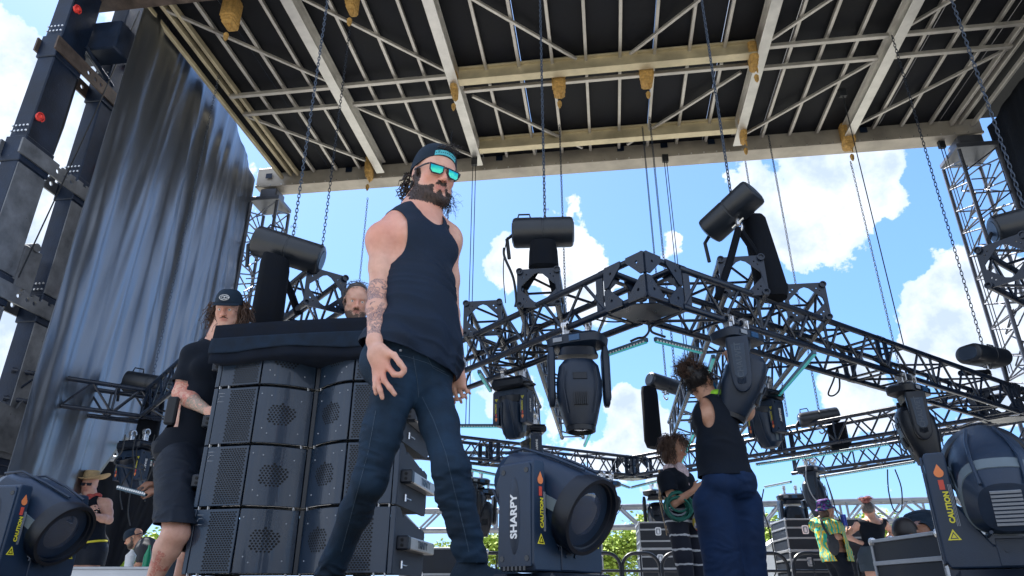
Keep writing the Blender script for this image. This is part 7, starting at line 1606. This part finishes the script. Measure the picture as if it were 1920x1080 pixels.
def p_hips():
    Y = 9.7; J = dict(head=at(1629, 957, Y), neck=at(1633, 974, Y), shL=at(1611, 984, Y), shR=at(1657, 981, Y+.05), elL=at(1585, 1004, Y+.12), wrL=at(1611, 1017, Y-.0), elR=at(1675, 998, Y+.12), wrR=at(1660, 1014, Y), pel=at(1640, 1036, Y), hipL=at(1629, 1046, Y), hipR=at(1653, 1046, Y), fwd=(.15, .98, 0))
    for q in ('L', 'R'): J['kn'+q] = zz(J['hip'+q], .47); J['an'+q] = zz(J['hip'+q], .09)
    hd = {'L': ((.9, .1, -.2), (0, .5, -.5), (0, 0, 1), (.3, .3, .3, .3), .3), 'R': ((-.9, .1, -.2), (0, .5, -.5), (0, 0, 1), (.3, .3, .3, .3), .3)}
    root, S, A, g, EP, E3, T = mk('woman seen from behind with hands on hips, black camisole and red bun', J, (.6, .78, .15), (0, 0, 1), 'skin_light', .98, 1.0, True, hands=hd, eyes_=False, h=.011)
    torso_garment(root, S, A, g, T, 'tee_black', J['pel'][2]-.0, 0, .009, .01, 'camisole', neck=(.16, .17, .16)); leg_garment(root, S, A, g, 'shorts_grey', J['pel'][2]+.07, J['pel'][2]-.23, .014, .01, 'shorts', .02)
    mb = MB(); L_, Fw, up = A
    for q in (-1, 1): mb.path([Vector(N3(J['neck'])+L_*(q*.08)-Fw*.10-up*.13), Vector(N3(J['neck'])+L_*(q*.09)-Fw*.07-up*.03), Vector(N3(J['neck'])+L_*(q*.09)+Fw*.03-up*.0)], .008, 5)
    mb.build('straps', 'tee_black', root)
    x, f, u = E3; S2 = SDF(); Qn = lambda a, b, z: N3(EP(a, b, z)); S2.ell(Qn(0, -.02, .04), (.08, .10, .088), (x, f, u), .02); V, Fq = sdf_mesh(S2.p, .011); a, b, z = local(V, N3(J['head']), x, f, u); Tt = np.concatenate([Fq[:, [0, 1, 2]], Fq[:, [0, 2, 3]]]); V2, T2 = clip_mesh(V, Tt, np.where(z > .08, .02, .03-b)); hb_ = np_obj('hair', V2, T2, 'hair_grey', root)
    S2 = SDF(); S2.ell(Qn(0, -.05, .13), (.055, .06, .045), (x, f, u), .02); V, Fq = sdf_mesh(S2.p, .01); wv = wrinkle([((1, .3, 1), 90, .7)], .008, 6); V = V+vnormals(V, Fq)*wv(V)[:, None]; np_obj('bun', V, Fq, 'hair_red', hb_); strands('bun_wisps', hb_, 'hair_red', [(EP(math.cos(q)*.04, -.05+math.sin(q)*.04, .15), (EP(math.cos(q), math.sin(q), .8)-EP(0, 0, 0)).normalized()) for q in range(6)], 120, .05, .003, 1., 3, grav=.2, amp=.015)
    mb = MB(); o = at(1651, 1033, Y-.16); mb.box(o, (.02, .012, .05), None, .005); mb.tube(o+Vector((-.02, 0, .02)), o+Vector((-.08, 0, .03)), .008, 6); mb.build('clipped_gloves', 'text_yellow', root)
p_hips()
def p_tie():
    Y = 8.9; J = dict(head=at(1549, 957, Y), neck=at(1548, 977, Y), shR=at(1561, 987, Y-.14), shL=at(1536, 985, Y+.16), elR=at(1568, 1008, Y-.18), wrR=at(1590, 1002, Y-.05), elL=at(1524, 985, Y+.3), wrL=at(1540, 968, Y+.3), pel=at(1572, 1045, Y), hipR=at(1582, 1060, Y-.06), hipL=at(1566, 1060, Y+.1), fwd=(.8, .5, 0))
    for q in ('L', 'R'): J['kn'+q] = zz(J['hip'+q], .47)+N3((.03, 0, 0)); J['an'+q] = zz(J['hip'+q], .09)
    hd = {'R': ((.7, 0, .6), (0, .8, 0), (0, 0, 1), (.9, .9, 1., 1.), .5)}
    root, S, A, g, EP, E3, T = mk('person in tie-dye shirt and purple bucket hat with a crossbody bag', J, (.85, .35, .15), (0, 0, 1), 'skin_tan', 1., 1.0, True, hands=hd, h=.011)
    torso_garment(root, S, A, g, T, 'tie_dye', J['pel'][2]-.05, .6, .014, .01, 'tie_dye_shirt', loose=.05, amp=.008); leg_garment(root, S, A, g, 'tee_black', J['pel'][2]+.05, .12, .007, .01, 'leggings')
    x, f, u = E3; mb = MB(); n = 28; rings = []
    for k, (r_, z_) in enumerate(((.125, .010), (.118, .018), (.088, .045), (.086, .07), (.08, .12), (.05, .135), (.003, .138))): rings.append([EP(r_*.92*math.cos(q), -.01+r_*1.12*math.sin(q), z_-.01*math.cos(q*3)*(k == 0)) for q in [2*math.pi*i/n for i in range(n)]])
    mb.loft(rings); mb.build('bucket_hat', 'bucket_pattern', root, angle=60); S2 = SDF(); S2.ell(N3(EP(0, -.05, -.03)), (.07, .05, .08), (x, f, u), .02); V, Fq = sdf_mesh(S2.p, .012); np_obj('hair', V, Fq, 'hair_brown', root)
    bg_ = thing('crossbody_bag', 'dark crossbody bag on the back of the tie-dye shirt', 'bag', at(1561, 1018, Y-.2)); S5 = SDF(); S5.ell(at(1562, 1020, Y-.17), (.07, .05, .13), None, .02); V, Fq = sdf_mesh(S5.p, .011); np_obj('bag_body', V, Fq, 'tee_grey', bg_); mb = MB(); mb.path([at(1556, 1008, Y-.19), at(1545, 990, Y-.17), at(1538, 972, Y-.05)], .016, 6); mb.build('bag_strap', 'tee_grey', bg_)
    mb = MB(); o = at(1584, 986, Y-.06); mb.tube(o, o+Vector((0, 0, .13)), .034, 14); tag(mb.build('drink_can', mat('can_blue', (.03, .06, .35), .3, .3), org=o), 'blue can held up by the person in tie-dye', 'can')
p_tie()
def p_lean():
    Y = 5.55; J = dict(head=at(1706, 1004, Y-.15), neck=at(1728, 992, Y), shR=at(1738, 1000, Y-.12), shL=at(1742, 985, Y+.22), elR=at(1752, 1052, Y-.2), wrR=at(1725, 1085, Y-.25), elL=at(1745, 1050, Y+.25), wrL=at(1722, 1085, Y+.1), pel=at(1800, 985, Y+.35), hipR=at(1810, 1000, Y+.25), hipL=at(1810, 1000, Y+.5), fwd=(-.4, -.25, -1))
    for q in ('L', 'R'): J['kn'+q] = zz(J['hip'+q], .5)+N3((-.05, 0, 0)); J['an'+q] = zz(J['hip'+q], .09)
    root, S, A, g, EP, E3, T = mk('dark-haired bearded man bending head down over the near flight case', J, (-.25, -.25, -1), (-.9, -.3, .25), 'skin_brown', 1., 1.0, beard=1, hs=1.0, h=.009)
    X = SDF(); X.p = sel(S, 'torso', 'hips'); 
    for q in 'LR': X.cap(g['sh'+q], g['sh'+q]+(g['el'+q]-g['sh'+q])*.7, .065, .062, .03)
    garment('tee', X.p, .008, .012, 'cap_navy', root, lambda V: np.linalg.norm(V-N3(J['head']), axis=1)-.15, wrinkle([((1, .3, .2), 40, .5), ((.3, 1, .2), 34, .5)], .006, 3)); leg_garment(root, S, A, g, 'jeans_dark', J['hipR'][2]-.0, .12)
    x, f, u = E3; S2 = SDF(); Qn = lambda a, b, z: N3(EP(a, b, z)); S2.ell(Qn(0, -.02, .04), (.083, .10, .092), (x, f, u), .02); V, Fq = sdf_mesh(S2.p, .009); a, b, z = local(V, N3(J['head']), x, f, u); Tt = np.concatenate([Fq[:, [0, 1, 2]], Fq[:, [0, 2, 3]]]); V2, T2 = clip_mesh(V, Tt, np.where(z > .07, .02, .02-b)); np_obj('beanie', V2, T2, 'hair_black', root)
p_lean()
def p_hat():
    Y = 8.0; J = dict(head=at(168, 908, Y), neck=at(172, 935, Y), shR=at(150, 947, Y), shL=at(198, 946, Y+.03), elR=at(146, 985, Y), wrR=at(160, 965, Y-.25), elL=at(204, 975, Y+.02), wrL=at(172, 966, Y-.24), pel=at(166, 1025, Y), hipR=at(155, 1035, Y), hipL=at(177, 1035, Y), fwd=(.15, -.98, 0))
    for q in ('L', 'R'): J['kn'+q] = zz(J['hip'+q], .47); J['an'+q] = zz(J['hip'+q], .09)
    hd = {'L': ((-.9, -.1, .2), (0, .8, -.2), (0, 0, 1), (.8, .9, .9, 1.), .5), 'R': ((.6, -.1, .5), (0, .8, -.2), (0, 0, 1), (.8, .9, .9, 1.), .5)}
    root, S, A, g, EP, E3, T = mk('man in a straw cowboy hat, black sleeveless shirt and short shorts at left', J, (.15, -.97, -.12), (0, 0, 1), 'skin_light', 1., 1.05, hands=hd, h=.009, eyes_=False, bulk=1.1)
    torso_garment(root, S, A, g, T, 'tee_black', J['pel'][2]-.03, 0, .012, .009, 'sleeveless_shirt', tank=.09, loose=.01); leg_garment(root, S, A, g, 'shorts_black', J['pel'][2]+.06, J['pel'][2]-.19, .012, .009, 'shorts', .02)
    x, f, u = E3; mb = MB(); n = 36; rings = []
    for r_, z_, k in ((.075, .055, 0), (.12, .050, .3), (.165, .055, 1.), (.185, .062, 1.4), (.184, .067, 1.4), (.16, .062, 1.), (.115, .058, .3), (.088, .062, 0), (.084, .10, 0), (.072, .15, 0), (.045, .155, 0), (.004, .145, 0)):
        rings.append([EP(r_*math.cos(q)*(1.0), -.01+r_*1.15*math.sin(q), z_+.035*k*math.cos(q)**2*1.2) for q in [2*math.pi*i/n for i in range(n)]])
    mb.loft(rings); hat = mb.build('cowboy_hat', 'straw', root, angle=60); mb = MB(); mb.loft([[EP(.0885*math.cos(q), -.01+.0885*1.15*math.sin(q), z_) for q in [2*math.pi*i/n for i in range(n)]] for z_ in (.063, .078)], cap=False); mb.build('hat_band', 'wood', hat)
    gl = MB(); [gl.prism([(-.028, .014), (.028, .016), (.024, -.016), (-.02, -.016)], EP(q*.033, .098, .0), Vector(x), Vector(u), Vector(f), .004) for q in (-1, 1)]; gl.tube(EP(-.01, .1, .005), EP(.01, .1, .005), .003, 6); gl.build('sunglasses', 'glasses_frame', root)
    S3 = SDF(); nk = N3(J['neck']); L_, Fw, up = A; S3.cap(nk+up*.02-L_*.05, nk+up*.02+L_*.05, .05, .05, .03, (tuple(up), .6)); S3.cap(nk+Fw*.07, nk+Fw*.10-up*.08, .04, .012, .03, (tuple(Fw), .5)); V, Fq = sdf_mesh(S3.p, .009, .004); np_obj('bandana', V, Fq, 'bandana_red', root)
    mb = MB(); c = N3(J['pel'])+N3((0, 0, .03)); mb.path([Vector(c+L_*(.17*math.cos(q))+Fw*(.135*math.sin(q))) for q in [k*.33 for k in range(19)]], .012, 6, closed=True); mb.build('yellow_belt', 'text_yellow', root)
    mb = MB()
    for i, (a_, b_) in enumerate(((.06, .30), (.09, .30), (.06, .26), (.10, .255))): p = Vector(c+L_*a_+Fw*.135+up*b_); mb.path([p, p+Vector(L_)*.02+Vector(up)*.012, p+Vector(L_)*.012-Vector(up)*.016], .004, 4)
    mb.build('chest_print', 'text_white', root)
p_hat()
def p_crouch():
    Y = 9.6; J = dict(head=at(251, 1009, Y), neck=at(266, 1018, Y), shR=at(268, 1030, Y-.15), shL=at(276, 1024, Y+.15), elR=at(262, 1056, Y-.15), wrR=at(240, 1080, Y-.15), elL=at(268, 1058, Y+.15), wrL=at(246, 1082, Y+.1), pel=at(300, 1050, Y), hipR=at(303, 1062, Y-.1), hipL=at(303, 1062, Y+.1), fwd=(-.7, 0, -.7))
    for q in ('L', 'R'): J['kn'+q] = zz(J['hip'+q], .45)+N3((-.15, 0, 0)); J['an'+q] = zz(J['hip'+q], .09)+N3((.1, 0, 0))
    root, S, A, g, EP, E3, T = mk('bearded man in dark cap and grey tee bending over at lower left', J, (-.9, -.25, -.35), (-.3, 0, 1), 'skin_tan', 1., 1.0, beard=1, h=.011)
    X = SDF(); X.p = sel(S, 'torso', 'hips')
    for q in 'LR': X.cap(g['sh'+q], g['sh'+q]+(g['el'+q]-g['sh'+q])*.6, .065, .062, .03)
    garment('tee', X.p, .011, .012, 'tee_grey', root, lambda V: np.linalg.norm(V-N3(J['head']), axis=1)-.15, wrinkle([((1, .3, .2), 40, .5)], .006, 3)); leg_garment(root, S, A, g, 'shorts_black', J['hipR'][2], .12)
    x, f, u = E3; cap_shell(root, EP, x, f, u, 'cap_navy', 'cap', .02, yaw=math.pi)
p_crouch()
def p_hidden():
    Y = 6.3; J = dict(head=at(315, 864, Y), neck=at(326, 888, Y), shR=at(322, 905, Y-.15), shL=at(338, 902, Y+.2), elR=at(312, 938, Y-.2), wrR=at(293, 922, Y-.18), elL=at(310, 930, Y+.15), wrL=at(285, 908, Y+.02), pel=at(330, 985, Y), hipR=at(328, 1000, Y-.08), hipL=at(333, 1000, Y+.1), fwd=(-.95, -.3, 0))
    for q in ('L', 'R'): J['kn'+q] = zz(J['hip'+q], .47); J['an'+q] = zz(J['hip'+q], .09)
    hd = {'R': ((-1, 0, .1), (0, .5, -.6), (0, -1, .3), (.8, .9, .9, 1.), .5), 'L': ((-1, 0, 0), (0, .5, -.6), (0, -1, .3), (.8, .9, .9, 1.), .5)}
    root, S, A, g, EP, E3, T = mk('person in dark cap half hidden behind the long-haired man, holding an led bar', J, (-.9, -.4, -.1), (0, 0, 1), 'skin_brown', .95, 1.0, hands=hd, h=.009, eyes_=True)
    torso_garment(root, S, A, g, T, 'tee_grey', J['pel'][2]-.03, .6); leg_garment(root, S, A, g, 'shorts_grey', J['pel'][2]+.05, .15)
    x, f, u = E3; cp, Q = cap_shell(root, EP, x, f, u, 'cap_navy', 'cap', .02); text_mesh('N', .05, Matrix.Translation(-ORG[cp]) @ frame_mtx(EP(.088, .0, .06), (EP(0, -1, 0)-EP(0, 0, 0)), (EP(0, 0, 1)-EP(0, 0, 0))) if True else None, 'cap_letter', 'text_white', cp, .002)
p_hidden()
a_, b_ = at(222, 914, 6.15), at(276, 928, 6.12); t = thing('led_bar', 'dark led bar held in two hands left of the long-haired man', 'led bar', (a_+b_)/2); d_ = (b_-a_).normalized(); s_ = d_.cross(ZZ).normalized()
MB().box((a_+b_)/2, ((b_-a_).length/2, .025, .018), (d_, s_, s_.cross(d_)), .004).build('housing', 'led_housing', t, smooth=False); m = MB()
for i in range(14): m.box(a_+(b_-a_)*((i+.5)/14)+s_*(-.027 if s_.y > 0 else .027)+ZZ*.004, (.007, .002, .008), (d_, s_, s_.cross(d_)))
m.build('diodes', 'text_white', t, smooth=False)
